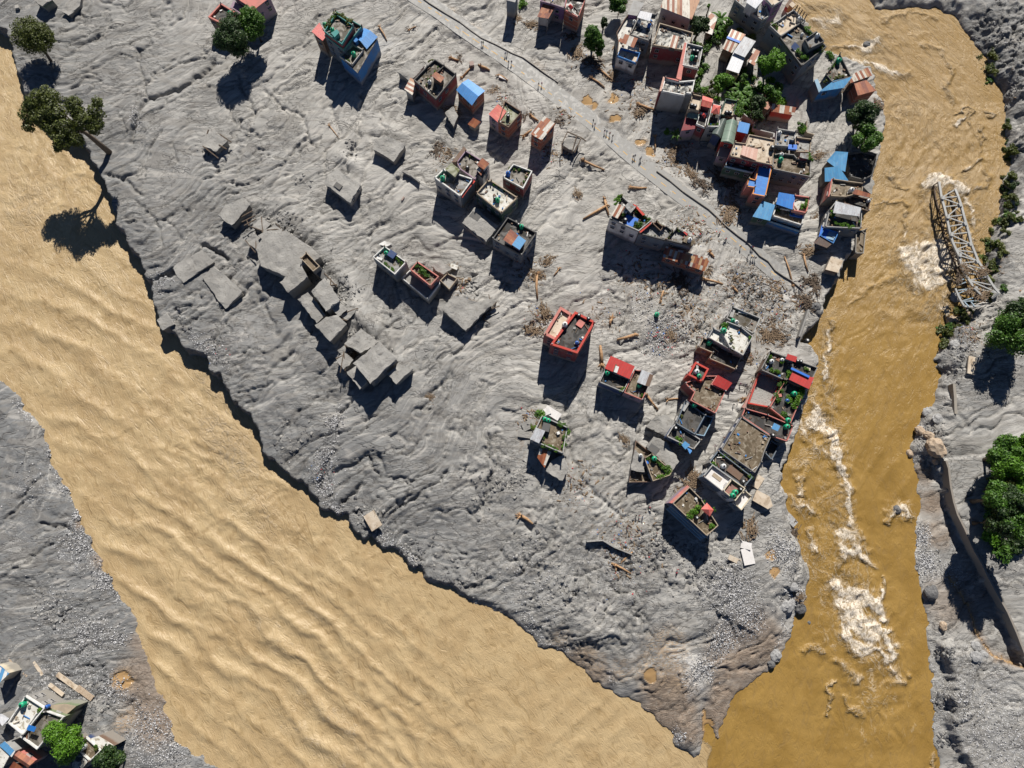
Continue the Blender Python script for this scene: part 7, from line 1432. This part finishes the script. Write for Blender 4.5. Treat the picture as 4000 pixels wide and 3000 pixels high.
# concrete slabs thrown about
for q, z, sx, sy, sz, rz, tl, mt, l in [(C22(2040,1490),.2,3.6,5,.35,10,6,'f_clean','white concrete slab lying in the rubble of the south east shore'),(C22(2025,1395),.3,3.2,2.2,.35,-15,-8,'f_clean','smaller white slab above the large one'),(C22(1930,1520),.2,4.5,1.6,.3,-25,10,'f_tan','narrow tan slab left of the white one'),(C12(1000,1180),.6,3.8,5.5,.5,32,-7,'f_tan','cream block face showing at the cliff edge of the west bank'),(C32(235,1180),.1,2.6,3.4,.35,40,15,'rock_grey','grey slab tipped at the rapids'),
    (C33(545,735),-.2,5.6,1.6,.3,-32,10,'rock_grey','dark slab awash in the southern river'),(C33(490,345),-.1,3.4,1.3,.3,-5,8,'rock_tan','tan slab awash near the shore tip'),(C33(470,390),-.1,2.0,2.6,.3,20,12,'rock_grey','grey slab awash near the shore tip'),(C11(1710,640),.9,2.6,1.6,.3,-20,8,'f_white','pale slab leaning on the broken walls'),(M8(500,200),1.2,5.5,2.6,.3,-32,6,'f_clean','white slab piece fallen behind the hedge rimmed terrace, right'),(M8(425,185),1.4,2.6,2.2,.3,20,-10,'f_clean','white slab piece fallen behind the hedge rimmed terrace, left'),
    (M8(190,355),.6,3.4,2.8,.3,25,-12,'mud','broken mud coated slab west of the hedge rimmed terrace, upper'),(M8(240,310),.7,2.6,2.0,.3,-10,8,'mud','broken mud coated slab west of the hedge rimmed terrace, inner'),(M8(160,460),.3,4.4,2.4,.3,-8,5,'mud','broken mud coated slab west of the hedge rimmed terrace, lower'),(C10(2135,675),.2,3.2,.7,.4,-25,0,'f_clean','white post lying south of the road'),(C11(1270,60),.1,1.5,.5,.3,60,0,'pink','pink cloth in the middle plain'),(C10(1865,560),.2,1.5,1.7,1.2,10,0,'pink','pink and white box standing by the straight pole'),
    (C00(150,62),.1,1.4,1.4,.9,15,0,'white','white crate in the top left corner'),(C33(0,0)and M7(1140,265),.2,2.2,4.2,.4,-35,0,'f_tan','long tan block between the white roof and the river'),(C32(1500,1570)and C31(1750,1500),.2,2.4,6.0,.5,-12,4,'f_tan','tan concrete slab of the broken culvert on the east bank'),(C32(1480,40),-2.5,3.0,6.5,.5,-8,0,'rock_grey','grey apron slab of the broken culvert on the east bank'),(C31(620,440)and M1(860,335),.6,2.6,2.6,.3,-10,4,'f_tan','square tan slab on the river bank below the garden terrace'),
    (L5(600,170),.1,9,1.3,.5,-32,0,'f_tan','long tan wall top across the bottom left plain, upper'),(L5(490,235),.1,5.5,1.0,.5,-33,0,'f_tan','short tan wall top across the bottom left plain'),(L5(750,270),.1,6,1.5,.6,-33,0,'rock_tan','long tan wall top across the bottom left plain, lower'),(L5(310,40),.1,5,.8,.4,-50,0,'f_tan','thin tan wall top at the left edge'),(L5(130,30),.1,9,.5,.4,-38,0,'rock_tan','thin brown wall top at the left edge')]:
    slab(l, 'slab', q[0], z, sx, sy, sz, rz, mt, 'concrete_slab', tl, 'thrown slabs and wall tops')
# broken red wall of the open yard
def wallrun(name, label, rows, w, h_, mat, z0=None, cat='wall'):
    P = [U(x, y, 0) for x, y in rows]; mb = MB()
    for i in range(len(P)-1):
        a, b = P[i], P[i+1]; za = gz(*a) if z0 is None else z0; zb = gz(*b) if z0 is None else z0; zz = max(za,zb)
        mb.add(bar_vf((*a, zz+h_/2-1), (*b, zz+h_/2-1), w, h_+2))
    o = mb.build(name, MATS[mat]); return tag(o, label, cat, kind='thing')
wallrun('boundary_wall','low dark wall along the north side of the road, upper stretch',[(1640,-15),(1678,14),(1735,50),(1796,86),(1840,120),(1881,149),(1940,176),(2000,208),(2045,226),(2090,258),(2136,292),(2180,322)],.28,.45,'grey')
wallrun('boundary_wall','low dark wall along the north side of the road, lower stretch',[(2565,669),(2615,705),(2669,750),(2720,785),(2768,818),(2800,848),(2836,884),(2880,920),(2918,947),(2945,975),(2967,1000),(3000,1021),(3027,1057),(3060,1080),(3090,1098),(3135,1134)],.28,.55,'grey')
wallrun('retaining_wall','long curved retaining wall on the east bank',[p for p in wallR],.6,1.6,'brown',z0=-.7)
wallrun('boundary_wall','leaning brown fence wall in the bottom left corner',[L5(760,640)[0],L5(840,720)[0],L5(930,800)[0]],.3,2.4,'brown')
wallrun('boundary_wall','broken red wall on the street side of the open yard',[M3(370,470)[0],M3(300,640)[0],M3(250,760)[0],M3(190,880)[0],M3(150,945)[0]],1.1,1.6,'pink')
wallrun('boundary_wall','pink and grey street wall beside the broad flooded roof',[M5(460,80)[0],M5(330,290)[0],M5(215,470)[0],M5(130,560)[0],M5(40,660)[0]],.8,2.6,'mauve')
wallrun('boundary_wall','garden wall around the northern gardens',[T6(1610,760)[0],T6(1600,1000)[0],T6(1770,1050)[0]],.3,2.2,'tan')
wallrun('boundary_wall','long wall behind the northern shed roofs',[T6(250,640)[0],T6(470,820)[0],T6(450,940)[0],T6(960,1060)[0]],.3,3,'lgrey')
wallrun('boundary_wall','ruined wall standing in the river bank shade near the pale tan slab roof',[C31(320,1040)[0],C31(240,1270)[0]],.6,2.4,'grey')
wallrun('boundary_wall','short broken wall in the southern rubble field',[C22(640,1360)[0],C22(780,1350)[0],C22(880,1410)[0],C22(1030,1470)[0]],.4,1.5,'mud')
wallrun('boundary_wall','slanted broken wall in the middle west plain',[C10(1275,1495)[0],C10(1340,1530)[0],C10(1415,1590)[0]],.5,1.6,'mud')
wallrun('boundary_wall','thin grey boundary wall below the mud covered slab in the northwest',[C11(1600,770)[0],C11(1540,740)[0]],.3,1.2,'mud')
# ================================================================ wrecked truss bridge
br = thing('truss_bridge','wrecked silver steel truss bridge lying in the eastern river','bridge',(*U(3760,900,0),0))
B1 = K(3600,680,6.144); B2 = K(3650,950,5.531)
def beams(name, segs, w, mat, z=0.6, dz=None):
    mb = MB()
    for (a, za, b, zb) in segs: mb.add(bar_vf((*U(*a, za), za), (*U(*b, zb), zb), w, w*.9))
    return mb.build(name, MATS[mat], br)
Lc = [B1(410,190)[0],B1(470,570)[0],B1(535,790)[0],B1(595,1030)[0],B1(640,1260)[0],B1(680,1450)[0],B1(740,1640)[0],B2(460,140)[0],B2(520,260)[0],B2(570,430)[0],B2(640,620)[0],B2(740,800)[0],B2(860,975)[0]]
Rc = [B1(800,370)[0],B1(870,540)[0],B1(940,740)[0],B1(1000,980)[0],B1(1060,1190)[0],B1(1120,1400)[0],B2(790,20)[0],B2(865,200)[0],B2(940,395)[0],B2(1050,560)[0],B2(1140,730)[0],B2(1250,910)[0],B2(1390,1085)[0]]
zt = [0.2,.6,.8,1.0,1.0,1.0,1.0,1.0,1.1,1.2,1.3,1.4,1.5]
beams('top_chord', [(Lc[i],zt[i],Lc[i+1],zt[i+1]) for i in range(len(Lc)-1)], .75, 'steel'); beams('top_chord', [(Rc[i],zt[i],Rc[i+1],zt[i+1]) for i in range(len(Rc)-1)], .75, 'steel')
beams('cross_strut', [(Lc[i],zt[i],Rc[i],zt[i]) for i in range(1,13)], .36, 'steel')
beams('lateral_brace', [(Lc[i],zt[i],Rc[i+1],zt[i+1]) if i%2 else (Rc[i],zt[i],Lc[i+1],zt[i+1]) for i in range(0,12)], .38, 'steel')
sh = lambda p, dx, dy: (p[0]+dx, p[1]+dy)
Ll = [sh(p,-20,12) for p in Lc]; Rl = [sh(p,-26,10) for p in Rc]
beams('bottom_chord', [(Ll[i],-4.2,Ll[i+1],-4.2) for i in range(len(Ll)-1)], .5, 'wood_dark'); beams('bottom_chord', [(Rl[i],-4.2,Rl[i+1],-4.2) for i in range(len(Rl)-1)], .5, 'wood_dark')
beams('side_web', [(Lc[i],zt[i],Ll[i],-4.2) for i in range(13)]+[(Lc[i],zt[i],Ll[i+1],-4.2) if i%2 else (Ll[i],-4.2,Lc[i+1],zt[i+1]) for i in range(12)], .24, 'wood_dark')
beams('side_web', [(Rc[i],zt[i],Rl[i],-4.2) for i in range(13)]+[(Rc[i],zt[i],Rl[i+1],-4.2) if i%2 else (Rl[i],-4.2,Rc[i+1],zt[i+1]) for i in range(12)], .24, 'wood_dark')
beams('floor_beam', [(Ll[i],-4.2,Rl[i],-4.2) for i in range(3,13,2)], .3, 'wood_dark')
beams('portal', [(B2(860,975)[0],2.9,B2(1120,1240)[0],2),(B2(1390,1085)[0],2.9,B2(1240,1190)[0],1.6)], .6, 'steel')
bl_ = [B2(450,980)[0],B2(510,1140)[0],B2(580,1270)[0],B2(640,1360)[0],B2(760,1375)[0],B2(1000,1350)[0]]
beams('broken_chord', [(bl_[i],1.6,bl_[i+1],1.6) for i in range(5)], .62, 'steel'); beams('broken_brace', [(B2(470,920)[0],1.5,B2(680,840)[0],2.0),(B2(490,1020)[0],1.5,B2(800,980)[0],2.0),(B2(580,1250)[0],1.5,B2(830,1180)[0],2.0),(B2(590,1260)[0],1.5,B2(960,1240)[0],2.0),(B2(640,1260)[0],1.5,B2(740,1370)[0],2.0),(B2(760,1230)[0],1.5,B2(860,1360)[0],2.0),(B2(480,1100)[0],1.5,B2(800,970)[0],2.0),(B2(500,790)[0],1.5,B2(640,780)[0],2.0)], .34, 'lblue')
beams('gusset', [(Lc[i],zt[i]+.3,sh(Lc[i],9,3),zt[i]+.3) for i in (1,3,5,8,12)]+[(Rc[i],zt[i]+.3,sh(Rc[i],-9,3),zt[i]+.3) for i in (2,4,6,8)], 1.3, 'steel')
# culvert wall
wallrun('culvert','concrete culvert wall beside the rocky east shore',[C32(1600,0)[0],C32(1610,120)[0],C32(1615,260)[0]],.9,2.2,'tan', z0=-1.6)
# ================================================================ people
def body_mesh(walk, rs):
    sk = {'pel':(0,0,.95),'sp':(0,.01,1.15),'ch':(0,0,1.36),'nk':(0,0,1.50),'hd0':(0,.01,1.58),'hd1':(0,.02,1.70),
          'hl':(-.09,0,.90),'kl':(-.10,.05+walk*.18,.50),'al':(-.10,walk*.22-.02,.08),'tl':(-.11,walk*.22+.14,.03),
          'hr':(.09,0,.90),'kr':(.10,.05-walk*.05,.50),'ar':(.10,-walk*.30,.10),'tr':(.11,-walk*.30+.14,.03),
          'sl':(-.19,0,1.40),'el':(-.24,-walk*.12,1.13),'wl':(-.25,-walk*.05+.12,.90),'fl':(-.24,.17,.80),'sr':(.19,0,1.40),'er':(.24,walk*.12,1.13),'wr':(.25,walk*.22+.05,.90),'fr':(.24,walk*.28+.06,.80)}
    rad = dict(pel=.145,sp=.13,ch=.15,nk=.055,hd0=.085,hd1=.09,hl=.09,kl=.062,al=.042,tl=.035,hr=.09,kr=.062,ar=.042,tr=.035,sl=.062,el=.042,wl=.03,fl=.028,sr=.062,er=.042,wr=.03,fr=.028)
    E = [('pel','sp'),('sp','ch'),('ch','nk'),('nk','hd0'),('hd0','hd1'),('pel','hl'),('hl','kl'),('kl','al'),('al','tl'),('pel','hr'),('hr','kr'),('kr','ar'),('ar','tr'),('ch','sl'),('sl','el'),('el','wl'),('wl','fl'),('ch','sr'),('sr','er'),('er','wr'),('wr','fr')]
    names = list(sk); me = bpy.data.meshes.new('t'); me.from_pydata([sk[n_] for n_ in names], [(names.index(a), names.index(b)) for a, b in E], []); o = bpy.data.objects.new('t', me); COL.objects.link(o)
    md = o.modifiers.new('s','SKIN')
    for i, n_ in enumerate(names): me.skin_vertices[0].data[i].radius = (rad[n_], rad[n_]*(.8 if n_ in ('pel','sp','ch') else 1)); me.skin_vertices[0].data[i].use_root = (n_ == 'pel')
    o.modifiers.new('u','SUBSURF').levels = 1
    m2 = bpy.data.meshes.new_from_object(o.evaluated_get(bpy.context.evaluated_depsgraph_get())); bpy.data.objects.remove(o); m2.name = 'body'
    m2.materials.clear()
    for k_ in ('skin','skin','skin'): m2.materials.append(MATS[k_])
    for p in m2.polygons:
        z = p.center.z; xx = abs(p.center.x); p.material_index = 1 if (.97 < z < 1.49 and (xx < .2 or z > 1.15)) else (2 if (.14 < z <= .97 and xx < .2) else 0); p.use_smooth = True
    return m2
BODY = [body_mesh(1,1), body_mesh(.15,2)]
hv, hf = lathe([(.088,1.60),(.105,1.68),(.085,1.77),(.03,1.80)], 9); HAIR = bpy.data.meshes.new('hair'); HAIR.from_pydata([(x, y-.01, z) for x,y,z in hv], [], hf); HAIR.materials.append(MATS['hair'])
CL = dict(red=(.45,.03,.04), black=(.02,.02,.025), white=(.65,.65,.65), blue=(.04,.10,.35), magenta=(.40,.03,.22), green=(.08,.25,.08), yellow=(.60,.42,.05), grey=(.25,.25,.26), orange=(.6,.2,.04), brown=(.18,.10,.06), navy=(.02,.03,.10), teal=(.03,.25,.25))
for k_, c_ in CL.items(): flat('cloth_'+k_, c_, .85)
def person(px, py, top, leg, label, pose=0, rz=0, z=None):
    x, y = U(px, py, z or 0); z = max(gz(x,y), 0 if seg_dist(np.array([x]),np.array([y]),roadP)[0][0]<3 else -9) if z is None else z
    o = bpy.data.objects.new('person', BODY[pose]); COL.objects.link(o); o.location = (x,y,z-.02); o.rotation_euler = (0,0,R(rz)); o.scale = (1.08,)*3
    for i, m_ in ((1,'cloth_'+top),(2,'cloth_'+leg)): o.material_slots[i].link = 'OBJECT'; o.material_slots[i].material = MATS[m_]
    h_ = bpy.data.objects.new('hair', HAIR); COL.objects.link(h_); h_.parent = o; return tag(o, label, 'person', 'people about the town')
PEO = [((1882,172),'black','navy','person in black walking at the north west end of the road, left one'),((1888,171),'green','navy','person in green walking at the north west end of the road, right one'),((1974,214),'blue','black','person in blue on the road above the pink boxed pole, left one'),((1981,212),'white','black','person in white on the road above the pink boxed pole, right one'),
 ((1987,247),'black','brown','person in black at the south edge of the road, upper west'),((1998,247),'navy','blue','person in navy at the south edge of the road, upper west'),((2104,333),'brown','white','person in brown and white standing by the road dash, left of two'),((2116,331),'magenta','black','person in magenta standing by the road dash, right of two'),
 ((2317,475),'black','black','person dressed all in black on the middle of the road, leading the group'),((2323,489),'grey','red','person in grey and red on the road right behind the leading one'),((2361,515),'black','magenta','person with magenta trousers, first of four walking abreast'),((2369,518),'blue','green','person in blue and green, second of four walking abreast'),((2381,525),'red','black','person in a red shirt, third of four walking abreast'),((2392,535),'brown','navy','person in brown, fourth of four walking abreast'),
 ((2472,615),'black','navy','person in black pushing a bicycle beside the white puddle, left'),((2479,612),'navy','black','person in navy beside the white puddle, right'),((2503,620),'white','grey','person in white at the north rim of the road puddle'),((2498,626),'grey','black','person in grey crouched beside the white one'),
 ((2890,966),'navy','black','person in navy alone on the road beside the yellow dash'),((2932,967),'blue','black','person in blue leaning on the road wall'),((2938,968),'red','black','person in a red shirt leaning on the road wall'),((2920,1000),'black','grey','person in black pointing, left of the three'),((2932,1008),'grey','grey','person in grey, left of the three close together'),((2941,1007),'white','navy','person in white, middle of the three close together'),((2948,1010),'black','navy','person in black, right of the three close together'),
 ((3051,1122),'navy','grey','person in navy on the path, west end of the bridgehead group'),((3082,1136),'grey','black','person in grey on the path, second in the bridgehead group'),((3102,1118),'black','brown','person in black, centre of the bridgehead group'),((3105,1133),'brown','black','person in brown behind the centre of the bridgehead group'),((3120,1120),'red','black','person in red beside the red headed one at the bridgehead'),((3124,1135),'navy','navy','person in navy nearest to the bridgehead rubble'),
 ((3128,1186),'orange','blue','person in orange on the bridgehead tip'),((3108,1265),'black','black','person in black on the ruined wall at the river'),((2889,1500),'magenta','black','person in magenta in the lane beside the orange red house'),((2911,1503),'grey','blue','person in grey, left of the small crowd in the lane'),((2919,1508),'white','black','person in white, right of the small crowd in the lane'),((2880,1565),'yellow','black','person with yellow top in the lane'),((2864,1580),'black','grey','person in black in the lane, lower'),
 ((2826,1708),'red','black','person with a red top beside the flooded roof wall'),((2837,1700),'magenta','black','person in magenta beside the flooded roof wall'),((2796,1740),'white','magenta','person in white and magenta at the low end of the lane'),((2485,2012),'black','black','person in black, left of the group in the lower plain'),((2497,2013),'red','grey','person in red, middle of the group in the lower plain'),((2510,2014),'black','navy','person in black, right of the group in the lower plain'),((2450,2056),'orange','black','person in orange alone on the lower plain'),((2566,2081),'red','black','person in red near the shadow of the striped wall house'),
 ((2644,2222),'red','grey','person in red at the foot of the long shadow, right'),((2640,2235),'red','magenta','person in red and magenta at the foot of the long shadow, left'),((2230,1866),'red','black','person in a red cap behind the low mud slab roof, right'),((2221,1880),'orange','navy','person in orange behind the low mud slab roof, left'),((2560,1055+750-750),'grey','black','x')][:-1]
for i, (q, t_, l_, lab) in enumerate(PEO): person(q[0], q[1]+2, t_, l_, lab, i % 2, (i*47) % 360 if i > 24 else 130+(i*23) % 60)
# motorcycles and bicycle
def motorbike():
    rt = thing('motorcycle','motorcycle parked at the road side, upper of two','motorcycle',(0,0,0),'motorcycles at the road side')
    def tor(cx):
        v=[];f=[];n=14;m=6
        for i in range(n):
            for j in range(m):
                a=2*math.pi*i/n;b=2*math.pi*j/m; r=.28+.06*math.cos(b); v.append((cx+r*math.cos(a),.06*math.sin(b),.32+r*math.sin(a)))
        for i in range(n):
            for j in range(m): f.append((i*m+j,((i+1)%n)*m+j,((i+1)%n)*m+(j+1)%m,i*m+(j+1)%m))
        return v,f
    mesh_obj('wheel',*tor(-.65),MATS['rubber'],rt,smooth=True); mesh_obj('wheel',*tor(.65),MATS['rubber'],rt,smooth=True)
    mesh_obj('frame',*tube_vf([(-.65,0,.32),(-.2,0,.5),(.3,0,.6),(.65,0,.32)],[.05,.14,.12,.05]),MATS['chrome'],rt); mesh_obj('fuel_tank',*tube_vf([(.0,0,.78),(.2,0,.84),(.4,0,.8)],[.1,.17,.08],9),MATS['cloth_red'],rt,smooth=True)
    mesh_obj('seat',*tube_vf([(-.65,0,.78),(-.4,0,.76),(.0,0,.78)],[.08,.13,.1],8),MATS['rubber'],rt,smooth=True); mesh_obj('handlebar',*tube_vf([(.45,-.34,1.0),(.55,-.1,.98),(.55,.1,.98),(.45,.34,1.0)],[.03]*4,6),MATS['chrome'],rt); mesh_obj('fork',*bar_vf((.55,0,.98),(.65,0,.32),.08),MATS['chrome'],rt); return rt
mbk = motorbike(); m2 = copy_tree(mbk); m3 = copy_tree(mbk)
for o, q, a, l in ((mbk,(2808,915),60,'motorcycle parked at the road side, upper of two'),(m2,(2832,938),50,'motorcycle parked at the road side, lower of two'),(m3,(2538,1985),110,'motorcycle fallen near the group in the lower plain')):
    X_,Y_ = U(*q,0); o.location = (X_,Y_,max(gz(X_,Y_),-.02)); o.rotation_euler = (0,0,R(a)); o.scale=(1.15,)*3; o['label'] = l
